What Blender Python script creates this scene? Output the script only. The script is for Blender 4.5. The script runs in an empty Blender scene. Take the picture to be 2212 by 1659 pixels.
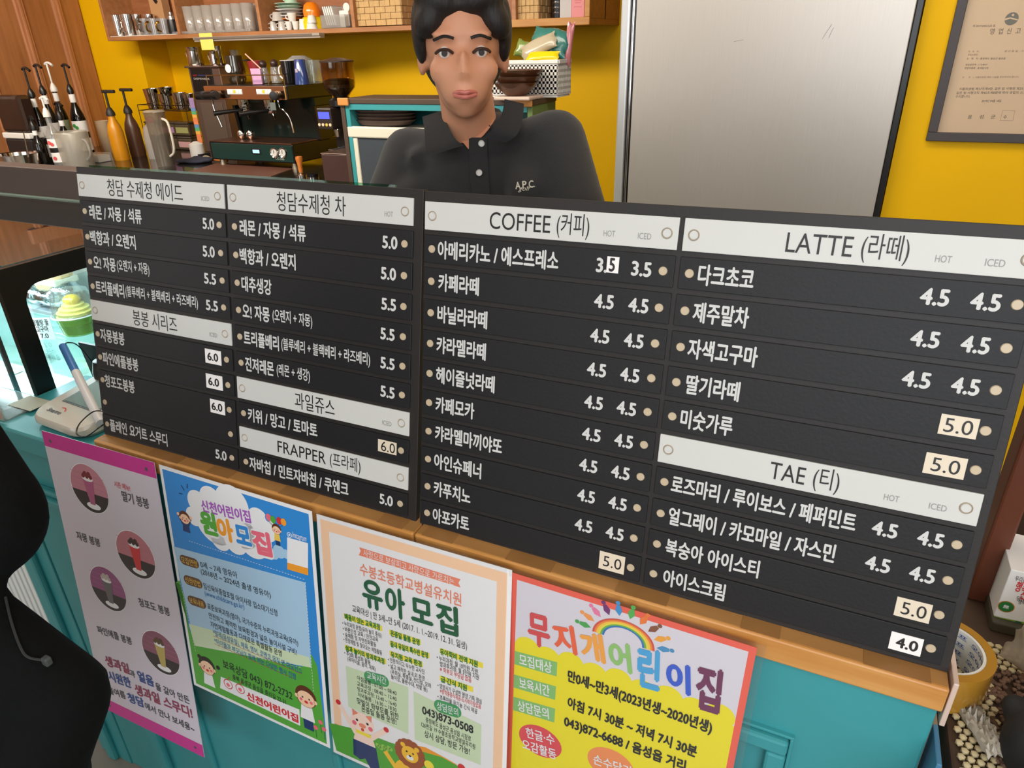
import bpy, bmesh, math, random
from mathutils import Vector, Matrix, Euler
random.seed(7)
SC = bpy.context.scene
COL = SC.collection
PI = math.pi

# ------------------------------------------------------------------ camera
FP = 1493.84
EYE = Vector((0, 0, 1.55))
_p, _r, _y = math.radians(26.103), math.radians(-1.4325), math.radians(25.4)
_f = Vector((0, math.cos(_p), -math.sin(_p))); _x = Vector((1, 0, 0)); _u = _x.cross(_f)
_X = _x * math.cos(_r) + _u * math.sin(_r); _U = _u * math.cos(_r) - _x * math.sin(_r)
_R = Matrix.Rotation(_y, 3, 'Z')
CX, CU, CF = _R @ _X, _R @ _U, _R @ _f
cam_d = bpy.data.cameras.new('camera'); cam = bpy.data.objects.new('camera', cam_d); COL.objects.link(cam)
cam_d.sensor_width = 36; cam_d.lens = 36 * FP / 2212; cam_d.clip_start = 0.02
cam.matrix_world = Matrix(((CX.x, CU.x, -CF.x, EYE.x), (CX.y, CU.y, -CF.y, EYE.y), (CX.z, CU.z, -CF.z, EYE.z), (0, 0, 0, 1)))
SC.camera = cam

# ------------------------------------------------------------------ world, lights, exposure
w = bpy.data.worlds.new('world'); SC.world = w; w.use_nodes = True
w.node_tree.nodes['Background'].inputs[0].default_value = (0.78, 0.87, 1.0, 1)
w.node_tree.nodes['Background'].inputs[1].default_value = 1.0
SC.view_settings.view_transform = 'Standard'; SC.view_settings.look = 'None'
SC.view_settings.gamma = 1; SC.view_settings.use_curve_mapping = False
SC.view_settings.exposure = 0.0
def area(name, loc, aim, sx, sy, power, col):
    l = bpy.data.lights.new(name, 'AREA'); l.shape = 'RECTANGLE'; l.size = sx; l.size_y = sy; l.energy = power; l.color = col
    o = bpy.data.objects.new(name, l); COL.objects.link(o); o.location = loc
    o.rotation_euler = (Vector(aim) - Vector(loc)).to_track_quat('-Z', 'Y').to_euler()
    return o
area('window_light', (0.9, -1.9, 1.75), (0.2, 2.0, 1.2), 2.6, 1.5, 48, (0.92, 0.96, 1.0))
area('side_window_light', (-3.2, -1.9, 1.75), (-2.6, 3.0, 1.3), 2.0, 1.5, 20, (1.0, 0.95, 0.88))
area('counter_ceiling_light', (-1.3, 1.5, 2.62), (-1.5, 2.6, 1.0), 3.4, 0.5, 42, (1.0, 0.90, 0.77))
area('bar_ceiling_light', (-3.3, 1.3, 2.62), (-3.5, 3.6, 1.2), 2.2, 0.6, 88, (1.0, 0.90, 0.78))
area('customer_ceiling_light', (0.3, -0.4, 2.62), (0.1, 0.3, 0), 2.2, 0.6, 14, (1.0, 0.97, 0.92))

# ------------------------------------------------------------------ helpers
def ray(px, py): return CF + CX * ((px - 1106) / FP) - CU * ((py - 829.5) / FP)
def gY(px, py, Y): d = ray(px, py); return EYE + d * (Y / d.y)
def gZ(px, py, z): d = ray(px, py); return EYE + d * ((z - EYE.z) / d.z)
def gX(px, py, X): d = ray(px, py); return EYE + d * (X / d.x)
def dep(p): return (Vector(p) - EYE).dot(CF)
def sz(n, p): return n * dep(p) / FP

MATS = {}
def lin(c):
    return tuple(((v / 255) / 12.92 if v / 255 <= 0.04045 else ((v / 255 + 0.055) / 1.055) ** 2.4) for v in c) + (1,)
def mat(name, col, rough=0.5, metal=0.0, emit=0, noise=None, bump=0, spec=None, coat=0, alpha=None, stretch=(1, 1, 1), nscale=20, col2=None, bscale=None, trans=0, sheen=0):
    if name in MATS: return MATS[name]
    m = bpy.data.materials.new(name); m.use_nodes = True; nt = m.node_tree; b = nt.nodes['Principled BSDF']
    c = lin(col); b.inputs['Base Color'].default_value = c; b.inputs['Roughness'].default_value = rough; b.inputs['Metallic'].default_value = metal
    if spec is not None: b.inputs['Specular IOR Level'].default_value = spec
    if coat: b.inputs['Coat Weight'].default_value = coat; b.inputs['Coat Roughness'].default_value = 0.08
    if trans: b.inputs['Transmission Weight'].default_value = trans
    if emit: b.inputs['Emission Color'].default_value = c; b.inputs['Emission Strength'].default_value = emit
    if sheen: b.inputs['Sheen Weight'].default_value = sheen
    if noise or bump:
        tc = nt.nodes.new('ShaderNodeTexCoord'); mp = nt.nodes.new('ShaderNodeMapping'); mp.inputs['Scale'].default_value = stretch
        nt.links.new(tc.outputs['Object'], mp.inputs[0])
    if noise:
        n = nt.nodes.new('ShaderNodeTexNoise'); n.inputs['Scale'].default_value = nscale; n.inputs['Detail'].default_value = 5
        nt.links.new(mp.outputs[0], n.inputs['Vector'])
        r = nt.nodes.new('ShaderNodeValToRGB'); r.color_ramp.elements[0].position = 0.3; r.color_ramp.elements[1].position = 0.72
        c2 = lin(col2) if col2 else tuple(v * (1 - noise) for v in c[:3]) + (1,)
        r.color_ramp.elements[0].color = c2; r.color_ramp.elements[1].color = c
        nt.links.new(n.outputs['Fac'], r.inputs[0]); nt.links.new(r.outputs[0], b.inputs['Base Color'])
    if bump:
        n2 = nt.nodes.new('ShaderNodeTexNoise'); n2.inputs['Scale'].default_value = bscale or nscale * 4; n2.inputs['Detail'].default_value = 3
        nt.links.new(mp.outputs[0], n2.inputs['Vector'])
        bp = nt.nodes.new('ShaderNodeBump'); bp.inputs['Strength'].default_value = bump; bp.inputs['Distance'].default_value = 0.004
        nt.links.new(n2.outputs['Fac'], bp.inputs['Height']); nt.links.new(bp.outputs[0], b.inputs['Normal'])
    MATS[name] = m; return m
def glass(name, tint=(255, 255, 255), fac=0.12, rough=0.02, milky=0, milkcol=(230, 230, 230)):
    if name in MATS: return MATS[name]
    m = bpy.data.materials.new(name); m.use_nodes = True; nt = m.node_tree
    for n in list(nt.nodes): nt.nodes.remove(n)
    out = nt.nodes.new('ShaderNodeOutputMaterial'); tr = nt.nodes.new('ShaderNodeBsdfTransparent'); gl = nt.nodes.new('ShaderNodeBsdfGlossy'); mx = nt.nodes.new('ShaderNodeMixShader')
    lw = nt.nodes.new('ShaderNodeLayerWeight'); lw.inputs[0].default_value = 0.5; fr = nt.nodes.new('ShaderNodeMath'); fr.operation = 'POWER'; fr.inputs[1].default_value = 5.0; nt.links.new(lw.outputs['Facing'], fr.inputs[0])
    ad = nt.nodes.new('ShaderNodeMath'); ad.operation = 'MULTIPLY_ADD'; ad.inputs[1].default_value = 0.85; ad.inputs[2].default_value = 0.03 + fac * .7; ad.use_clamp = True
    tr.inputs[0].default_value = lin(tint); gl.inputs['Roughness'].default_value = rough
    nt.links.new(fr.outputs[0], ad.inputs[0]); nt.links.new(ad.outputs[0], mx.inputs[0]); nt.links.new(tr.outputs[0], mx.inputs[1]); nt.links.new(gl.outputs[0], mx.inputs[2])
    last = mx
    if milky:
        df = nt.nodes.new('ShaderNodeBsdfDiffuse'); df.inputs[0].default_value = lin(milkcol); m2 = nt.nodes.new('ShaderNodeMixShader'); m2.inputs[0].default_value = milky
        nt.links.new(mx.outputs[0], m2.inputs[1]); nt.links.new(df.outputs[0], m2.inputs[2]); last = m2
    nt.links.new(last.outputs[0], out.inputs[0]); MATS[name] = m; return m

def link(name, me, m=None, parent=None, loc=None, rot=None):
    o = bpy.data.objects.new(name, me); COL.objects.link(o)
    if m is not None and me is not None:
        for k in (m if isinstance(m, (list, tuple)) else [m]): me.materials.append(k)
    if parent is not None: o.parent = parent
    if loc is not None: o.location = loc
    if rot is not None: o.rotation_euler = rot
    return o
def obj(name, bm, m, parent=None, loc=None, rot=None, smooth=False):
    if isinstance(bm, bpy.types.Mesh): return link(name, bm, m, parent, loc, rot)
    me = bpy.data.meshes.new(name); bm.to_mesh(me); bm.free()
    if smooth:
        for p in me.polygons: p.use_smooth = True
    if len(me.polygons) and me.polygons[0].use_smooth or smooth: me.set_sharp_from_angle(angle=math.radians(38))
    return link(name, me, m, parent, loc, rot)
def tag(o, label=None, cat=None, group=None, kind=None):
    if label: o['label'] = label
    if cat: o['category'] = cat
    if group: o['group'] = group
    if kind: o['kind'] = kind
    return o
def thing(name, label, cat, loc=(0, 0, 0), rz=0, group=None):
    o = bpy.data.objects.new(name, None); COL.objects.link(o); o.location = loc; o.rotation_euler = (0, 0, rz); o.empty_display_size = 0.02
    return tag(o, label, cat, group)
def dup(root, loc, rz=None, label=None, sc=None):
    r = root.copy(); COL.objects.link(r); r.location = loc
    if rz is not None: r.rotation_euler = (0, 0, rz)
    if label: r['label'] = label
    if sc: r.scale = (sc, sc, sc) if not isinstance(sc, tuple) else sc
    for ch in list(root.children):
        c = ch.copy(); COL.objects.link(c); c.parent = r
        for g in list(ch.children):
            d = g.copy(); COL.objects.link(d); d.parent = c
    return r
def box(bm, a, b, bev=0, mi=0):
    x0, y0, z0 = a; x1, y1, z1 = b
    vs = [bm.verts.new(v) for v in ((x0, y0, z0), (x1, y0, z0), (x1, y1, z0), (x0, y1, z0), (x0, y0, z1), (x1, y0, z1), (x1, y1, z1), (x0, y1, z1))]
    fs = [bm.faces.new([vs[i] for i in f]) for f in ((3, 2, 1, 0), (4, 5, 6, 7), (0, 1, 5, 4), (1, 2, 6, 5), (2, 3, 7, 6), (3, 0, 4, 7))]
    for f in fs: f.material_index = mi
    if bev:
        es = list({e for f in fs for e in f.edges})
        r = bmesh.ops.bevel(bm, geom=es, offset=bev, segments=2, profile=0.5, affect='EDGES')
        for f in r['faces']: f.material_index = mi
    return bm
def bx(a, b, bev=0): return box(bmesh.new(), a, b, bev)
def lathe(prof, seg=24, bm=None, mi=0, M=None, ell=(1, 1)):
    bm = bm or bmesh.new(); rings = []
    for r, z in prof:
        if r < 1e-6: rings.append([bm.verts.new((0, 0, z))])
        else: rings.append([bm.verts.new((r * ell[0] * math.cos(2 * PI * i / seg), r * ell[1] * math.sin(2 * PI * i / seg), z)) for i in range(seg)])
    new = [v for q in rings for v in q]
    for a, b in zip(rings, rings[1:]):
        for i in range(seg):
            j = (i + 1) % seg
            if len(a) == 1 and len(b) == 1: continue
            if len(a) == 1: f = bm.faces.new((a[0], b[j], b[i])) if False else bm.faces.new((a[0], b[i], b[j]))
            elif len(b) == 1: f = bm.faces.new((a[j], a[i], b[0]))
            else: f = bm.faces.new((a[i], a[j], b[j], b[i]))
            f.material_index = mi; f.smooth = True
    if M is not None: bmesh.ops.transform(bm, matrix=M, verts=new)
    return bm
def tube(bm, pts, r, seg=8, mi=0, cap=True, r1=None):
    pts = [Vector(p) for p in pts]; rings = []; n = len(pts); prev = None
    for i, p in enumerate(pts):
        d = (pts[min(i + 1, n - 1)] - pts[max(i - 1, 0)]).normalized()
        if prev is None:
            a = d.orthogonal().normalized()
        else:
            a = (prev - d * prev.dot(d)).normalized()
        prev = a; b = d.cross(a); rr = r if r1 is None else r + (r1 - r) * i / max(1, n - 1)
        rings.append([bm.verts.new(p + (a * math.cos(2 * PI * k / seg) + b * math.sin(2 * PI * k / seg)) * rr) for k in range(seg)])
    for A, B in zip(rings, rings[1:]):
        for k in range(seg):
            f = bm.faces.new((A[k], A[(k + 1) % seg], B[(k + 1) % seg], B[k])); f.material_index = mi; f.smooth = True
    if cap:
        bm.faces.new(rings[0][::-1]).material_index = mi; bm.faces.new(rings[-1]).material_index = mi
    return bm
def curve_pts(P, n=6):
    P = [Vector(p) for p in P]; out = []
    for i in range(len(P) - 1):
        p0 = P[max(i - 1, 0)]; p1 = P[i]; p2 = P[i + 1]; p3 = P[min(i + 2, len(P) - 1)]
        for k in range(n):
            t = k / n
            out.append(0.5 * ((2 * p1) + (p2 - p0) * t + (2 * p0 - 5 * p1 + 4 * p2 - p3) * t * t + (-p0 + 3 * p1 - 3 * p2 + p3) * t ** 3))
    out.append(P[-1]); return out
def prism(bm, pts, z0, z1, mi=0):
    a = [bm.verts.new((x, y, z0)) for x, y in pts]; b = [bm.verts.new((x, y, z1)) for x, y in pts]
    n = len(pts)
    for i in range(n):
        bm.faces.new((a[i], a[(i + 1) % n], b[(i + 1) % n], b[i])).material_index = mi
    bm.faces.new(a[::-1]).material_index = mi; bm.faces.new(b).material_index = mi
    return bm
def blob(parts, voxel=0.012, smooth=4):
    """one continuous skin over ellipsoids ('e', centre, radii[, rotation]) and tapered limbs ('c', p0, p1, r0, r1)"""
    bm = bmesh.new()
    for q in parts:
        if q[0] == 'e':
            M = Matrix.Translation(q[1]) @ (Euler(q[3]).to_matrix().to_4x4() if len(q) > 3 else Matrix()) @ Matrix.Diagonal((*q[2], 1))
            bmesh.ops.create_icosphere(bm, subdivisions=3, radius=1, matrix=M)
        else:
            p0, p1 = Vector(q[1]), Vector(q[2]); L = (p1 - p0).length; n = max(3, int(L / (min(q[3], q[4]) * 0.35)))
            for i in range(n + 1):
                t = i / n
                bmesh.ops.create_icosphere(bm, subdivisions=2, radius=q[3] + (q[4] - q[3]) * t, matrix=Matrix.Translation(p0.lerp(p1, t)))
    me = bpy.data.meshes.new('tmp'); bm.to_mesh(me); bm.free()
    o = bpy.data.objects.new('tmp', me); COL.objects.link(o)
    m = o.modifiers.new('r', 'REMESH'); m.mode = 'VOXEL'; m.voxel_size = voxel
    if smooth:
        s = o.modifiers.new('s', 'SMOOTH'); s.factor = 0.6; s.iterations = smooth
    dg = bpy.context.evaluated_depsgraph_get(); res = bpy.data.meshes.new_from_object(o.evaluated_get(dg))
    bpy.data.objects.remove(o); bpy.data.meshes.remove(me)
    for p in res.polygons: p.use_smooth = True
    return res

def pillow(w, h, t, seed=0, n=18, cr=.12):
    """a sealed film packet in the x-z plane: bulging, crinkled, with flat seams at both ends"""
    rnd = random.Random(seed); ph = [(rnd.uniform(8, 26), rnd.uniform(8, 26), rnd.uniform(0, 6)) for _ in range(6)]; bm = bmesh.new(); G = []
    for s in (-1, 1):
        g = []
        for i in range(n + 1):
            for j in range(n + 1):
                u, v = 2 * i / n - 1, 2 * j / n - 1; b = max(0, (1 - abs(u) ** 3) * (1 - abs(v) ** 4)) ** .7
                k = sum(math.sin(a * u + b_ * v + c) for a, b_, c in ph) / 6
                g.append(bm.verts.new((w / 2 * u * (1 + .04 * math.sin(5 * v + seed)), s * (t / 2 * b * (1 + cr * 2 * k) + .0006) + t * cr * k, h / 2 * v * (1 + .06 * math.sin(4 * u + seed)))))
        G.append(g)
    w_ = n + 1
    for i in range(n):
        for j in range(n):
            q = (i * w_ + j, (i + 1) * w_ + j, (i + 1) * w_ + j + 1, i * w_ + j + 1)
            bm.faces.new([G[0][x] for x in q]); bm.faces.new([G[1][x] for x in q[::-1]])
    e = [j for j in range(w_)] + [i * w_ + n for i in range(1, w_)] + [n * w_ + j for j in range(n - 1, -1, -1)] + [i * w_ for i in range(n - 1, 0, -1)]
    for a, b in zip(e, e[1:] + e[:1]): bm.faces.new((G[0][a], G[0][b], G[1][b], G[1][a]))
    bmesh.ops.recalc_face_normals(bm, faces=bm.faces); return bm

# ---- flat print: lettering and shapes on a plane (x right, y up, z out of the sheet)
def text_verts(body, bold=0.0, shear=0.0, space=1.0):
    c = bpy.data.curves.new('t', 'FONT'); c.body = body; c.resolution_u = 4; c.shear = shear; c.space_character = space; c.fill_mode = 'FRONT'
    o = bpy.data.objects.new('t', c); me = bpy.data.meshes.new_from_object(o)
    bpy.data.objects.remove(o); bpy.data.curves.remove(c)
    vs = [v.co.copy() for v in me.vertices]; fs = [tuple(p.vertices) for p in me.polygons]
    bpy.data.meshes.remove(me)
    if bold and vs:      # heavier strokes: the same strokes laid side by side
        dirs = [(math.cos(k * PI / 4) * bold, math.sin(k * PI / 4) * bold) for k in range(8)] if bold > .05 else [(-bold, 0), (bold, 0), (0, -bold * .8), (0, bold * .8)]
        V, F = [], []
        for q_, (dx, dy) in enumerate([(0, 0)] + dirs):
            n = len(V); V += [Vector((v.x + dx, v.y + dy, q_ * 2.5e-5)) for v in vs]; F += [tuple(i + n for i in f) for f in fs]
        vs, fs = V, F
    return vs, fs
class Print:
    def __init__(s): s.bm = bmesh.new(); s.mats = []
    def mi(s, m):
        if m not in s.mats: s.mats.append(m)
        return s.mats.index(m)
    def poly(s, pts, m, z=0.0004):
        f = s.bm.faces.new([s.bm.verts.new((x, y, z)) for x, y in pts]); f.material_index = s.mi(m)
        if f.calc_area() and f.normal.z < 0: f.normal_flip()
        f.normal_update()
        if f.normal.z < 0: f.normal_flip()
    def disc(s, x, y, rx, m, ry=None, z=0.0004, a0=0, a1=360, n=28):
        ry = ry or rx; s.poly([(x + rx * math.cos(math.radians(a0 + (a1 - a0) * i / n)), y + ry * math.sin(math.radians(a0 + (a1 - a0) * i / n))) for i in range(n if a1 - a0 == 360 else n + 1)], m, z)
    def arc(s, x, y, r0, r1, m, a0, a1, z, n=24, fl=1):
        for i in range(n):
            t0 = math.radians(a0 + (a1 - a0) * i / n); t1 = math.radians(a0 + (a1 - a0) * (i + 1) / n)
            s.poly([(x + r0 * math.cos(t0), y + r0 * fl * math.sin(t0)), (x + r1 * math.cos(t0), y + r1 * fl * math.sin(t0)), (x + r1 * math.cos(t1), y + r1 * fl * math.sin(t1)), (x + r0 * math.cos(t1), y + r0 * fl * math.sin(t1))], m, z)
    def line(s, a, b, wd, m, z=0.0005):
        a, b = Vector(a), Vector(b); d = (b - a).normalized(); n = Vector((-d.y, d.x)) * wd / 2
        s.poly([tuple(a + n), tuple(a - n), tuple(b - n), tuple(b + n)], m, z)
    def text(s, body, a, b, size, m, z=0.0008, bold=0.0, shear=0.0, space=1.0, flat=False):
        """lettering whose middle runs from a to b; size = em height"""
        vs, fs = text_verts(body, bold, shear, space)
        if not vs: return
        x0 = min(v.x for v in vs); x1 = max(v.x for v in vs); y0 = min(v.y for v in vs); y1 = max(v.y for v in vs)
        a, b = Vector(a), Vector(b)
        if flat: m_ = (a.y + b.y) / 2; a.y = b.y = m_
        d = b - a; L = d.length; d.normalize(); n = Vector((-d.y, d.x)); k = L / (x1 - x0); mid = (y0 + y1) / 2
        nv = []
        for v in vs:
            q = a + d * ((v.x - x0) * k) + n * ((v.y - mid) * size); nv.append(s.bm.verts.new((q.x, q.y, z + v.z)))
        i = s.mi(m)
        for f in fs:
            try: s.bm.faces.new([nv[j] for j in f]).material_index = i
            except ValueError: pass
    def done(s, name, parent, zs=.35):
        for v in s.bm.verts: v.co.z *= zs
        return obj(name, s.bm, s.mats, parent)
class Plane:
    def __init__(s, o, x, u):
        s.o = Vector(o); s.x = Vector(x); s.u = Vector(u); s.n = s.x.cross(s.u)
        s.M = Matrix(((s.x.x, s.u.x, s.n.x, s.o.x), (s.x.y, s.u.y, s.n.y, s.o.y), (s.x.z, s.u.z, s.n.z, s.o.z), (0, 0, 0, 1)))
    def at(s, px, py):
        d = ray(px, py); t = (s.o - EYE).dot(s.n) / d.dot(s.n); p = EYE + d * t - s.o; return (p.dot(s.x), p.dot(s.u))

# ------------------------------------------------------------------ materials
yellow = mat('yellow_wall_paint', (242, 189, 0), 0.6, spec=0.2, noise=0.06, nscale=3, bump=0.05, bscale=60)
wood_wall = mat('varnished_brown_wood', (176, 118, 72), 0.36, noise=1, col2=(150, 96, 56), nscale=5, stretch=(6, 6, 0.5), bump=0.03, coat=0.3)
wood_mould = mat('brown_wood_moulding', (196, 136, 96), 0.3, noise=1, col2=(172, 114, 76), nscale=8, stretch=(6, 6, 0.5), coat=0.3)
shelf_wood = mat('shelf_wood', (180, 124, 78), 0.45, noise=1, col2=(156, 102, 62), nscale=6, stretch=(1, 6, 6))
shelf_trim = mat('pale_shelf_trim_wood', (205, 148, 78), 0.45, noise=1, col2=(184, 126, 62), nscale=6, stretch=(1, 6, 6))
teal = mat('teal_paint', (62, 156, 162), 0.35, noise=0.08, nscale=6, bump=0.04, bscale=50)
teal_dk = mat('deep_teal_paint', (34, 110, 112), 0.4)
trim_wood = mat('honey_wood_trim', (216, 160, 92), 0.42, noise=1, col2=(196, 132, 62), nscale=5, stretch=(1.2, 14, 14), coat=0.2)
trim_patch = mat('worn_dark_wood', (164, 116, 64), 0.5, noise=0.2, nscale=20)
black = mat('menu_black', (33, 33, 35), 0.5, spec=0.3, bump=0.06, bscale=260)
black_b = mat('menu_backing_black', (42, 39, 38), 0.5, spec=0.35, bump=0.05, bscale=260)
white = mat('menu_white', (208, 208, 204), 0.42, spec=0.3)
pinm = mat('screw_cap_cream', (196, 178, 150), 0.4)
ringm = mat('screw_cap_rim', (176, 160, 140), 0.4)
ink_w = mat('white_print', (208, 208, 206), 0.5, spec=0.3)
ink_k = mat('dark_print', (30, 28, 28), 0.5)
ink_g = mat('grey_print', (150, 148, 146), 0.5)
stk = mat('cream_sticker', (226, 212, 190), 0.5); stk_w = mat('white_sticker', (244, 240, 238), 0.5)
steel = mat('brushed_steel', (198, 191, 183), 0.40, 0.68, noise=0.06, nscale=30, stretch=(14, 14, 0.3))
chrome = mat('chrome', (225, 222, 218), 0.08, 1.0)
gold = mat('gold_metal', (214, 160, 60), 0.2, 1.0)
plastic_k = mat('black_plastic', (22, 21, 21), 0.3)
plastic_kb = mat('brown_black_plastic', (48, 38, 34), 0.35)
plastic_w = mat('white_plastic', (226, 224, 218), 0.35)
porc_w = mat('white_porcelain', (232, 230, 224), 0.15, coat=0.5)
porc_g = mat('grey_porcelain', (190, 184, 176), 0.2, coat=0.4)
mint = mat('mint_porcelain', (176, 208, 184), 0.2, coat=0.4)
orange = mat('orange_glaze', (240, 130, 20), 0.15, coat=0.5)
yel_gl = mat('yellow_glaze', (236, 200, 10), 0.15, coat=0.5)
clear = glass('clear_glass', (244, 248, 246), 0.14, milky=0.07)
clear_p = glass('clear_plastic', (238, 238, 234), 0.10, 0.15, milky=0.18)
frost = glass('frosted_plastic', (226, 222, 214), 0.08, 0.3, milky=0.38, milkcol=(206, 200, 186))
smoke = glass('smoked_plastic', (120, 92, 78), 0.14, 0.1, milky=0.4, milkcol=(70, 52, 44))
amber = glass('bottle_dark_glass', (60, 62, 48), 0.12, 0.05, milky=0.35, milkcol=(24, 22, 18))
paper = mat('white_paper', (236, 234, 232), 0.6)

# ------------------------------------------------------------------ room shell
def struct(name, bm, m, parent=None, smooth=False):
    o = obj(name, bm, m, parent, smooth=smooth)
    if parent is None: o['kind'] = 'structure'
    return o
YW, YC, XW = 3.98, 3.745, -5.06
floor_m = mat('floor_tile_grey', (150, 142, 132), 0.35, noise=0.12, nscale=4)
plaster = mat('cream_plaster', (222, 214, 200), 0.8)
struct('floor', bx((-5.3, -2.2, -0.1), (2.8, 4.2, 0)), floor_m)
struct('ceiling', bx((-5.3, -2.2, 2.7), (2.8, 4.2, 2.8)), plaster)
struct('wall_back', bx((-5.3, YW, 0), (2.8, 4.2, 2.7)), yellow)
xc = gY(296, 84, YC).x
struct('wall_column', bx((XW, YC, 0), (xc, YW, 2.7)), yellow)
# right-hand stretch of yellow wall beside the fridge
XF0, XF1, YF = gY(1347, 0, 2.6).x, gY(1988, 0, 2.6).x, 2.6
struct('wall_right_section', bx((XF1 + 0.016, 2.63, 0), (2.6, 2.9, 2.7)), yellow)
struct('wall_right', bx((2.6, -2.2, 0), (2.8, 4.2, 2.7)), plaster)
wl = struct('wall_left', bx((-5.3, -2.2, 0), (XW, 4.2, 2.7)), wood_wall)
# each board of the panelling is a piece, with mouldings between
ys = [3.745, 3.56, 3.30, 2.98, 2.60, 2.2, 1.8, 1.4]
for a, b in zip(ys, ys[1:]):
    obj('plank', bx((XW, b + 0.012, 0.1), (XW + 0.012, a - 0.012, 2.7), 0.003), wood_wall, wl)
for y in ys[1:-1]:
    mb = bmesh.new(); box(mb, (XW, y - 0.03, 0.1), (XW + 0.028, y + 0.03, 2.7), 0.006); box(mb, (XW + 0.026, y - 0.008, 0.1), (XW + 0.036, y + 0.008, 2.7), 0.003)
    obj('moulding', mb, wood_mould, wl)
obj('top_rail', bx((XW, 2.9, 1.93), (XW + 0.04, 3.745, 2.03), 0.006), wood_mould, wl)
fr = bmesh.new()
for a, b in (((-5.3, -2.2, 0), (2.8, -2.0, 0.9)), ((-5.3, -2.2, 2.5), (2.8, -2.0, 2.7)), ((-5.3, -2.2, 0.9), (-4.3, -2.0, 2.5)), ((-2.1, -2.2, 0.9), (-0.5, -2.0, 2.5)), ((2.3, -2.2, 0.9), (2.8, -2.0, 2.5))): box(fr, a, b)
struct('wall_front', fr, plaster)
for n, (a, b) in enumerate(((-4.3, -2.1), (-0.5, 2.3))):
    f = bmesh.new()
    for q, r in (((a, -2.1, 0.9), (a + 0.05, -2.02, 2.5)), ((b - 0.05, -2.1, 0.9), (b, -2.02, 2.5)), ((a, -2.1, 2.45), (b, -2.02, 2.5)), ((a, -2.1, 0.9), (b, -2.02, 0.95)), (((a + b) / 2 - 0.03, -2.1, 0.9), ((a + b) / 2 + 0.03, -2.02, 2.5))): box(f, q, r)
    struct('window_%d' % (n + 1), f, plastic_w)

# ------------------------------------------------------------------ ordering counter
ct = thing('counter', 'teal painted ordering counter with a honey wood edge, posters hung on its front', 'counter', (-0.6, 0.62, 0))
def L(o, bm): bmesh.ops.translate(bm, vec=-Vector(o.location), verts=bm.verts); return bm
obj('front_panel', L(ct, bx((-1.335, 0.603, 0), (0.174, 0.625, 0.957), 0.003)), teal, ct)
pb = bmesh.new()   # raised mouldings that frame the recessed panels
def frame_rect(bm, x0, x1, z0, z1, wdt, y0, y1, bev=0.004):
    for a, b in (((x0, y0, z0), (x1, y1, z0 + wdt)), ((x0, y0, z1 - wdt), (x1, y1, z1)), ((x0, y0, z0 + wdt), (x0 + wdt, y1, z1 - wdt)), ((x1 - wdt, y0, z0 + wdt), (x1, y1, z1 - wdt))): box(bm, a, b, bev)
for x0, x1 in ((-1.02, -0.64), (-0.56, -0.14)):
    m_ = bmesh.new(); frame_rect(m_, x0, x1, 0.15, 0.72, 0.018, 0.594, 0.605); obj('panel_moulding', L(ct, m_), teal, ct)
m_ = bmesh.new(); frame_rect(m_, -0.07, 0.05, 0.2, 0.842, 0.022, 0.590, 0.605); frame_rect(m_, -0.075, 0.055, 0.195, 0.847, 0.004, 0.597, 0.606, 0.001); obj('panel_moulding', L(ct, m_), teal, ct)
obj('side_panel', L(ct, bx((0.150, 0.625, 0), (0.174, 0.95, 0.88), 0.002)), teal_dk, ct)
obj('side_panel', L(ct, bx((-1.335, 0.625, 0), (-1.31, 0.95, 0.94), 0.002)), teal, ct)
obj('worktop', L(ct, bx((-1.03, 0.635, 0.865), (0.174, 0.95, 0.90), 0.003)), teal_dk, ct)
def trim_piece(x0, x1, patches):
    t_ = obj('wooden_edge', L(ct, bx((x0, 0.597, 0.950), (x1, 0.640, 0.9815), 0.0025)), trim_wood, ct)
    obj('dark_top', L(ct, bx((x0 + .001, 0.601, 0.9811), (x1 - .001, 0.639, 0.9817), 0.0)), mat('dark_top_wood', (186, 134, 76), .5, noise=.22, nscale=9, stretch=(1, 3, 1)), t_)  # darker sheet over the whole top of the trim piece
    for p0, p1 in patches:
        obj('dark_block', L(ct, bx((p0, 0.599, 0.9812), (p1, 0.6385, 0.9822), 0.0)), trim_patch, t_)
trim_piece(-1.05, -0.432, [(-0.93, -0.86), (-0.80, -0.755), (-0.66, -0.60), (-0.49, -0.45)])
trim_piece(-0.430, 0.176, [(-0.42, -0.375), (-0.30, -0.24), (-0.16, -0.10), (-0.02, 0.02), (0.10, 0.16)])
# lower till ledge on the left, where the card terminal stands
obj('ledge', L(ct, bx((-1.357, 0.588, 0.915), (-1.052, 0.80, 0.9575), 0.004)), teal, ct); obj('ledge', L(ct, bx((-1.52, 0.588, 0.915), (-1.357, 0.697, 0.9575), 0.004)), teal, ct)
lm = bmesh.new(); box(lm, (-1.44, 0.583, 0.805), (-1.06, 0.604, 0.822), 0.004); box(lm, (-1.44, 0.590, 0.822), (-1.06, 0.604, 0.835), 0.004)
obj('ledge_moulding', L(ct, lm), teal, ct)
obj('ledge_apron', L(ct, bx((-1.44, 0.600, 0.0), (-1.335, 0.69, 0.916), 0.002)), teal, ct)
st = bmesh.new(); box(st, (-1.405, 0.588, 0.0), (-1.375, 0.603, 0.80), 0.006); box(st, (-1.20, 0.588, 0.0), (-1.165, 0.604, 0.80), 0.006)
obj('upright_moulding', L(ct, st), teal, ct)

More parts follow.
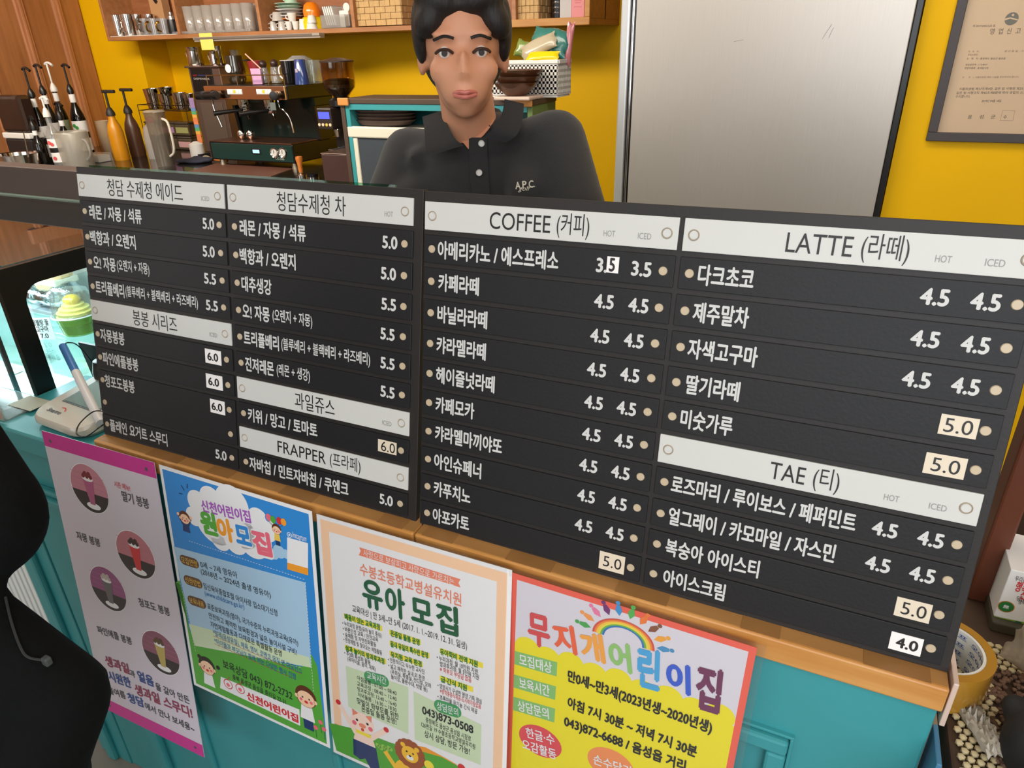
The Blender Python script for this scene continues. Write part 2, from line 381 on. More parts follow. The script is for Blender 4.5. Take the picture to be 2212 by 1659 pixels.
# ------------------------------------------------------------------ menu boards
S = 0.038
def bplane(o, yaw, lean, rl):
    yaw, lean, rl = map(math.radians, (yaw, lean, rl))
    xb = Vector((math.cos(yaw), math.sin(yaw), 0)); n = Vector((math.sin(yaw), -math.cos(yaw), 0)); ub = Vector((0, 0, 1)) * math.cos(lean) - n * math.sin(lean)
    return Plane(o, xb * math.cos(rl) + ub * math.sin(rl), ub * math.cos(rl) - xb * math.sin(rl))
o1 = _R @ (Vector((-17.0119, 28.4016, -4.1777)) * S) + EYE; o2 = _R @ (Vector((-2.5214, 21.5013, -4.2285)) * S) + EYE
PL, PR = bplane(o1, 0.208, 11.307, 0), bplane(o2, -0.181, 11.005, 0.533)
EM = 0.0225
def strip(parent, pl, u0, u1, r, rows, head, items):
    """one strip of the board; items: (text, (px,py) left, (px,py) right, size, bold, material, sticker)"""
    v0, v1 = r * S, (r + rows - 1 + 0.8486) * S
    x0, x1 = u0 * S, u1 * S
    s = obj('header_strip' if head else 'menu_strip', bx((x0, -v1, -0.0025), (x1, -v0, 0), 0.0006), white if head else black, parent)
    for uu in ((x0 + 0.27 * S, x1 - 0.30 * S)):
        for q in range(rows):
            vy = -(r + q + 0.424) * S
            b = lathe([(0.0, 0.0009), (0.0040, 0.0009), (0.0046, 0.0)], 20, M=Matrix.Translation((uu, vy, 0)))
            if head: lathe([(0.0046, 0.0), (0.0052, 0.0011), (0.0058, 0.0)], 20, b, 1, Matrix.Translation((uu, vy, 0)))
            obj('screw_cap', b, [white if head else pinm, ringm], s)
    pr = Print(); ps = {}
    for it in items:
        t, a, b = it[0], it[1], it[2]; size, bold, m, rr, stick = it[3], it[4], it[5], it[6], (it[7] if len(it) > 7 else None)
        cy = -(rr + 0.424) * S
        ua, ub = pl.at(*a)[0], pl.at(*b)[0]
        if stick:
            sa, sb = pl.at(stick[0], (stick[2] + stick[3]) / 2)[0], pl.at(stick[1], (stick[2] + stick[3]) / 2)[0]
            ytop, ybot = pl.at((stick[0] + stick[1]) / 2, stick[2])[1], pl.at((stick[0] + stick[1]) / 2, stick[3])[1]
            cy = (ytop + ybot) / 2; hh = abs(ytop - ybot) * 0.40
            k = obj('price_sticker', bx((sa, cy - hh, 0.0001), (sb, cy + hh, 0.0006)), stick[4], s)
            p2 = Print(); p2.text(t, (ua, cy), (ub, cy), size, m, 0.0009, bold); p2.mats and obj('price_lettering', p2.bm, p2.mats, s)
        else:
            pr.text(t, (ua, cy), (ub, cy), size, m, 0.00035, bold)
    pr.done('lettering', s, 1)
W, K, G = ink_w, ink_k, ink_g
def I(t, xl, yl, xr, yr, r, size=EM, bold=0.032, m=None): return (t, (xl, yl), (xr, yr), size, bold, m or W, r)
def P5(t, xl, xr, y, r): return (t, (xl, y), (xr, y), 0.0205, 0.036, W, r)
def ST(t, xl, xr, y, r, box_, m=None, bold=0.0, sz_=0.0195): return (t, (xl, y), (xr, y), sz_, bold, K, r, box_ + (m or stk,))
def Hd(t, xl, yl, xr, yr, r, size=0.0265): return (t, (xl, yl), (xr, yr), size, 0.0, K, r)
def sm(t, xl, xr, y, r): return (t, (xl, y), (xr, y), 0.0088, 0.0, G, r)
def board(name_label, pl, outer):
    e = bpy.data.objects.new('menu_board', None); COL.objects.link(e); e.matrix_world = pl.M
    tag(e, name_label, 'menu board')
    obj('backing_board', bx((outer[0] * S, -outer[3] * S, -0.0125), (outer[1] * S, -outer[2] * S, -0.0025), 0.0008), black_b, e)
    return e
bl = board('black menu board with the ade, fruit tea, juice and frappe price strips', PL, (-0.08, 15.92, -0.27, 11.02))
br_ = board('black menu board with the coffee, latte and tea price strips', PR, (-0.06, 16.02, -0.30, 11.02))
A0, A1, B0, B1 = 0, 7.748, 7.908, 15.593
C0, C1, D0, D1 = 0, 7.797, 7.932, 15.806
s_ = lambda *a: strip(*a)
s_(bl, PL, A0, A1, 0, 1, 1, [Hd('청담 수제청 에이드', 232, 405, 394, 411, 0), sm('ICED', 435, 452, 427, 0.12)])
s_(bl, PL, A0, A1, 1, 1, 0, [I('레몬 / 자몽 / 석류', 193, 457, 306, 465, 1), P5('5.0', 438, 463, 484, 1)])
s_(bl, PL, A0, A1, 2, 1, 0, [I('백향과 / 오렌지', 195, 512, 293, 520, 2), P5('5.0', 438, 464, 540, 2)])
s_(bl, PL, A0, A1, 3, 1, 0, [I('오! 자몽', 202, 565, 250, 570, 3), I('(오렌지 + 자몽)', 253, 573, 323, 583, 3, 0.0185, 0.02), P5('5.5', 441, 467, 600, 3)])
s_(bl, PL, A0, A1, 4, 1, 0, [I('트리플베리', 207, 620, 269, 632, 4), I('(블루베리 + 블랙베리 + 라즈베리)', 272, 634, 428, 654, 4, 0.0185, 0.02), P5('5.5', 445, 471, 658, 4)])
s_(bl, PL, A0, A1, 5, 1, 1, [Hd('봉봉 시리즈', 287, 681, 382, 696, 5), sm('ICED', 453, 469, 721, 5.12)])
s_(bl, PL, A0, A1, 6, 1, 0, [I('자몽봉봉', 217, 722, 269, 729, 6), ST('6.0', 449, 472, 771, 6, (444, 478, 752, 790), stk_w, 0.03, 0.0165)])
s_(bl, PL, A0, A1, 7, 1, 0, [I('파인에플봉봉', 222, 772, 299, 787, 7), ST('6.0', 451, 474, 825, 7, (446, 481, 806, 844), stk_w, 0.03, 0.0165)])
s_(bl, PL, A0, A1, 8, 2, 0, [I('청포도봉봉', 227, 824, 291, 835, 8), ST('6.0', 458, 481, 878, 8, (455, 486, 861, 897), stk_w, 0.03, 0.0165)])
s_(bl, PL, A0, A1, 10, 1, 0, [I('플레인 요거트 스무디', 238, 920, 362, 952, 10), P5('5.0', 466, 490, 985, 10)])
s_(bl, PL, B0, B1, 0, 1, 1, [Hd('청담수제청 차', 598, 435, 747, 446, 0), sm('HOT', 831, 849, 463, 0.12)])
s_(bl, PL, B0, B1, 1, 1, 0, [I('레몬 / 자몽 / 석류', 518, 491, 661, 505, 1), P5('5.0', 826, 859, 526, 1)])
s_(bl, PL, B0, B1, 2, 1, 0, [I('백향과 / 오렌지', 518, 551, 639, 566, 2), P5('5.0', 823, 856, 591, 2)])
s_(bl, PL, B0, B1, 3, 1, 0, [I('대추생강', 522, 612, 587, 620, 3), P5('5.5', 824, 856, 657, 3)])
s_(bl, PL, B0, B1, 4, 1, 0, [I('오! 자몽', 524, 671, 583, 680, 4), I('(오렌지 + 자몽)', 589, 682, 675, 695, 4, 0.0185, 0.02), P5('5.5', 822, 853, 721, 4)])
s_(bl, PL, B0, B1, 5, 1, 0, [I('트리플베리', 527, 730, 603, 744, 5), I('(블루베리 + 블랙베리 + 라즈베리)', 608, 745, 800, 778, 5, 0.0185, 0.02), P5('5.5', 822, 853, 786, 5)])
s_(bl, PL, B0, B1, 6, 1, 0, [I('진저레몬', 530, 786, 592, 798, 6), I('(레몬 + 생강)', 598, 799, 670, 813, 6, 0.0185, 0.02), P5('5.5', 822, 853, 846, 6)])
s_(bl, PL, B0, B1, 7, 1, 1, [Hd('과일쥬스', 637, 866, 723, 884, 7), sm('ICED', 826, 846, 914, 7.12)])
s_(bl, PL, B0, B1, 8, 1, 0, [I('키위 / 망고 / 토마토', 536, 899, 686, 932, 8), ST('6.0', 824, 854, 966, 8, (817, 857, 949, 982))])
s_(bl, PL, B0, B1, 9, 1, 1, [Hd('FRAPPER', 600, 967, 704, 990, 9, 0.0255), Hd('(프라페)', 713, 992, 779, 1006, 9, 0.023)])
s_(bl, PL, B0, B1, 10, 1, 0, [I('자바칩 / 민트자바칩 / 쿠엔크', 539, 1003, 753, 1053, 10), P5('5.0', 820, 849, 1081, 10)])
s_(br_, PR, C0, C1, 0, 1, 1, [Hd('COFFEE', 1058, 478, 1189, 487, 0, 0.0265), Hd('(커피)', 1203, 488, 1273, 494, 0, 0.025), sm('HOT', 1304, 1329, 505, 0.12), sm('ICED', 1378, 1407, 511, 0.12)])
s_(br_, PR, C0, C1, 1, 1, 0, [I('아메리카노 / 에스프레소', 946, 541, 1207, 562, 1), P5('3.', 1288, 1312, 573, 1), ST('5', 1316, 1329, 574, 1, (1311, 1337, 550, 594), stk_w, 0.03, 0.0195), P5('3.5', 1364, 1408, 579, 1)])
cof = [('카페라떼', 947, 614, 1035, 622, 1283, 1326, 656, 1357, 1401, 663), ('바닐라라떼', 945, 682, 1053, 692, 1275, 1317, 727, 1348, 1391, 734),
       ('캬라멜라떼', 943, 747, 1050, 760, 1268, 1310, 798, 1340, 1382, 807), ('헤이즐넛라떼', 942, 812, 1069, 829, 1262, 1303, 869, 1332, 1375, 880),
       ('카페모카', 941, 874, 1025, 886, 1257, 1298, 940, 1327, 1368, 953), ('캬라멜마끼야또', 940, 936, 1085, 962, 1251, 1291, 1007, 1320, 1361, 1020),
       ('아인슈페너', 938, 997, 1040, 1016, 1247, 1286, 1070, 1314, 1355, 1084), ('카푸치노', 937, 1055, 1017, 1070, 1241, 1280, 1138, 1308, 1348, 1152)]
for k, q in enumerate(cof):
    s_(br_, PR, C0, C1, k + 2, 1, 0, [I(q[0], q[1], q[2], q[3], q[4], k + 2), P5('4.5', q[5], q[6], q[7], k + 2), P5('4.5', q[8], q[9], q[10], k + 2)])
s_(br_, PR, C0, C1, 10, 1, 0, [I('아포카토', 935, 1110, 1014, 1127, 10), ST('5.0', 1303, 1343, 1216, 10, (1294, 1350, 1191, 1239))])
s_(br_, PR, D0, D1, 0, 1, 1, [Hd('LATTE', 1699, 522, 1843, 530, 0, 0.0265), Hd('(라떼)', 1862, 533, 1965, 540, 0, 0.025), sm('HOT', 2021, 2057, 556, 0.12), sm('ICED', 2129, 2173, 564, 0.12)])
lat = [('다크초코', 1508, 594, 1629, 606, 1988, 2053, 637, 2097, 2165, 646), ('제주말차', 1497, 674, 1618, 688, 1967, 2032, 728, 2076, 2141, 739), ('자색고구마', 1486, 751, 1637, 772, 1948, 2012, 818, 2055, 2119, 829)]
for k, q in enumerate(lat):
    s_(br_, PR, D0, D1, k + 1, 1, 0, [I(q[0], q[1], q[2], q[3], q[4], k + 1), P5('4.5', q[5], q[6], q[7], k + 1), P5('4.5', q[8], q[9], q[10], k + 1)])
s_(br_, PR, D0, D1, 4, 1, 0, [I('딸기라떼', 1482, 830, 1598, 847, 4), ST('5.0', 2039, 2103, 920, 4, (2028, 2114, 893, 949))])
s_(br_, PR, D0, D1, 5, 1, 0, [I('미숫가루', 1470, 905, 1583, 922, 5), ST('5.0', 2011, 2075, 1006, 5, (1995, 2088, 977, 1035))])
s_(br_, PR, D0, D1, 6, 1, 1, [Hd('TAE', 1663, 1018, 1739, 1032, 6, 0.0265), Hd('(티)', 1757, 1035, 1813, 1046, 6, 0.025), sm('HOT', 1909, 1943, 1076, 6.12), sm('ICED', 2006, 2046, 1096, 6.12)])
s_(br_, PR, D0, D1, 7, 1, 0, [I('로즈마리 / 루이보스 / 페퍼민트', 1450, 1047, 1851, 1124, 7), P5('4.5', 1882, 1940, 1146, 7), P5('4.5', 1980, 2040, 1167, 7)])
s_(br_, PR, D0, D1, 8, 1, 0, [I('얼그레이 / 카모마일 / 자스민', 1444, 1117, 1805, 1194, 8), P5('4.5', 1867, 1924, 1222, 8), P5('4.5', 1962, 2021, 1244, 8)])
s_(br_, PR, D0, D1, 9, 1, 0, [I('복숭아 아이스티', 1437, 1187, 1640, 1232, 9), ST('5.0', 1946, 2003, 1317, 9, (1932, 2013, 1291, 1344))])
s_(br_, PR, D0, D1, 10, 1, 0, [I('아이스크림', 1432, 1252, 1566, 1283, 10), ST('4.0', 1934, 1985, 1390, 10, (1920, 1994, 1366, 1415), stk_w, 0.03, 0.016)])
# glass sheet that stands right behind the left board
gp = obj('glass_screen', bx((0.004, -0.4185, -0.022), (14.6 * S, 0.0135, -0.018)), glass('green_edge_glass', (190, 226, 210), 0.02)); gp.matrix_world = PL.M
tag(gp, 'upright clear glass screen with a greenish edge right behind the left menu board', 'glass screen')

# ------------------------------------------------------------------ posters on the counter front
def poster_plane(x0, z0, lean, yaw, rl):
    r = Vector((math.cos(yaw), math.sin(yaw), 0)); n = Vector((math.sin(yaw), -math.cos(yaw), 0)); up = Vector((0, 0, 1)) * math.cos(lean) - n * math.sin(lean)
    # image-down rotation convention of the fit: r2 = r cos + d sin
    return Plane((x0, 0.586, z0), r * math.cos(rl) - up * math.sin(rl), up * math.cos(rl) + r * math.sin(rl))
def poster(label, pl, wd, hg, cat='poster'):
    e = bpy.data.objects.new('poster', None); COL.objects.link(e); e.matrix_world = pl.M; tag(e, label, cat); return e
def cm(n, c, r=0.35): return mat('print_' + n, c, r)
c_blue, c_lb, c_green, c_dg, c_brown, c_yel = cm('sky_blue', (52, 140, 216)), cm('pale_blue', (172, 206, 232)), cm('grass_green', (86, 170, 62)), cm('dark_green', (30, 96, 66)), cm('pill_brown', (104, 72, 52)), cm('pill_yellow', (240, 200, 90))
c_wh, c_pur, c_or, c_red, c_sal, c_pea = cm('sheet_white', (238, 238, 240)), cm('purple', (168, 92, 190)), cm('orange', (244, 160, 50)), cm('red', (214, 54, 60)), cm('salmon', (238, 140, 112)), cm('peach', (250, 208, 172))
c_tx, c_tb, c_hl, c_lg, c_skin, c_hair = cm('text_dark', (40, 44, 50)), cm('text_blue', (46, 110, 170)), cm('highlight', (244, 226, 70)), cm('light_green', (208, 226, 190)), cm('skin', (248, 206, 170)), cm('hair_brown', (96, 50, 30))
c_pk, c_mag, c_lil, c_navy = cm('pink', (236, 110, 130)), cm('magenta', (206, 52, 148)), cm('lilac_white', (214, 206, 218)), cm('navy', (34, 60, 110))
lam = glass('laminate_film', (252, 252, 252), 0.05, 0.06)

# blue recruitment poster
pB = poster_plane(-0.884, 0.982, 0.118, -0.005, 0.004); eB = poster('blue nursery recruitment poster with a big white cloud and green hill', pB, 0.297, 0.43)
sh = obj('sheet', bx((0, -0.43, -0.0006), (0.297, 0, 0)), c_wh, eB)
q = lambda x, y: pB.at(330 + x / 2.6325, 990 + y / 2.6325)
k = 0.297 / 884
A = Print()
A.poly([(0.006, -0.006), (0.291, -0.006), (0.291, -0.424), (0.006, -0.424)], c_blue, 0.0003)
A.poly([q(130, 705), q(150, 712), q(180, 780), q(205, 960), q(245, 1060), q(850, 1185), q(872, 1108), q(905, 1118), q(935, 1180)] + [(0.291, -0.424), (0.006, -0.424), (0.006, -0.21)], c_green, 0.0005)
A.poly([q(118, 500), q(868, 706), q(902, 1190), q(240, 1065)], c_lb, 0.0007)
A.poly([q(205, 940), q(888, 1130), q(902, 1190), q(240, 1065)], c_lg, 0.0008)
for x, y, r in ((330, 235, 68), (450, 265, 100), (255, 250, 62), (235, 330, 50), (350, 360, 120), (500, 390, 110), (470, 470, 70), (570, 470, 90), (640, 400, 66), (600, 350, 60), (385, 460, 60), (720, 530, 34), (760, 545, 24), (690, 545, 26)):
    A.disc(*q(x, y), r * k, c_wh if x < 680 else c_lb, z=0.0010 + 0.00001 * (x % 7))
def dash(a, b, n):
    a, b = Vector(q(*a)), Vector(q(*b))
    for i in range(n): A.line(a.lerp(b, (i + .15) / n), a.lerp(b, (i + .7) / n), 0.0008, c_wh, 0.0013)
dash((205, 468), (868, 690), 42); dash((868, 700), (915, 1330), 36); dash((118, 520), (245, 1100), 36); dash((245, 1055), (850, 1190), 30)
for a, b in (((150, 198), (170, 203)), ((162, 152), (180, 182)), ((197, 145), (197, 170))): A.line(q(*a), q(*b), 0.0018, c_navy, 0.0013)
# white card where the code was, orange foot
A.poly([q(765, 448), q(884, 482), q(884, 625), q(766, 592)], c_wh, 0.0012); A.poly([q(766, 592), q(884, 625), q(885, 665), q(766, 630)], c_or, 0.0012)
A.disc(*q(778, 435), 13 * k, c_wh, z=.0012); A.disc(*q(778, 435), 10 * k, c_blue, z=.0013); A.disc(*q(778, 435), 5 * k, c_wh, z=.0014)
def pill(P, qq, a, b, hh, m, z=0.0012):
    a, b = Vector(qq(*a)), Vector(qq(*b)); d = (b - a).normalized(); r = hh / 2
    P.line(a + d * r, b - d * r, hh, m, z); P.disc(*(a + d * r), r, m, z=z + .00002); P.disc(*(b - d * r), r, m, z=z + .00003)
for a, b in (((155, 570), (263, 604)), ((178, 685), (283, 718)), ((200, 800), (304, 834))): pill(A, q, a, b, 0.0185, c_brown)
def kid(P, c, r, shirt, face=True, hair=c_hair, arms=None, legs=None, z=.0015):
    x, y = c
    if legs: P.poly([(x - r * .5, y - r * 1.9), (x + r * .5, y - r * 1.9), (x + r * .55, y - r * 3.3), (x - r * .45, y - r * 3.3)], legs, z)
    P.poly([(x - r * .55, y - r * .8), (x + r * .55, y - r * .8), (x + r * .75, y - r * 2.3), (x - r * .75, y - r * 2.3)], shirt, z + .00005)
    if arms == 'up':
        P.line((x - r * .5, y - r * 1.1), (x - r * 1.25, y + r * .3), r * .42, shirt, z + .00006); P.line((x + r * .5, y - r * 1.1), (x + r * 1.25, y + r * .3), r * .42, shirt, z + .00007)
        P.disc(x - r * 1.25, y + r * .4, r * .28, c_skin, z=z + .00008); P.disc(x + r * 1.25, y + r * .4, r * .28, c_skin, z=z + .00008)
    P.disc(x, y + r * .12, r * 1.08, hair, z=z + .0001); P.disc(x, y - r * .12, r * .9, c_skin, z=z + .00013, ry=r * .8)
    P.disc(x - r * .95, y - r * .1, r * .2, c_skin, z=z + .00013); P.disc(x + r * .95, y - r * .1, r * .2, c_skin, z=z + .00013)
    for s in (-1, 1):
        P.disc(x + s * r * .34, y - r * .02, r * .09, c_tx, z=z + .00016); P.disc(x + s * r * .52, y - r * .3, r * .16, c_pk, z=z + .00015)
    P.disc(x, y - r * .42, r * .2, c_red, z=z + .00016, ry=r * .15)
kid(A, q(183, 340), 32 * k, c_navy, arms='up'); kid(A, q(705, 405), 24 * k, c_yel, legs=c_navy)
for i, (x, y, cc) in enumerate(((655, 338, c_blue), (660, 335, c_pk), (685, 348, c_green), (720, 355, c_red), (745, 362, c_or))):
    A.disc(*q(x, y), 15 * k, cc, ry=18 * k, z=.0017 + i * 1e-5); A.line(q(x, y + 16), q(700, 400 + i), 0.0005, c_tx, .00155)
kid(A, q(310, 1185), 52 * k, c_wh, hair=cm('hair_black', (40, 34, 34))); kid(A, q(872, 1362), 58 * k, c_wh, legs=c_navy)
for x, y in ((265, 1125), (372, 1190)): A.disc(*q(x, y), 13 * k, cm('hair_black', (40, 34, 34)), z=.00165)
for x, y in ((928, 1530), (955, 1500), (975, 1540)): A.disc(*q(x, y), 13 * k, c_pk, z=.0015); A.line(q(x, y + 8), q(x + 6, y + 60), 0.001, c_dg, .0014)
A.poly([q(388, 1240), q(835, 1428), q(840, 1520), q(384, 1305)], c_wh, .0014)
for x, y in ((430, 1283), (498, 1310)):
    A.disc(*q(x, y), 30 * k, c_red, z=.0016); A.disc(*q(x, y), 25 * k, c_wh, z=.00163); A.disc(*q(x, y + 4), 12 * k, c_pk, z=.00166); A.line(q(x, y - 28), q(x + 6, y - 42), .0012, c_red, .0016)
A.done('illustration', eB)
T = Print()
def tx(P, qq, s, x0, y0, x1, y1, size, m, bold=0.0, z=.0022, shear=0, sp=1.0): P.text(s, qq(x0, y0), qq(x1, y1), size, m, z, bold, shear, sp)
t = lambda *a, **kw: tx(T, q, *a, **kw)
t('신천어린이집', 275, 265, 560, 335, 0.0225, c_wh, 0.09, z=.0019); t('신천어린이집', 277, 266, 558, 334, 0.022, c_pur, 0.045)
for ch, x0, y0, x1, y1, m, s in (('원', 272, 355, 366, 380, c_green, .042), ('아', 366, 393, 460, 418, c_or, .040), ('모', 470, 425, 560, 448, c_blue, .040), ('집', 568, 468, 676, 495, c_pk, .042)):
    t(ch, x0 - 4, y0, x1 + 4, y1 + 1, s * 1.06, c_wh, 0.11, z=.0020); t(ch, x0, y0, x1, y1, s, m, 0.055)
t('Instagram', 795, 436, 876, 462, 0.014, c_wh, 0.0, shear=0.3)
for s, a, b in (('모집연령', (163, 573), (254, 602)), ('신청방법', (187, 687), (273, 716)), ('보육내용', (210, 803), (293, 832))): t(s, *a, *b, 0.0135, c_pill if False else c_yel)
for s, a, b, sz_, m in (('0세 ~ 7세 영유아', (272, 600), (482, 664), .0135, c_tx), ('(2018년 ~ 2024년 출생 영유아)', (275, 642), (672, 780), .0135, c_tx), ('임신육아종합포털 아이사랑 입소대기신청', (290, 722), (710, 880), .0135, c_tx), ('(www.childcare.go.kr)', (298, 768), (522, 848), .013, c_tb),
                        ('표준보육과정(영아), 국가수준의 누리과정교육(유아)', (312, 840), (828, 1053), .0135, c_tx), ('안전하고 쾌적한 보육환경과 넓은 놀이시설 구비!', (320, 890), (820, 1103), .0135, c_tx), ('자연체험활동과 다채로운 특별활동 운영', (330, 940), (735, 1110), .0135, c_tx),
                        ('*발레(음성유일), 체육, 영어, 코앤코 뮤직 앤 퍼포먼스', (345, 990), (850, 1212), .0135, c_tb), ('*아이들과 부모님이 함께 하는 다양한 행사 진행', (352, 1035), (815, 1243), .0135, c_tb), ('보육상담 043) 872-2732', (400, 1168), (795, 1355), .0205, c_tx), ('충북 음성군 음성읍 중리길 22-31', (455, 1240), (758, 1385), .0125, c_tx)):
    t(s, *a, *b, sz_, m, 0.006)
t('신천어린이집', 535, 1345, 830, 1482, .0185, c_red, .05)
T.line(q(345, 1008), q(850, 1226), .0006, c_red, .0021); T.line(q(352, 1053), q(815, 1258), .0006, c_red, .0021)
T.done('lettering', eB)

# peach recruitment poster
pP = poster_plane(-0.581, 0.977, 0.141, -0.004, -0.013); eP = poster('cream nursery recruitment poster with a peach border, pig and lion drawings', pP, 0.297, 0.42)
obj('sheet', bx((0, -0.42, -0.0006), (0.297, 0, 0)), c_wh, eP)
obj('laminate', bx((-0.002, -0.424, -0.0010), (0.290, 0.003, 0.0012)), lam, eP)
q2 = lambda x, y: pP.at(680 + x / 2.916, 1090 + y / 2.916)
A = Print(); ww, hh = 0.297, 0.42
k2 = 0.297 / 1225
for a, b in (((0.006, -0.022), (0.291, -0.006)), ((0.006, -0.414), (0.020, -0.022)), ((0.277, -0.414), (0.291, -0.022)), ((0.006, -0.414), (0.291, -0.36))): A.poly([a, (b[0], a[1]), b, (a[0], b[1])], c_pea, .0003)
A.poly([q2(92, 1375), q2(250, 1412), q2(480, 1500), q2(800, 1590), q2(1000, 1700)] + [(0.291, -0.414), (0.006, -0.414)], c_green, .0005)
A.poly([q2(560, 1500), q2(700, 1530), q2(830, 1600), q2(900, 1640), q2(500, 1580)], c_or, .00048)
for pts in ([(280, 268), (918, 470), (905, 492), (918, 522), (277, 318), (290, 292)],): A.poly([q2(*p) for p in pts], c_sal, .0006)
A.poly([q2(195, 1015), q2(590, 1150), q2(590, 1445), q2(212, 1272)], c_lg, .0006); A.poly([q2(622, 1175), q2(1050, 1388), q2(1045, 1640), q2(630, 1478)], c_lg, .0006)
pill(A, q2, (312, 1078), (468, 1118), 0.020, cm('tag_green', (70, 160, 100))); pill(A, q2, (752, 1258), (924, 1312), 0.021, cm('tag_green', (70, 160, 100)))
hls = (((185, 700), (425, 782)), ((190, 897), (450, 990)), ((470, 802), (668, 868)), ((472, 870), (722, 952)), ((472, 935), (680, 1008)), ((788, 918), (1060, 1015)), ((788, 1090), (998, 1165)))
for a, b in hls: A.line(q2(*a), q2(*b), .0085, c_hl, .0007)
# pig in dungarees
x, y = q2(300, 1375); r = .021; pigc = cm('pig_cream', (250, 222, 206))
for s in (-1, 1): A.line((x + s * r * .6, y - r * 1.2), (x + s * r * 2.0, y + r * (.9 if s < 0 else .2)), r * .42, pigc, .0011); A.disc(x + s * r * 2.05, y + r * (1.0 if s < 0 else .3), r * .22, c_red, z=.0012)
A.disc(x + r * .1, y - r * 1.9, r * .95, pigc, z=.0010, ry=r * 1.2); A.poly([(x - r * .9, y - r * 1.8), (x + r * 1.1, y - r * 1.8), (x + r * 1.35, y - r * 3.6), (x + r * .5, y - r * 3.9), (x + r * .1, y - r * 3.2), (x - r * .35, y - r * 3.5), (x - r * .95, y - r * 3.3)], c_navy, .00115)
A.disc(x, y, r * 1.02, pigc, z=.0012, ry=r * .92)
for s in (-1, 1): A.poly([(x + s * r * .85, y + r * .95), (x + s * r * .3, y + r * .75), (x + s * r * .8, y + r * .35)], c_sal, .00125); A.disc(x + s * r * .45, y + r * .1, r * .11, c_tx, z=.0013); A.disc(x + s * r * .7, y - r * .25, r * .2, c_pk, z=.00128)
A.disc(x, y - r * .25, r * .3, c_sal, z=.0013, ry=r * .2); A.disc(x, y - r * .6, r * .14, c_red, z=.0013); A.line((x - r * .6, y - r * .95), (x + r * .7, y - r * .95), r * .3, c_hl, .0013)
# lion
x, y = q2(600, 1570); r = .017; mane = cm('mane_brown', (160, 86, 52)); lf = cm('lion_yellow', (248, 196, 60))
A.disc(x - r * .3, y - r * 2.2, r * 1.3, lf, z=.00095, ry=r * 1.3); A.line((x - r * 1.2, y - r * 2.6), (x - r * 2.6, y - r * .9), r * .5, lf, .00096)
for i in range(16): A.disc(x + r * 1.15 * math.cos(i * PI / 8), y + r * 1.15 * math.sin(i * PI / 8), r * .42, mane, z=.0010 + i * 1e-6)
A.disc(x, y, r * 1.2, mane, z=.00105); A.disc(x, y - r * .05, r * .85, lf, z=.0011)
for s in (-1, 1): A.disc(x + s * r * .7, y + r * .75, r * .25, lf, z=.00112); A.disc(x + s * r * .32, y + r * .15, r * .1, c_tx, z=.0012)
A.disc(x, y - r * .42, r * .36, c_wh, z=.00115, ry=r * .26); A.disc(x, y - r * .22, r * .13, c_tx, z=.0012, ry=r * .1)
A.disc(*q2(720, 1640), .008, c_hl, z=.0011); A.disc(*q2(925, 1655), .006, c_red, z=.0011)
for i in range(8): A.disc(*q2(395 + i * 12, 1512 + (i % 3) * 8 + i * 3), .0035, cm('bush_green', (150, 200, 90)), z=.0008)
A.done('illustration', eP)
T = Print(); t = lambda *a, **kw: tx(T, q2, *a, **kw)
t('사랑으로 보살피고 사랑으로 가르치는', 308, 300, 880, 485, .0125, c_wh, 0.0)
t('수봉초등학교병설유치원', 285, 402, 925, 602, .0215, c_sal, .012)
for ch, a, b, s in (('유', (300, 548), (430, 588), .050), ('아', (445, 598), (570, 636), .050), ('모', (605, 650), (745, 692), .048), ('집', (765, 700), (905, 742), .048)): t(ch, *a, *b, s, c_dg, .04)
gtag = cm('hand_green', (40, 130, 60))
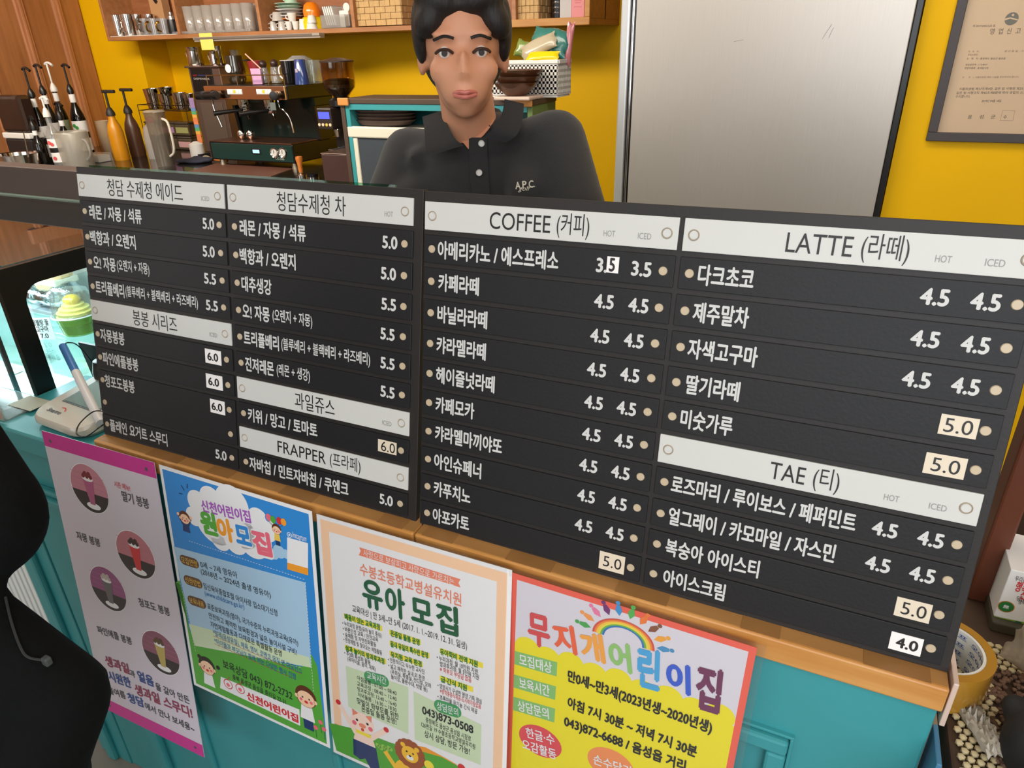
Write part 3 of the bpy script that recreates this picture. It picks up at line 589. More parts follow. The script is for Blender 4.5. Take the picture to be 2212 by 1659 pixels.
for s, a, b, sz_, m, bo in (('교육대상 | 만 3세~만 5세 (2017. 1. 1.~2019. 12. 31. 일생)', (238, 655), (960, 895), .0135, c_tx, 0), ('배움이 있는 교육과정', (190, 702), (412, 772), .0115, gtag, .04), ('• 누리과정 운영(유아 놀이 중심)', (175, 745), (422, 826), .0092, c_tx, 0), ('• 바른인성 교육 / 안전교육', (178, 778), (400, 851), .0092, c_tx, 0),
                            ('• 숲체험 및 자연친화활동', (180, 812), (388, 883), .0092, c_tx, 0), ('• 현장체험 및 찾아오는 체험활동', (183, 846), (425, 934), .0092, c_tx, 0), ('쉼과 놀이의 방과후과정', (195, 900), (440, 988), .0112, gtag, .04), ('• 주3회 특성화 활동', (188, 930), (352, 994), .0092, c_tx, 0), ('(유아미술, 음악, 체육)', (208, 970), (385, 1038), .0092, c_tx, 0),
                            ('온종일 돌봄 운영', (478, 806), (662, 868), .0112, gtag, .04), ('읍내 유일의 특수반 운영', (478, 874), (715, 950), .0112, gtag, .04), ('유치원 교육 환경', (480, 940), (675, 1005), .0112, gtag, .04), ('• 전문적이고 우수한 교사진', (462, 972), (692, 1053), .0092, c_tx, 0), ('• 넓고 쾌적한 실내,외 환경', (465, 1010), (692, 1095), .0092, c_tx, 0),
                            ('(유희실, 특별실, 잔디밭, 모래', (480, 1050), (732, 1143), .0092, c_tx, 0), ('놀이장, 물분수대, 텃밭 등)', (482, 1083), (710, 1168), .0092, c_tx, 0), ('유아학비 전액 지원', (790, 922), (1028, 1005), .0115, gtag, .04), ('• 누리과정: 월 10만원 지원', (770, 958), (1028, 1052), .0095, c_tx, 0), ('방과후과정: 월 5만원 지원', (790, 1000), (1035, 1088), .0095, c_tx, 0),
                            ('※ 학부모 부담금 없음', (790, 1033), (988, 1105), .0095, c_red, 0), ('급·간식 지원', (795, 1095), (960, 1155), .0115, gtag, .04), ('• 영양사가 구성한 영양 가득 점심', (775, 1135), (1052, 1240), .0092, c_tx, 0), ('※방학중중식제공-도시락지참없음', (790, 1170), (1048, 1272), .0092, c_red, 0), ('• 초록마을 유기농 간식 제공', (775, 1205), (1025, 1303), .0092, c_tx, 0),
                            ('교육시간', (330, 1070), (452, 1110), .0145, c_wh, .01), ('상담문의', (770, 1262), (905, 1308), .0150, c_wh, .01), ('아침돌봄 : 07:00 ~ 08:40', (268, 1088), (516, 1188), .0095, c_tx, 0), ('교육과정 : 08:40 ~ 12:40', (268, 1124), (516, 1224), .0095, c_tx, 0), ('방과후과정: 12:40 ~ 16:40', (270, 1158), (516, 1260), .0095, c_tx, 0),
                            ('저녁돌봄 : 16:30 ~ 18:30', (272, 1193), (516, 1293), .0095, c_tx, 0), ('맞벌이 학부모를 위한', (268, 1232), (530, 1335), .0125, c_tx, .006), ('온종일 돌봄 운영!', (295, 1280), (515, 1368), .0125, c_tx, .006), ('043)873-0508', (678, 1298), (1000, 1425), .0185, c_tx, .03), ('충청북도 음성군 음성읍 시장로', (700, 1352), (985, 1475), .0105, c_tx, 0),
                            ('126번길 19 수봉초등학교병설유치원', (672, 1380), (1012, 1525), .0105, c_tx, 0), ('상시 상담, 방문 가능!', (692, 1440), (978, 1555), .0140, c_tx, .006)):
    t(s, *a, *b, sz_, m, bo)
T.done('lettering', eP)

# yellow recruitment poster with a rainbow
pY = poster_plane(-0.288, 0.980, 0.086, 0.001, 0.011); eY = poster('red framed yellow and white nursery poster with a rainbow', pY, 0.29, 0.41)
q3 = lambda x, y: pY.at(1080 + x / 3.687, 1220 + y / 3.687)
obj('sheet', bx((0.003, -0.415, -0.0006), (0.288, -0.003, 0)), cm('coral_red', (240, 104, 88)), eY)
obj('laminate', bx((0.0, -0.422, -0.0010), (0.2965, 0.003, 0.0012)), lam, eY)
A = Print()
x0, x1 = 0.0105, 0.2805
A.poly([(x0, -0.011), (x1, -0.011), (x1, -0.20), (x0, -0.20)], cm('lavender_white', (222, 218, 228)), .0003)
lemon = cm('lemon_yellow', (240, 226, 50))
A.poly([(x0, -0.108), (x1, -0.118), (x1, -0.408), (x0, -0.408)], lemon, .0005)
for i in range(9):
    xx = x0 + 0.015 + i * 0.030; A.disc(min(max(xx, x0 + .017), x1 - .017), -0.110 - 0.004 * (i % 2), 0.017, lemon, z=.0006 + i * 1e-6)
a, b = Vector(q3(735, 528)), Vector(q3(1232, 690)); c = (a + b) / 2; R0 = (b - a).length / 2
ang = math.degrees(math.atan2((b - a).y, (b - a).x))
for i, cc in enumerate(((214, 90, 80), (240, 140, 70), (246, 200, 80), (236, 220, 80), (110, 180, 90), (60, 120, 190))):
    A.arc(c.x, c.y, R0 * (1 - .065 * (i + 1)), R0 * (1 - .065 * i), cm('rainbow_%s' % 'abcdef'[i], cc), ang, ang + 180, .0009, fl=.80)
for i, cc in enumerate(((80, 170, 90), (244, 160, 90), (236, 130, 170), (120, 60, 120), (70, 150, 210), (90, 180, 90), (240, 130, 70), (140, 90, 70), (244, 170, 70), (80, 150, 200))):
    th = math.radians(ang + 172 - i * 18.0); m_ = cm('figure_%s' % 'abcdefghij'[i], cc); d = Vector((math.cos(th), math.sin(th))); n = Vector((-d.y, d.x)); p = c + Vector((d.x * R0 * 1.30, d.y * R0 * 1.16))
    A.disc(*(p + d * .0085), .0028, m_, z=.0009, n=12)
    A.poly([tuple(p + d * .0055 + n * .0022), tuple(p + d * .0055 - n * .0022), tuple(p - d * .002 - n * .0042), tuple(p - d * .009), tuple(p - d * .002 + n * .0042)], m_, .0009)
gt = cm('tag_soft_green', (140, 196, 120))
for pts in ([(120, 685), (457, 775), (452, 888), (115, 790)], [(112, 872), (447, 968), (440, 1075), (108, 975)], [(108, 1050), (440, 1145), (433, 1255), (104, 1155)]): A.poly([q3(*p) for p in pts], gt, .0009)
A.disc(*q3(320, 1405), 0.0305, cm('oval_red', (226, 84, 94)), ry=.026, z=.0009); A.disc(*q3(880, 1590), 0.0305, cm('oval_orange', (244, 150, 96)), ry=.026, z=.0009)
A.done('illustration', eY)
T = Print(); t = lambda *a, **kw: tx(T, q3, *a, **kw)
for ch, a, b, s, cc in (('무', (222, 500), (400, 550), .054, (216, 84, 88)), ('지', (425, 575), (605, 605), .044, (238, 108, 76)), ('개', (640, 640), (832, 672), .044, (246, 170, 80)), ('어', (868, 718), (1046, 752), .044, (150, 200, 120)),
                        ('린', (1095, 800), (1278, 850), .062, (80, 170, 224)), ('이', (1325, 880), (1520, 925), .044, (62, 100, 210)), ('집', (1560, 960), (1765, 1020), .066, (118, 60, 96))): t(ch, *a, *b, s, cm('letter_' + 'abcdefg'['무지개어린이집'.index(ch)], cc), .045)
for s, a, b, sz_, m, bo in (('모집대상', (155, 748), (415, 820), .0195, c_wh, .02), ('보육시간', (155, 935), (397, 1005), .0195, c_wh, .02), ('상담문의', (142, 1115), (390, 1185), .0195, c_wh, .02), ('만0세~만3세(2023년생~2020년생)', (540, 885), (1690, 1305), .020, c_tx, .04), ('아침 7시 30분 ~ 저녁 7시 30분', (540, 1090), (1570, 1490), .020, c_tx, .04),
                            ('043)872-6688 / 음성읍 거리', (512, 1245), (1480, 1610), .020, c_tx, .04), ('한글·수', (208, 1330), (435, 1395), .0195, c_wh, .02), ('오감활동', (178, 1420), (450, 1510), .0195, c_wh, .02), ('손수담기', (745, 1540), (1045, 1645), .0195, c_wh, .02)):
    t(s, *a, *b, sz_, m, bo)
T.done('lettering', eY)

# pink smoothie banner
pK = poster_plane(-1.165, 0.980, 0.117, 0.006, -0.004); eK = poster('tall lilac smoothie banner with magenta bands and four round drink pictures', pK, 0.268, 0.605, 'banner')
obj('sheet', bx((0, -0.605, -0.001), (0.268, 0, 0), 0.0), c_lil, eK)
A = Print(); q4 = lambda x, y: pK.at(x / 2.185, 900 + y / 2.185)
A.poly([(0, 0), (0.268, 0), (0.268, -0.028), (0, -0.028)], c_mag, .0004); A.poly([(0, -0.605), (0.268, -0.605), (0.268, -0.575), (0, -0.575)], c_mag, .0004)
for x in (0.018, 0.248):
    for y in (-0.016, -0.590): A.disc(x, y, .0035, cm('eyelet_grey', (90, 84, 92)), z=.0008, n=14)
mauve, mdark = cm('mauve', (176, 112, 140)), cm('picture_dark', (48, 40, 44))
for x, y, dr, bg, top in ((422, 340, (176, 90, 130), (196, 130, 146), (120, 30, 40)), (640, 652, (210, 50, 56), (190, 118, 130), (60, 40, 40)), (510, 813, (104, 100, 106), (150, 80, 130), (190, 180, 170)), (758, 1115, (190, 170, 96), (140, 84, 104), (90, 70, 40))):
    cx_, cy_ = q4(x, y); r = .0455; nm = '%d' % y
    A.disc(cx_, cy_, r * 1.03, c_wh, z=.0006, n=40); A.disc(cx_, cy_, r, cm('picture_ground_' + nm, bg), z=.0008, n=40); A.disc(cx_, cy_, r, mdark, z=.0010, a0=190, a1=350, n=24)
    for i in range(3): A.line((cx_ - r * .9, cy_ + r * (.1 + .25 * i)), (cx_ + r * .9, cy_ + r * (.05 + .25 * i)), .0008, mauve, .0009)
    dm = cm('drink_' + nm, dr)
    A.disc(cx_ + .003, cy_ - r * .72, r * .38, c_wh, z=.0012, ry=r * .14)
    A.poly([(cx_ - .012, cy_ + .018), (cx_ + .014, cy_ + .018), (cx_ + .008, cy_ - .030), (cx_ - .004, cy_ - .030)], dm, .0014); A.disc(cx_ + .001, cy_ + .019, .0132, c_wh, ry=.005, z=.0015)
    for i in range(7): A.disc(cx_ - .009 + .003 * i, cy_ + .023 + .003 * (i % 3), .0042, cm('fruit_' + nm, top), z=.0016 + 1e-5 * i, n=10)
A.done('illustration', eK)
T = Print(); t = lambda *a, **kw: tx(T, q4, *a, **kw)
wine, nvy = cm('wine_red', (150, 50, 84)), cm('banner_blue', (44, 78, 150))
for s, a, b, sz_, m, bo in (('시즌 메뉴!', (540, 316), (615, 338), .0125, c_red, .01), ('딸기 봉봉', (577, 372), (703, 412), .0215, c_tx, .01), ('자몽 봉봉', (362, 558), (473, 596), .0195, c_tx, .01), ('청포도 봉봉', (655, 872), (802, 922), .0195, c_tx, .01), ('파인애플 봉봉', (460, 1002), (622, 1060), .0195, c_tx, .01),
                            ('생과일', (497, 1148), (610, 1192), .027, wine, .03), ('과', (613, 1206), (638, 1218), .018, c_tx, .01), ('얼음', (650, 1220), (726, 1252), .027, nvy, .03), ('을 갈아 만든', (735, 1270), (895, 1340), .0195, c_tx, .01), ('시원한', (512, 1220), (618, 1258), .027, nvy, .03), ('생과일 스무디!', (637, 1283), (908, 1400), .028, wine, .03),
                            ('올여름', (512, 1288), (592, 1316), .0195, c_tx, .01), ('청담', (603, 1322), (680, 1352), .025, nvy, .03), ('에서 만나 보세용~', (685, 1362), (918, 1475), .0195, c_tx, .01)):
    t(s, *a, *b, sz_, m, bo)
T.done('lettering', eK)

# ------------------------------------------------------------------ fridge
fx0 = gY(1347, 0, YF).x - 0.004; fx1 = gY(1986, 0, YF).x; fd0 = gY(1376, 0, YF).x
fg = thing('fridge', 'tall brushed steel fridge against the yellow wall with a slim grip rail', 'fridge', ((fx0 + fx1) / 2, YF, 0))
def obL(name, bm, m, o, **kw): return obj(name, L(o, bm), m, o, **kw)
obL('cabinet_body', bx((fx0, YF + 0.05, 0.04), (fx1 + 0.012, YF + 0.78, 2.05), 0.004), mat('fridge_dark_side', (60, 58, 56), 0.4, 0.3), fg)
dr = obL('door', bx((fd0, YF, 0.12), (fx1 - 0.005, YF + 0.05, 2.02), 0.003), steel, fg)
sc_ = bmesh.new()
for (a, b, c) in (((1585, 90), (1600, 87), (1606, 86)), ((1776, 84), (1785, 70), (1797, 52)), ((1790, 82), (1797, 66), (1801, 60))):
    tube(sc_, [gY(*a, YF - 0.0002), gY(*b, YF - 0.0002), gY(*c, YF - 0.0002)], 0.0007, 4)
obL('scratch', sc_, mat('scratch_grey', (120, 116, 110), 0.5), fg)
obL('grip_rail', bx((fx0, YF - 0.012, 0.12), (fx0 + (fd0 - fx0) * 0.62, YF + 0.05, 2.02), 0.006), mat('pale_aluminium', (205, 206, 206), 0.3, 0.6), fg)
obL('grip_groove', bx((fx0 + (fd0 - fx0) * 0.62, YF + 0.01, 0.12), (fd0, YF + 0.05, 2.02), 0.001), plastic_k, fg)
obL('groove_bead', bx((fx0 + (fd0 - fx0) * 0.74, YF - 0.004, 0.12), (fx0 + (fd0 - fx0) * 0.90, YF + 0.03, 2.02), 0.003), chrome, fg)
obL('black_edge_strip', bx((fx1 - 0.004, YF - 0.001, 0.12), (fx1 + 0.014, YF + 0.06, 2.02), 0.002), plastic_k, fg)  # black strip between the fridge door and the wall section
obL('plinth', bx((fx0 + 0.02, YF + 0.02, 0.0), (fx1 - 0.02, YF + 0.6, 0.12)), plastic_k, fg)

# ------------------------------------------------------------------ framed business licence
ya = 2.63
p_bl, p_tl = gY(1999, 303, ya), gY(2065, 0, ya)
cw, ch_ = 0.34, 0.46
cf = thing('framed_certificate', 'dark framed official certificate on the yellow wall right of the fridge', 'certificate', (p_bl.x, ya, p_bl.z))
fb = bmesh.new(); frame_rect(fb, 0, cw, 0, ch_, 0.026, -0.018, 0.0, 0.002); obj('frame', fb, mat('dark_grey_frame', (66, 60, 62), 0.5, bump=0.05, bscale=200), cf)
tan = mat('aged_certificate_paper', (206, 180, 150), 0.6, noise=0.05, nscale=10)
obj('certificate_sheet', bx((0.024, -0.006, 0.024), (cw - 0.024, -0.003, ch_ - 0.024)), tan, cf)
pc = Plane(Vector((p_bl.x, ya - 0.0062, p_bl.z)), (1, 0, 0), (0, 0, 1))
q5 = lambda x, y: pc.at(1960 + x / 5.183, y / 5.183)
T = Print(); sage = mat('certificate_ink', (88, 80, 72), 0.6); lgt = mat('certificate_ink_pale', (140, 122, 104), 0.6)
cx_, cy_ = q5(1167, 210); T.disc(cx_, cy_, .0165, mat('seal_grey', (110, 108, 100), 0.6), z=.0005); T.disc(cx_ + .001, cy_ + .0095, .003, tan, z=.0007)
T.poly([(cx_ - .0165, cy_ + .001), (cx_ - .004, cy_ + .004), (cx_ + .016, cy_ - .002), (cx_ + .015, cy_ - .005), (cx_ - .004, cy_ + .0005), (cx_ - .0155, cy_ - .004)], tan, .0007)
for s, a, b, sz_, m in (('제 2019-0452125 호', (732, 290), (985, 287), .0072, sage), ('영', (925, 352), (975, 350), .017, sage), ('업', (1020, 350), (1070, 348), .017, sage), ('신', (1115, 348), (1165, 346), .017, sage), ('고', (1210, 346), (1270, 344), .017, sage),
                        ('대   표   자 :', (682, 577), (810, 577), .006, lgt), ('생 년 월 일 : 19', (1085, 573), (1300, 571), .006, lgt), ('영업소명칭 :', (678, 612), (800, 612), .006, lgt), ('소   재   지 : 충청북도 음성군 음성읍', (665, 656), (1100, 654), .006, sage), ('영업장면적 : 113.40㎡', (650, 725), (895, 722), .006, sage),
                        ('영업의종류 : 휴게음식점', (640, 763), (905, 762), .006, sage), ('조      건   1. 식품위생법 제반 시설을 준수하여야 합니다.', (615, 866), (1250, 860), .006, lgt), ('식품위생법 제37조제4항, 같은 법 시행령 제25조', (580, 997), (1330, 990), .0082, sage),
                        ('같은 법 시행규칙 제42조제8항에 따라 영업의 신고', (550, 1040), (1330, 1035), .0082, sage), ('수리합니다.', (540, 1080), (705, 1080), .0082, sage), ('2019년 04월 18일', (832, 1130), (1050, 1128), .0082, sage), ('음', (678, 1308), (722, 1308), .0125, sage), ('성', (807, 1306), (855, 1306), .0125, sage), ('군', (935, 1307), (985, 1307), .0125, sage), ('수', (1075, 1310), (1115, 1308), .0125, sage)):
    T.text(s, q5(*a), q5(*b), sz_, m, .0006)
for a, b in (((1068, 1235), (1205, 1240)), ((1205, 1240), (1180, 1352)), ((1180, 1352), (1038, 1350)), ((1038, 1350), (1068, 1235))): T.line(q5(*a), q5(*b), .0006, lgt, .0006)
ob = T.done('lettering', cf); ob.matrix_parent_inverse = Matrix(); ob.matrix_local = Matrix.Translation((0, -0.0062, 0)) @ Matrix.Rotation(PI / 2, 4, 'X')

# ------------------------------------------------------------------ wall shelf with compartments
YS = 3.5; zb = 1.632; ztop = 2.06
xs0 = gY(222, 45, YS).x; xs1 = gY(1273, 53, YS).x
ws = thing('wall_shelf', 'long open wooden wall shelf divided into boxes above the coffee machine', 'shelf', ((xs0 + xs1) / 2, YW, zb))
obL('bottom_board', bx((xs0, YS, zb), (xs1, YC, zb + 0.024), 0.002), shelf_wood, ws); obL('bottom_board', bx((xc + 0.002, YC, zb), (xs1, YW, zb + 0.024), 0.0), shelf_wood, ws)
obL('top_board', bx((xs0, YS, ztop), (xs1, YC, ztop + 0.024), 0.002), shelf_wood, ws)
obL('back_board', bx((xs0, YC - 0.012, zb + 0.024), (xs1, YC, ztop)), mat('shelf_back_wood', (168, 108, 68), 0.5, noise=1, col2=(144, 88, 52), nscale=5, stretch=(1, 6, 6)), ws)
obL('side_board', bx((xs0, YS, zb + 0.024), (xs0 + 0.022, YC, ztop), 0.002), shelf_wood, ws)
obL('side_board', bx((xs1 - 0.022, YS, zb + 0.024), (xs1, YW, ztop), 0.002), shelf_wood, ws)
for px in (380, 559, 762, 950, 1110):
    x = gY(px, 40, YS).x; obL('divider', bx((x - 0.011, YS, zb + 0.024), (x + 0.011, YC, ztop), 0.002), shelf_wood, ws)
xt = gY(905, 60, YS).x
obL('front_trim', bx((xt, YS - 0.012, zb - 0.004), (xs1 + 0.004, YS, zb + 0.030), 0.003), shelf_trim, ws)
obL('front_trim', bx((xs1 - 0.022, YS - 0.012, zb + 0.030), (xs1 + 0.004, YS, ztop + 0.02), 0.003), shelf_trim, ws)
obL('shelf_liner', bx((xs0 + 0.03, YS + 0.002, zb + 0.0245), (gY(376, 40, YS).x - .012, YC - 0.02, zb + 0.028)), plastic_w, ws)
zf = zb + 0.0285
rl_ = thing('shelf_light_bar', 'slim grey aluminium light bar along the shelf front under the glasses', 'light bar', (gY(560, 72, YS).x, YS - 0.03, zb - 0.01))
xa, xb_ = gY(420, 70, YS - .03).x, gY(694, 70, YS - .03).x
obL('housing', box(bx((xa, YS - 0.052, zb - 0.012), (xb_, YS - 0.0005, zb + 0.004), 0.003), (xa, YS - 0.045, zb - 0.022), (xb_, YS - 0.004, zb - 0.012), 0.002), mat('light_bar_grey', (178, 168, 156), 0.4, 0.4), rl_)
obL('diffuser', bx((xa + .01, YS - 0.0535, zb - 0.009), (xb_ - .05, YS - 0.0515, zb + 0.001)), mat('diffuser_grey', (120, 108, 98), 0.3), rl_)
nt_ = gY(447, 90, YS - 0.05)
note = obj('sticky_note', bx((-0.052, -0.0015, -0.045), (0.052, 0.0, 0.046)), mat('note_lemon', (232, 224, 110), 0.7), None, nt_); tag(note, 'pale yellow sticky note hanging from the light bar of the wall shelf', 'sticky note')

def col_loc(px, py, Y): return gY(px, py, Y)
def cyl_thing(name, label, cat, prof, m, loc, group=None, seg=24, handle=None, hm=None):
    t = thing(name, label, cat, loc, 0, group); obj('cup_body', lathe(prof, seg), m, t)
    if handle:
        hb = tube(bmesh.new(), curve_pts(handle, 5), 0.0045, 6); obj('handle', hb, hm or m, t)
    return t
def cup_prof(r0, r1, h, th=0.0015, up=True):
    p = [(0, 0), (r0 * .92, 0), (r0, 0.003), (r1, h), (r1 - th, h), (r0 - th, th + .001), (0, th + .001)]
    return p if up else [(r, h - z) for r, z in p][::-1]
def ctr_cup(px_l, px_r, py_t, Y, z0):
    """x centre, radius and height of a round vessel from its picture outline at depth Y, standing at z0"""
    c = gY((px_l + px_r) / 2, py_t, Y); a, b = gY(px_l, py_t, Y), gY(px_r, py_t, Y)
    return c.x, (b.x - a.x) / 2 * 0.93, c.z - z0
yy = 3.60
# steel tumblers and mugs, first compartment
names = (('tall polished steel cup standing leftmost on the wall shelf', 240, 262, 33), ('tall polished steel mug standing second from the left on the wall shelf', 262, 285, 31), ('tall steel cup standing third from the left on the wall shelf, dark stripe', 287, 302, 31), ('steel cup behind the glass mugs near the left end of the wall shelf', 313, 330, 31))
for lb, a, b, top in names:
    x, r, h = ctr_cup(a, b, top, yy, zf)
    t = cyl_thing('steel_cup', lb, 'cup', cup_prof(r * .82, r, h), chrome, (x, yy, zf), 'steel cups on the wall shelf', handle=[(r * .2, -r, h * .75), (r * .3, -r - .02, h * .65), (r * .3, -r - .018, h * .25), (r * .2, -r * .9, h * .15)] if 'mug' in lb else None)
for i, (a, b) in enumerate(((304, 320), (320, 341), (342, 362))):
    x, r, h = ctr_cup(a, b, 40, yy - .05, zf)
    lb = ('clear ribbed mug right of the tall steel cups', 'clear mug with a gold handle, left of the two gold-handled ones', 'clear mug with a gold handle next to the black jar')[i]
    t = thing('glass_mug', lb, 'mug', (x, yy - .05, zf), 0, 'steel and glass mugs on the wall shelf'); obj('mug_body', lathe(cup_prof(r * .9, r, h, .003), 20), glass('grey_glass', (214, 208, 204), 0.2, 0.1, milky=0.2), t)
    obj('handle', tube(bmesh.new(), curve_pts([(0, -r, h * .8), (0, -r - .022, h * .68), (0, -r - .022, h * .3), (0, -r, h * .18)], 5), .006, 6), gold if i else chrome, t)
x, r, h = ctr_cup(362, 379, 42, yy - .06, zf)
t = thing('black_jar', 'squat black jar with a silver lid knob in the corner of the first shelf box', 'jar', (x, yy - .06, zf)); obj('jar_body', lathe([(0, 0), (r, 0), (r * 1.05, h * .5), (r * .9, h), (0, h)], 20), plastic_k, t); obj('lid', lathe([(r * .7, h), (r * .7, h + .02), (.012, h + .026), (.012, h + .04), (0, h + .042)], 16), chrome, t)
x0_, x1_ = gY(335, 30, 3.68).x, gY(362, 30, 3.68).x
t = thing('cardboard_box', 'tall flat brown cardboard box with a black mark in the first shelf compartment', 'box', ((x0_ + x1_) / 2, 3.68, zf)); obj('carton', bx((-(x1_ - x0_) / 2, -.03, 0), ((x1_ - x0_) / 2, .03, .34), .002), mat('cardboard', (186, 140, 96), 0.8), t)
obj('printed_mark', tube(bmesh.new(), [(-.02, -.0305, .26), (0, -.0305, .21), (.018, -.0305, .185)], .012, 6), plastic_k, t)
# tall clear glasses
gm = bpy.data.meshes.new('tall_glass')
gb = lathe([(0, 0), (.031, 0), (.033, .004), (.036, .15), (.0345, .15), (.031, .012), (0, .010)], 20); gb.to_mesh(gm); gb.free()
glm = glass('tumbler_glass', (240, 236, 230), 0.12, 0.08, milky=0.26, milkcol=(235, 230, 224)); gm.materials.append(glm)
for p_ in gm.polygons: p_.use_smooth = True
xg0, xg1 = gY(402, 40, yy).x, gY(548, 40, yy).x
for row, (y, n, nm) in enumerate(((3.56, 8, 'front'), (3.66, 8, 'back'))):
    for i in range(n):
        g = link('tall_glass', gm, None, None, (xg0 + (xg1 - xg0) * i / (n - 1) - .03 * row + (.03 if row else 0), y, zf - .003)); tag(g, 'tall clear drinking glass, %s from the left in the %s row on the wall shelf' % (('first', 'second', 'third', 'fourth', 'fifth', 'sixth', 'seventh', 'eighth')[i], nm), 'glass', 'tall clear glasses in the %s row on the wall shelf' % nm)
pl_ = obj('plastic_tray', bx((xg0 - .05, 3.512, zf - .0036), (xg1 + .04, 3.53, zf + .012), .004), clear_p); tag(pl_, 'low clear plastic tray edge in front of the tall glasses', 'tray')
# cups and plates in the third compartment
def cup(lb, px_l, px_r, top, Y, z0, m, up=True, hs=-1, group='small cups on the wall shelf', flare=.72):
    x, r, h = ctr_cup(px_l, px_r, top, Y, z0)
    t = thing('espresso_cup', lb, 'cup', (x, Y, z0), 0, group)
    obj('cup_body', lathe(cup_prof(r * flare, r, h, .003) if up else cup_prof(r * flare, r, h, .003, False), 20), m, t)
    if hs: obj('handle', tube(bmesh.new(), curve_pts([(hs * r * .85, 0, h * .8), (hs * (r + .018), 0, h * .68), (hs * (r + .014), 0, h * .35), (hs * r * .75, 0, h * .25)], 4), .0035, 6), m, t)
    return x, h
zc = zf - .003
x, h = cup('grey cup, left one of the pair under the tipped grey cup', 582, 597, 46, 3.56, zc, porc_g, False)
cup('grey cup, right one of the pair under the tipped grey cup', 600, 616, 46, 3.56, zc, porc_g, False)
cup('grey cup stacked upside down on two grey cups', 587, 610, 26, 3.57, zc + h + .001, porc_g, False)
x, h = cup('small white espresso cup in front of the plate stack', 617, 630, 47, 3.56, zc, porc_w)
cup('small white espresso cup right under the upper white cup', 631, 644, 46, 3.56, zc, porc_w, hs=0)
cup('small white espresso cup on top of two white cups', 621, 638, 28, 3.565, zc + h + .001, porc_w)
cup('white handleless cup upside down left of the tall white cup pair', 645, 661, 41, 3.56, zc, porc_w, False, 0)
x, h = cup('lower white cup of the stacked pair beside the yellow bowl', 662, 684, 50, 3.555, zc, porc_w, False, 0)
cup('upper white cup of the stacked pair beside the yellow bowl', 663, 681, 33, 3.555, zc + h + .001, porc_w, False, 0)
def plate_prof(r): return [(0, 0), (r * .55, 0), (r, .012), (r, .015), (r * .55, .004), (0, .004)]
cx0 = gY(626, 30, 3.64).x; z_ = zc; rp = (gY(649, 20, 3.64).x - gY(603, 20, 3.64).x) / 2
for i, (lb, m) in enumerate((('lowest white plate of the plate stack on the wall shelf', porc_w), ('second white plate from the bottom of the plate stack on the wall shelf', porc_w), ('grey plate under the orange one in the plate stack', porc_g), ('orange plate in the middle of the plate stack', orange), ('white plate above the orange one in the plate stack', porc_w), ('grey plate below the mint plates in the stack', porc_g), ('white plate right below the mint plates', porc_w), ('lower mint green plate of the stack', mint), ('uppermost mint green plate of the stack', mint))):
    o = obj('plate', lathe(plate_prof(rp), 28), m, None, (cx0, 3.64, z_)); tag(o, lb, 'plate', 'stacked plates on the wall shelf'); z_ += .0158 if i < 8 else 0
x, r, h = ctr_cup(613, 636, 0, 3.64, z_ + .012)
cup('mint green cup standing on top of the plate stack', 614, 638, -12, 3.64, z_ + .016, mint, False)
x, r, h = ctr_cup(655, 694, 8, 3.6, zc)
t = thing('yellow_bowl', 'bright yellow bowl upside down under the orange bowl', 'bowl', (gY(678, 40, 3.62).x, 3.62, zc)); rb = sz(29, t.location); obj('bowl_body', lathe([(rb, 0), (rb * .97, .04), (rb * .8, .062), (0, .064)], 28), yel_gl, t)
t = thing('orange_bowl', 'bright orange bowl upside down on the yellow bowl', 'bowl', (gY(674, 30, 3.62).x, 3.62, zc + .064)); rb = sz(18, t.location); obj('bowl_body', lathe([(rb * 1.0, 0), (rb * 1.04, .03), (rb * .85, .06), (rb * .5, .074), (0, .076)], 28), orange, t)
# clear rack of white dishes
xr0, xr1 = gY(703, 50, 3.56).x, gY(756, 50, 3.56).x
rk = thing('dish_rack', 'clear plastic rack holding white square dishes on the wall shelf', 'rack', ((xr0 + xr1) / 2, 3.58, zc)); wv = (xr1 - xr0) / 2
rb_ = bmesh.new(); box(rb_, (-wv, -.06, 0), (wv, .06, .003)); box(rb_, (-wv, -.06, 0), (wv, -.057, .065)); box(rb_, (-wv, .057, 0), (wv, .06, .065)); box(rb_, (-wv, -.06, 0), (-wv + .003, .06, .065)); box(rb_, (wv - .003, -.06, 0), (wv, .06, .065))
obj('rack_body', rb_, clear_p, rk)
for i in range(5):
    o = obj('square_dish', bx((-.008, -.05, -.05), (0.0, .05, .05), .008), porc_w, None, ((xr0 + .03 + i * .014), 3.58, zc + .062), (0, -.22, 0)); tag(o, 'white dish standing on edge in the clear rack, %s' % ('leftmost', 'second from the left', 'middle one', 'second from the right', 'rightmost of the edge-on dishes')[i], 'dish', 'white dishes in the clear rack')
o = obj('square_dish', bx((-.032, -.008, 0), (.032, 0, .08), .006), porc_w, None, (gY(741, 45, 3.545).x + .004, 3.56, zc + .006)); tag(o, 'white square dish facing forward in the clear rack', 'dish')
o = obj('round_lid', lathe([(0, 0), (.022, 0), (.022, .006), (0, .007)], 24), porc_w, None, gY(748, 4, 3.56), (PI / 2, 0, 0)); o.location.z = zc + .1; tag(o, 'small round white lid resting on top of the white dishes', 'lid')
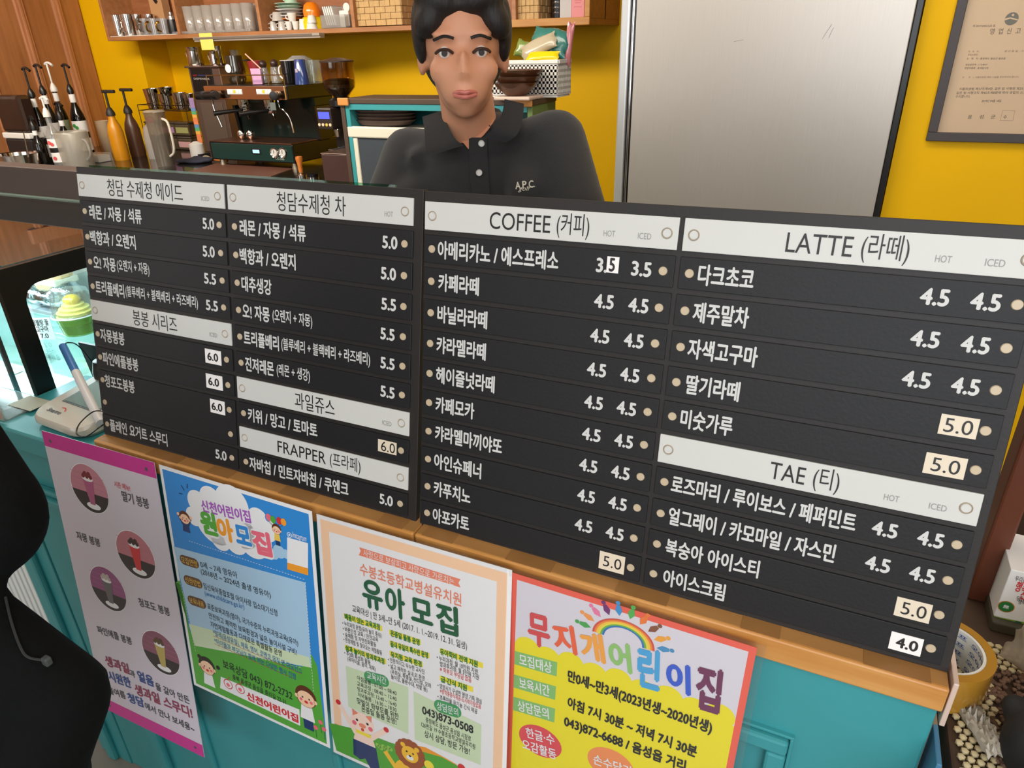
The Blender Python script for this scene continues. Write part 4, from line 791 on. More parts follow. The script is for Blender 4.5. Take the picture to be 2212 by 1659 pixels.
# wicker baskets: strips woven over and under
wick = mat('woven_straw', (206, 168, 112), 0.7, noise=0.15, nscale=40); wick2 = mat('woven_straw_dark', (176, 136, 84), 0.7)
def basket(lb, px0, px1, Y, z0, h, d=.16, nx=7, nz=8):
    x0, x1 = gY(px0, 40, Y).x, gY(px1, 40, Y).x; wd = x1 - x0
    t = thing('wicker_basket', lb, 'basket', ((x0 + x1) / 2, Y + d / 2, z0), 0, 'wicker baskets on the wall shelf')
    obj('liner', bx((-wd / 2 + .006, -d / 2 + .006, 0), (wd / 2 - .006, d / 2, h)), wick2, t)
    bm = bmesh.new(); cw_, chh = wd / nx, h / nz
    for i in range(nx):
        for j in range(nz):
            pr_ = .004 if (i + j) % 2 else .0015
            box(bm, (-wd / 2 + i * cw_ + .0008, -d / 2 - pr_, j * chh + .0008), (-wd / 2 + (i + 1) * cw_ - .0008, -d / 2 + .006, (j + 1) * chh - .0008), .0012)
    for i in range(5):
        for j in range(nz):
            pr_ = .004 if (i + j) % 2 else .0015; dd = d / 5
            box(bm, (wd / 2 - .006, -d / 2 + i * dd + .0008, j * chh + .0008), (wd / 2 + pr_, -d / 2 + (i + 1) * dd - .0008, (j + 1) * chh - .0008), .0012)
    wv_ = obj('weave', bm, wick, t); wv_['kind'] = 'stuff'
    obj('rim', bx((-wd / 2 - .004, -d / 2 - .006, h - .012), (wd / 2 + .004, d / 2, h + .006), .004), wick, t)
basket('straw basket right of the dish rack on the wall shelf', 768, 868, 3.53, zf, .36, nx=9, nz=12)
basket('straw basket next to the black container at the right part of the wall shelf', 1119, 1163, 3.53, zf, .36, nx=5, nz=12)
def stand(name, lb, cat, px0, px1, Y, z0, h, d, m, rnd=False, part='body', extra=None):
    x0, x1 = gY(px0, 30, Y).x, gY(px1, 30, Y).x; wd = (x1 - x0)
    t = thing(name, lb, cat, ((x0 + x1) / 2, Y + d / 2, z0))
    obj(part, lathe([(0, 0), (wd / 2, 0), (wd / 2 * 1.02, .01), (wd / 2, h), (0, h)], 24) if rnd else bx((-wd / 2, -d / 2, 0), (wd / 2, d / 2, h), .002), m, t); return t, wd
t, wd = stand('black_canister', 'tall ribbed black canister beside the straw basket on the wall shelf', 'canister', 1186, 1208, 3.54, zf, .34, .10, plastic_k, True)
rbm = bmesh.new()
for k_ in range(14): lathe([(wd / 2, .02 + k_ * .022), (wd / 2 * 1.05, .026 + k_ * .022), (wd / 2, .032 + k_ * .022)], 24, rbm)
obj('rib_band', rbm, mat('dark_chrome', (96, 90, 88), 0.2, 0.8), t)['kind'] = 'stuff'
stand('white_carton', 'plain pale carton between the black canister and the pink packet', 'carton', 1209, 1234, 3.55, zf, .34, .10, mat('pale_carton', (196, 192, 190), 0.6), part='carton')
t, wd = stand('pink_packet', 'pink printed packet at the right end of the wall shelf', 'packet', 1234, 1262, 3.54, zf, .33, .10, mat('pink_carton', (222, 140, 144), 0.5), part='carton')
T = Print()
for z__, w_ in ((.118, .7), (.110, .62), (.080, .5), (.072, .55), (.064, .45), (.046, .6)): T.line((-wd * w_ / 2, z__), (wd * w_ / 2, z__), .0022, mat('pink_print_red', (196, 90, 100), 0.5), .0004)
o = T.done('printed_lines', t); o['kind'] = 'stuff'; o.matrix_local = Matrix.Translation((0, -.0505, 0)) @ Matrix.Rotation(PI / 2, 4, 'X')

# ------------------------------------------------------------------ back bar
ZB = 0.95
bb = thing('back_counter', 'long dark glossy back bar counter under the coffee machine and syrup bottles', 'counter', (-3.5, 3.2, 0))
stone = mat('dark_gloss_stone', (36, 34, 30), 0.12, noise=0.2, nscale=30)
obL('worktop', bx((XW + .04, 2.5, ZB - .03), (-2.06, YC, ZB), .003), stone, bb)
obL('worktop', bx((xc + .002, YC, ZB - .03), (-2.06, YW, ZB)), stone, bb)
obL('cabinet_front', bx((XW + .04, 2.54, 0.08), (-2.06, 2.56, ZB - .031)), teal_dk, bb)
obL('cabinet_side', bx((-2.09, 2.56, 0.0), (-2.065, YW - .002, ZB - .031)), teal_dk, bb)
for i in range(5): obL('cabinet_door', bx((-5.0 + i * .585, 2.522, 0.12), (-4.44 + i * .585, 2.539, .88), .004), teal, bb)
def base(px_l, px_r, py_t, Y, z0=ZB):
    x, r, h = ctr_cup(px_l, px_r, py_t, Y, z0); return Vector((x, Y, z0)), r, h

# coffee machine
xm0, xm1 = -3.395, -2.772; Y0 = 3.1; wm = xm1 - xm0
em = thing('espresso_machine', 'black and dark green two group espresso machine with a mirror front on the back bar', 'coffee machine', ((xm0 + xm1) / 2, Y0 + .2, ZB))
green_g = mat('bottle_green_gloss', (30, 62, 58), 0.12, 0.3); mirror = mat('wood_reflection_mirror', (228, 186, 150), 0.16, 1.0); tray_m = mat('tray_wood_reflection', (120, 84, 68), 0.3, 0.8)  # brown of mirror and tray_m is reflected wood painted into their colour
obL('base_body', bx((xm0, Y0 + .006, ZB + .035), (xm1, Y0 + .42, ZB + .135), .006), plastic_k, em)
fpn = obL('front_panel', bx((xm0 + .02, Y0, ZB + .042), (xm1 - .004, Y0 + .008, ZB + .130), .003), green_g, em)
obL('drip_tray', bx((xm0 + .01, Y0 + .002, ZB + .135), (xm1 - .005, Y0 + .25, ZB + .141), .002), tray_m, em)
for i in range(4):
    a = (xm0 + .04 if i % 2 else xm1 - .04, Y0 + (.05 if i < 2 else .36)); obL('foot', lathe([(0, ZB), (.02, ZB), (.017, ZB + .035), (0, ZB + .035)], 14, M=Matrix.Translation((a[0], a[1], 0))), mat('foot_steel', (190, 180, 160), 0.3, 0.8), em)
def onface(px, py, Y=Y0): return gY(px, py, Y)
c = onface(554, 327); d_ = obL('display', bx((c.x - .034, Y0 - .003, c.z - .016), (c.x + .034, Y0 + .002, c.z + .016), .002), plastic_k, em)
obL('screen', bx((c.x - .024, Y0 - .0042, c.z - .009), (c.x + .024, Y0 - .0028, c.z + .009)), mat('display_blue_glow', (150, 205, 240), 0.4, emit=0.9), em)
for px in (593, 611):
    c = onface(px, 330); Mx = Matrix.Translation((c.x, Y0, c.z)) @ Matrix.Rotation(PI / 2, 4, 'X')
    g = obL('pressure_gauge', lathe([(.0, .004), (.020, .004), (.026, .007), (.029, .0)], 24, M=Mx), chrome, em)
    gf = obj('dial_face', L(em, lathe([(0, .0052), (.019, .0052), (.019, .004)], 20, M=Mx)), white, g)
    obj('needle', L(em, bx((c.x - .0015, Y0 - .0066, c.z - .004), (c.x + .0015, Y0 - .0054, c.z + .014))), ink_k, g)
T = Print(); a, b = onface(595, 342), onface(614, 344); T.text('CC100', (a.x, a.z), (b.x, b.z), .016, mat('machine_lettering', (170, 170, 160), 0.4), 0, .01)
o = T.done('lettering', em); o.matrix_local = Matrix.Translation((-em.location.x, -em.location.y + Y0 - .0006, -em.location.z)) @ Matrix.Rotation(PI / 2, 4, 'X')
obL('back_panel', bx((xm0 + .03, Y0 + .25, ZB + .14), (xm1 - .012, Y0 + .42, ZB + .362), .004), mat('dark_green_back_panel', (36, 50, 46), 0.12, 0.4), em)
hz0, hz1 = 1.312, 1.386
obL('head_unit', bx((xm0 + .05, Y0 + .008, hz0), (xm1 + .018, Y0 + .46, hz1), .006), plastic_k, em)
hp = obL('mirror_front', bx((xm0 + .055, Y0 - .002, hz0 + .002), (xm1 + .012, Y0 + .009, hz1 - .004), .002), mirror, em)
for xx in (xm0 + .02, xm1 - .01):
    sp = bmesh.new(); prism(sp, [(0, 0), (.10, 0), (.16, .18), (-.02, .18)], 0, .02); bmesh.ops.transform(sp, matrix=Matrix.Translation((xx, Y0 + .24, ZB + .135)) @ Matrix(((0, 0, 1, 0), (1, 0, 0, 0), (0, 1, 0, 0), (0, 0, 0, 1))), verts=sp.verts); obL('side_post', sp, plastic_k, em)
for px0, px1 in ((491, 525), (554, 588)):
    a, b = onface(px0, 192), onface(px1, 204); kp = obL('button_panel', bx((a.x, Y0 - .006, b.z), (b.x, Y0 - .001, a.z), .002), mat('panel_silver', (205, 210, 212), 0.3), em)
    n_ = 5; wd = (b.x - a.x) / n_
    for i in range(n_): obj('button', L(em, bx((a.x + i * wd + .003, Y0 - .0075, b.z + .006), (a.x + (i + 1) * wd - .003, Y0 - .0055, a.z - .006), .001)), mat('button_yellow', (236, 200, 40), 0.4) if i == 2 else mat('button_pale', (236, 238, 236), 0.4), kp)
for x, ln in ((xm0 + .075, .05), (xm0 + .15, .04), (xm1 - .045, .05)):
    obL('steam_knob', lathe([(0, 0), (.020, 0), (.022, .01), (.018, .02), (.023, .03), (.022, .055), (0, .058)], 16, M=Matrix.Translation((x, Y0, hz0 + .026)) @ Matrix.Rotation(PI / 2, 4, 'X') @ Matrix.Rotation(.35, 4, 'Y')), plastic_k, em)
obL('steam_knob', tube(bmesh.new(), [(xm0 + .03, Y0 - .035, hz0 + .022), (xm0 + .19, Y0 - .04, hz0 + .026)], .021, 14), plastic_k, em)
for gx in (xm0 + .24, xm0 + .43):
    obL('group_head', lathe([(0, hz0 - .045), (.032, hz0 - .045), (.036, hz0 - .03), (.036, hz0), (0, hz0)], 20, M=Matrix.Translation((gx, Y0 + .10, 0))), chrome, em)
    pf = obL('portafilter', lathe([(0, hz0 - .075), (.02, hz0 - .075), (.030, hz0 - .062), (.031, hz0 - .046), (0, hz0 - .046)], 20, M=Matrix.Translation((gx, Y0 + .10, 0))), chrome, em)
    obj('handle', L(em, tube(bmesh.new(), [(gx, Y0 + .07, hz0 - .058), (gx - .05, Y0 - .005, hz0 - .062), (gx - .09, Y0 - .055, hz0 - .068)], .010, 10, r1=.014)), plastic_k, pf)
    obj('spout', L(em, tube(bmesh.new(), curve_pts([(gx + .005, Y0 + .10, hz0 - .075), (gx + .012, Y0 + .10, hz0 - .092), (gx + .022, Y0 + .09, hz0 - .105)], 4), .005, 8)), chrome, pf)
obL('steam_wand', tube(bmesh.new(), curve_pts([(xm1 - .09, Y0 + .05, hz0), (xm1 - .085, Y0 + .05, hz0 - .04), (xm1 - .06, Y0 + .05, hz0 - .055), (xm1 - .035, Y0 + .06, hz0 - .10), (xm1 - .025, Y0 + .06, hz0 - .17)], 6), .004, 8), chrome, em)
obL('steam_wand', tube(bmesh.new(), curve_pts([(xm0 + .05, Y0 + .05, hz0), (xm0 + .05, Y0 + .05, hz0 - .05), (xm0 + .075, Y0 + .05, hz0 - .12), (xm0 + .085, Y0 + .05, hz0 - .15)], 6), .004, 8), chrome, em)
obL('brand_plate', bx((xm1 - .125, Y0 + .018, hz0 - .052), (xm1 - .085, Y0 + .022, hz0 - .012), .002), mat('grey_tag', (110, 120, 116), 0.4), em)
rl2 = bmesh.new(); tube(rl2, [(xm0 + .07, Y0 + .02, hz1 + .05), (xm1, Y0 + .02, hz1 + .05)], .0028, 6)
for i in range(6): tube(rl2, [(xm0 + .07 + i * (wm - .07) / 5, Y0 + .02, hz1), (xm0 + .07 + i * (wm - .07) / 5, Y0 + .02, hz1 + .05)], .002, 6)
obL('cup_rail', rl2, mat('antique_brass', (150, 110, 60), 0.3, 0.8), em)
for x, lb in ((onface(493, 290).x, 'made-up steel cup for a spout reflection, left on the drip tray'), (onface(513, 290).x, 'made-up steel cup for a spout reflection, right of its twin')):
    o = obj('steel_cup', lathe([(0, 0), (.014, 0), (.024, .018), (.023, .036), (.017, .048), (.015, .048), (.02, .03), (0, .004)], 20), chrome, None, (x, Y0 + .10, ZB + .142)); tag(o, lb, 'cup')  # both cups made up, standing in for reflections of the portafilter spouts
# things on top of the machine
zt = hz1 + .002
def onmach(px_l, px_r, top, Y): x, r, h = ctr_cup(px_l, px_r, top, Y, zt); return Vector((x, Y, zt)), r, h
p, r, h = onmach(488, 519, 120, Y0 + .16); t = thing('glass_jar', 'round glass jar with a white round label on top of the coffee machine', 'jar', p); obj('jar_body', lathe([(0, 0), (r * .8, 0), (r, .02), (r * 1.05, h * .5), (r * .9, h * .85), (r * .9, h), (r * .84, h), (r * .9, h * .5), (0, .006)], 24), glass('jar_glass_dark', (200, 190, 170), 0.2, 0.05, milky=.25, milkcol=(70, 60, 40)), t)
obj('round_label', lathe([(0, .0015), (.022, .0015), (.022, 0)], 24, M=Matrix.Translation((0, -r * 1.08, h * .55)) @ Matrix.Rotation(PI / 2, 4, 'X')), paper, t)
p, r, h = onmach(537, 566, 131, Y0 + .2); t = thing('red_cup', 'dark red cup behind the pink card on top of the coffee machine', 'cup', p); obj('cup_body', lathe(cup_prof(r * .8, r, h), 20), mat('dark_red_glaze', (140, 40, 44), 0.3), t)
a, b = gY(541, 148, Y0 + .08), gY(567, 178, Y0 + .08); t = obj('pink_card', bx((-(b.x - a.x) / 2, -.004, 0), ((b.x - a.x) / 2, .004, a.z - zt), .001), mat('pink_card', (226, 178, 196), 0.5, noise=.25, nscale=14, col2=(196, 150, 210)), None, ((a.x + b.x) / 2, Y0 + .08, zt)); tag(t, 'small pale pink printed packet leaning on top of the coffee machine', 'packet')
a, b = gY(533, 112, Y0 + .1), gY(567, 144, Y0 + .1); t = obj('pink_straw', tube(bmesh.new(), [(0, 0, 0), ((a - b).x, 0, (a - b).z)], .0035, 8), mat('straw_pink', (230, 170, 150), 0.4), None, (b.x, Y0 + .086, b.z - .01)); tag(t, 'thin pink straw poking up left behind the pink packet', 'straw')
for i, (a, b, lb) in enumerate(((559, 576, 'small glass jar with a dark ball stopper, left one of two on the machine'), (583, 601, 'small glass jar with a dark ball stopper, right one of two on the machine'))):
    p, r, h = onmach(a, b, 140 - i * 2, Y0 + .14); t = thing('stopper_jar', lb, 'jar', p); obj('jar_body', lathe([(0, 0), (r, .004), (r * 1.05, h * .4), (r * .8, h * .85), (0, h * .85)], 18), glass('jar_glass', (220, 214, 200), .25, .04, milky=.2), t); obj('ball_stopper', lathe([(0, h * .8)] + [(.022 * math.sin(k_ * PI / 8), h * .8 + .022 - .022 * math.cos(k_ * PI / 8)) for k_ in range(1, 8)] + [(0, h * .8 + .044)], 18), mat('dark_brown_ball', (58, 38, 34), .3), t)
p, r, h = onmach(607, 636, 131, Y0 + .10); t = thing('black_mug', 'glossy black mug with a white rim and handle on top of the coffee machine', 'mug', p); obj('mug_body', lathe(cup_prof(r * .92, r, h, .003), 28), mat('gloss_black', (18, 18, 18), .08, coat=.5), t); obj('rim_band', lathe([(r, h), (r + .0008, h + .002), (r - .003, h + .003), (r - .004, h)], 28), porc_w, t); obj('handle', tube(bmesh.new(), curve_pts([(-r, 0, h * .85), (-r - .026, 0, h * .68), (-r - .024, 0, h * .35), (-r, 0, h * .2)], 6), .0045, 8), porc_w, t)
p, r, h = onmach(633, 660, 128, Y0 + .06); t = thing('blue_cup', 'shiny dark blue cup standing upside down on top of the coffee machine', 'cup', p); obj('cup_body', lathe(cup_prof(r * .72, r, h, .003, False), 28), mat('gloss_blue', (44, 66, 124), .1, coat=.6), t); o = obj('emblem', bx((-.008, 0, -.008), (.008, .001, .010)), mat('faded_emblem', (170, 160, 180), .4), t, (0, -r * .93, h * .55)); 
p, r, h = onmach(655, 688, 130, Y0 + .14); t = thing('clear_beaker', 'wide clear glass beaker on the right end of the coffee machine', 'beaker', p); obj('beaker_body', lathe(cup_prof(r * .95, r, h, .002), 24), clear, t)
p, r, h = onmach(622, 668, 120, Y0 + .30); t = thing('clear_dish_cover', 'flat clear lid lying behind the black mug and blue cup', 'lid', p); obj('lid_body', lathe([(0, 0), (r, .0), (r, h * .85), (r * .5, h), (0, h)], 24), glass('lid_glass', (206, 214, 196), .2, .1, milky=.3), t)
# steel pitchers on the dispenser, and the dispenser itself
xd0, xd1 = gY(399, 138, 3.56).x, gY(472, 142, 3.56).x; zd = gY(430, 142, 3.56).z
ds = thing('water_dispenser', 'tall slim dispenser tower with a black front left of the coffee machine', 'dispenser', ((xd0 + xd1) / 2, 3.64, ZB))
brn = mat('brown_steel', (126, 104, 94), 0.3, 0.6)
obL('tower_body', bx((xd0 + .01, 3.57, ZB), (xd1 - .01, 3.72, zd - .012), .003), brn, ds); obL('top_plate', bx((xd0 - .006, 3.553, zd - .012), (xd1 + .004, 3.735, zd), .004), brn, ds)
obL('black_panel', bx((xd0 + .03, 3.563, zd - .20), (xd1 - .075, 3.571, zd - .018), .002), plastic_k, ds); obL('lower_panel', bx((xd0 + .055, 3.566, ZB + .04), (xd1 - .04, 3.571, zd - .22), .002), mat('panel_taupe', (116, 100, 88), .3, .4), ds)
T = Print(); xa_ = (xd0 + .05, zd - .078); T.text('DISPENSER', (xd0 + .05, zd - .075), (xd1 - .10, zd - .077), .016, mat('faded_white_print', (170, 165, 162), .5), 0, .02); T.text('HOT', (xd0 + .048, zd - .056), (xd0 + .085, zd - .056), .013, mat('red_logo', (170, 40, 44), .5), 0, .02); T.line((xd0 + .09, zd - .056), (xd1 - .10, zd - .056), .006, mat('blue_logo', (40, 50, 100), .5), 0)
o = T.done('lettering', ds); o.matrix_local = Matrix.Translation((-ds.location.x, -ds.location.y + 3.5624, -ds.location.z)) @ Matrix.Rotation(PI / 2, 4, 'X')
cl = ((168, 140, 190), (168, 140, 190), (168, 140, 190), (110, 150, 200), (90, 180, 120), (240, 180, 80), (240, 140, 90), (150, 130, 190), (110, 150, 200), (90, 180, 120), (240, 180, 80), (240, 140, 90), (150, 130, 190), (240, 140, 90))
xz0, zz0, zz1 = xd0 - .012, zd - .19, ZB + .05
for i, c in enumerate(cl):
    z1_ = zz0 - (zz0 - zz1) * i / len(cl); z2_ = zz0 - (zz0 - zz1) * (i + 1) / len(cl)
    obL('index_tab', bx((xz0 - .014, 3.556, z2_ + .0006), (xz0 + .026, 3.560, z1_)), mat('tab_%d' % (sum(c)), c, .6), ds)
for lb, a, b, top, Y in (('steel milk pitcher at the left end of the dispenser top', 403, 430, 102, 3.64), ('short steel milk pitcher in the middle of the dispenser top', 452, 468, 111, 3.60), ('steel pitcher standing behind the short one on the dispenser', 459, 480, 100, 3.68)):
    x, r, h = ctr_cup(a, b, top, Y, zd); t = thing('milk_pitcher', lb, 'pitcher', (x, Y, zd + .001), 0, 'steel pitchers on the dispenser'); obj('pitcher_body', lathe([(0, 0), (r * .95, 0), (r, .01), (r * .85, h * .75), (r * .95, h), (r * .9, h), (r * .8, h * .75), (0, .004)], 24), chrome, t); obj('handle', tube(bmesh.new(), curve_pts([(-r * .8, 0, h * .9), (-r - .018, 0, h * .75), (-r - .012, 0, h * .3), (-r * .9, 0, h * .2)], 5), .0035, 6), chrome, t)
x, r, h = ctr_cup(490, 508, 104, 3.60, 1.39)
t = thing('small_glass', 'small clear glass standing on the black tray above the machine', 'glass', (x, 3.62, 1.512)); obj('glass_body', lathe(cup_prof(.024, .03, .05, .002), 18), clear, t)
a, b = gY(484, 116, 3.6), gY(533, 117, 3.6); t = thing('black_tray', 'thin black tray on a stand behind the glass jar with the label', 'tray', ((a.x + b.x) / 2, 3.62, ZB)); wv = (b.x - a.x) / 2
obj('tray_top', lathe([(0, .545), (wv, .55), (wv, .556), (0, .552)], 28, ell=(1, .6)), plastic_k, t); obj('stand', lathe([(0, 0), (.05, 0), (.05, .006), (.008, .012), (.008, .545), (0, .545)], 16), plastic_k, t)

# grinder
gx_ = gY(729, 150, 3.05).x
gr = thing('coffee_grinder', 'black coffee grinder with a bean hopper and a small blue display', 'grinder', (gx_, 3.05, ZB))
zh0, zh1 = gY(729, 189, 3.05).z - ZB, gY(729, 133, 3.05).z - ZB; rh = sz(35, gr.location + Vector((0, 0, .5)))
zc0 = gY(729, 212, 3.05).z - ZB
obj('hopper', lathe([(rh * .42, zc0), (rh * .95, zh0), (rh, zh0 + .02), (rh * 1.02, zh1), (rh * .99, zh1), (rh * .96, zh0 + .02), (rh * .4, zc0 + .004)], 32), glass('hopper_amber', (232, 214, 180), .08, .04), gr)
beans = mat('roasted_beans', (52, 34, 30), .5, noise=.5, nscale=60, bump=1, bscale=70)
bz = zh0 + (zh1 - zh0) * .28
obj('bean_fill', lathe([(0, zc0 + .006), (rh * .38, zc0 + .006), (rh * .90, zh0), (rh * .94, bz), (rh * .6, bz + .008), (0, bz + .004)], 28), beans, gr)['kind'] = 'stuff'
obj('hopper_lid', lathe([(rh * 1.05, zh1 - .002), (rh * 1.05, zh1 + .004), (rh * .3, zh1 + .017), (0, zh1 + .018)], 32), plastic_kb, gr)
obj('collar', lathe([(0, zc0 - .035), (.062, zc0 - .035), (.062, zc0 - .008), (.04, zc0 + .004), (0, zc0 + .004)], 24), plastic_k, gr)
obj('motor_body', bx((-.045, -.03, .06), (.075, .12, zc0 - .03), .012), plastic_k, gr); obj('base_plate', bx((-.07, -.07, 0), (.08, .12, .035), .01), plastic_k, gr)
px_, pz_ = gY(706, 255, 2.97), 0
zdp = gY(706, 255, 2.97).z - ZB; xdp = gY(706, 255, 2.97).x - gx_
dp = obj('display_head', bx((xdp - .045, -.10, zdp - .052), (xdp + .045, .0, zdp + .048), .006), plastic_kb, gr)
obj('blue_screen', bx((xdp - .034, -.1022, zdp - .002), (xdp + .034, -.0995, zdp + .030)), mat('screen_blue', (70, 80, 220), .4, emit=1.0), dp)
for i in range(4): obj('button', lathe([(0, .004), (.0075, .003), (.0075, 0)], 14, M=Matrix.Translation((xdp - .034 + i * .0225, -.1, zdp - .030)) @ Matrix.Rotation(PI / 2, 4, 'X')), mat('button_cream', (226, 206, 170), .4) if i != 2 else mat('button_amber', (226, 190, 90), .4), dp)
obj('grounds_spout', lathe([(.018, zdp - .055), (.013, zdp - .09), (.0, zdp - .09)], 16, M=Matrix.Translation((.0, -.06, 0))), chrome, gr)
obj('dosing_fork', tube(bmesh.new(), [(-.03, -.02, zdp - .15), (-.03, -.11, zdp - .15), (.03, -.11, zdp - .15), (.03, -.02, zdp - .15)], .004, 6), chrome, gr)
obj('grounds_cup', lathe([(0, zdp - .20), (.032, zdp - .20), (.034, zdp - .155), (.03, zdp - .155), (0, zdp - .19)], 20, M=Matrix.Translation((0, -.07, 0))), glass('grey_glass', (214, 208, 204)), gr)
x0, x1 = gY(694, 340, 2.80).x, gY(757, 340, 2.80).x; ztk = gY(725, 334, 2.80).z
kb = thing('knock_box', 'square dark brown knock box in front of the coffee grinder', 'knock box', ((x0 + x1) / 2, 2.88, ZB)); obj('box_body', bx(((x0 - x1) / 2, -.08, 0), ((x1 - x0) / 2, .09, ztk - ZB), .004), mat('dark_brown_metal', (76, 54, 50), .4, .2), kb); obj('rim', bx(((x0 - x1) / 2 - .002, -.082, ztk - ZB), ((x1 - x0) / 2 + .002, .092, ztk - ZB + .005), .002), brn, kb)
p = gZ(652, 384, ZB); tp = thing('tamper', 'coffee tamper with an orange wooden handle standing in front of the machine', 'tamper', p); hT = gY(652, 337, p.y).z - ZB
obj('steel_foot', lathe([(0, 0), (.026, 0), (.027, .016), (.010, .024), (.008, .03), (0, .03)], 24), chrome, tp); obj('wooden_handle', lathe([(.010, .028), (.013, .045), (.011, hT * .55), (.019, hT * .85), (.017, hT * .97), (0, hT)], 20), mat('orange_wood', (206, 120, 50), .3, coat=.4), tp)
p = gZ(677, 388, ZB); t = thing('distributor', 'small round black and steel coffee leveller beside the tamper', 'leveller', p); obj('top_knob', lathe([(.029, .015), (.030, .03), (0, .032)], 24), plastic_k, t); obj('steel_base', lathe([(0, 0), (.029, 0), (.029, .015)], 24), chrome, t)
m_ = bmesh.new(); pts = [gZ(*a, ZB) for a in ((405, 372), (470, 353), (640, 362), (585, 382), (520, 385))]; c = sum(pts, Vector()) / 5
prism(m_, [((q_ - c).x, (q_ - c).y) for q_ in pts], .0, .003); mt = obj('rubber_mat', m_, mat('brown_mat', (110, 72, 58), .5, bump=.1, bscale=60), None, (c.x, c.y, ZB)); tag(mt, 'flat brown mat on the back bar in front of the coffee machine', 'mat')
p = gZ(455, 350, ZB); br = thing('cleaning_brush', 'small cream brush with an orange handle at the left foot of the machine', 'brush', p); obj('bristles', blob([('e', (-.03, 0, .02), (.035, .02, .018)), ('e', (-.055, -.01, .012), (.02, .018, .012))], .006, 2), cm('bristle_cream', (206, 190, 160)), br) if False else link('bristles', blob([('e', (-.03, 0, .02), (.035, .02, .018)), ('e', (-.055, -.01, .014), (.02, .018, .013))], .006, 2), mat('bristle_cream', (214, 200, 170), .8), br); obj('handle', tube(bmesh.new(), [(.0, 0, .02), (.07, .01, .014), (.12, .02, .012)], .010, 8), mat('orange_wood', (206, 120, 50)), br)
p = gZ(420, 352, ZB); ck = link('wiping_cloth', blob([('e', (0, 0, .012), (.09, .05, .016)), ('e', (.06, .03, .018), (.06, .04, .018)), ('e', (-.07, -.02, .012), (.05, .035, .013)), ('e', (.0, .03, .022), (.05, .02, .016))], .008, 2), mat('navy_cloth', (48, 50, 66), .9, bump=.4, bscale=120), None, p); tag(ck, 'crumpled dark navy cloth lying left of the coffee machine', 'cloth')
a, b = gY(412, 310, 3.22), gY(441, 345, 3.22); t = thing('napkin_roll', 'white paper roll partly on a dark block left of the coffee machine', 'paper roll', ((a.x + b.x) / 2, 3.22, ZB)); wv = (b.x - a.x) / 2
obj('dark_block', bx((-wv * .4, -.03, 0), (wv * 1.2, .05, .045), .003), mat('dark_block', (34, 34, 40), .5), t); obj('roll', lathe([(0, .0), (wv * .95, 0), (wv, .02), (wv * .98, .10), (wv * .3, .115), (0, .112)], 24), paper, t)

# wire rack of steel cups, tubs and bottles left of the dispenser
Yr = 3.66
rx0, rx1 = gY(318, 225, Yr).x, gY(420, 225, Yr).x; zr = gY(370, 237, Yr).z
wr = thing('wire_rack', 'thin dark wire rack of steel cups on the back bar left of the dispenser', 'rack', ((rx0 + rx1) / 2, Yr, ZB))
rm = bmesh.new()
for zz in (zr, zr + .035):
    for y in (Yr - .08, Yr + .07): tube(rm, [(rx0, y, zz), (rx1, y, zz)], .0025, 6)
    for x in (rx0, rx1): tube(rm, [(x, Yr - .08, zz), (x, Yr + .07, zz)], .0025, 6)
for i in range(9): x = rx0 + (rx1 - rx0) * i / 8; tube(rm, [(x, Yr - .08, zr), (x, Yr + .07, zr)], .0015, 5)
for x in (rx0, rx1):
    for y in (Yr - .08, Yr + .07): tube(rm, [(x, y, ZB), (x, y, zr + .035)], .0025, 6)
obL('wire_frame', rm, mat('dark_wire', (60, 50, 44), .4, .7), wr)
for i, (lb, a, b, top, dz) in enumerate((('leftmost tall steel cup in the wire rack', 313, 340, 191, 0), ('steel cup stacked on top in the wire rack', 344, 369, 181, .085), ('second steel cup from the left in the lower row of the wire rack', 345, 370, 202, 0), ('third steel cup from the left in the lower row of the wire rack', 374, 398, 200, 0), ('rightmost steel cup in the wire rack, beside the dispenser', 398, 418, 202, 0))):
    x, r, h = ctr_cup(a, b, top, Yr, zr + .004 + dz); o = obj('steel_cup', lathe(cup_prof(r * .8, r, h if not dz else .055), 24), chrome, None, (x, Yr, zr + .004 + dz), smooth=True); tag(o, lb, 'cup', 'steel cups in the wire rack')
tubs = [('pink_label', (206, 160, 160)), ('lilac_label', (176, 130, 176)), ('olive_label', (160, 160, 100))]
for row, (pt, pb_) in enumerate(((285, 315), (257, 284))):
    for i, (a, b) in enumerate(((334, 364), (364, 398), (398, 428))):
        x0, x1 = gY(a, 300, 3.64).x + .003, gY(b, 300, 3.64).x - .003; z0 = ZB + .001 + .092 * row
        t = thing('plastic_tub', ('lower' if not row else 'upper') + ' ' + ('left', 'middle', 'right')[i] + (' clear tub under the wire rack, small faded label' if not row else ' clear tub under the wire rack with a ' + ('pink', 'lilac', 'yellow green')[i] + ' label'), 'tub', ((x0 + x1) / 2, 3.63, z0), 0, 'stacked tubs under the wire rack')
        wv = (x1 - x0) / 2; obj('tub_body', bx((-wv, -.05, 0), (wv, .05, .075), .008), glass('tub_smoke', (190, 180, 160), .12, .15, milky=.45, milkcol=(112, 100, 80)), t); obj('lid', bx((-wv - .001, -.052, .075), (wv + .001, .052, .088), .005), glass('tub_lid', (160, 150, 130), .3, .1, milky=.5, milkcol=(90, 80, 66)), t)
        if row or i == 2: obj('label_band', bx((-wv * .9, -.0516, .018), (wv * .9, -.0502, .055)), mat(tubs[i][0] if row else 'pink_label', tubs[i][1] if row else (206, 160, 160), .6), t)
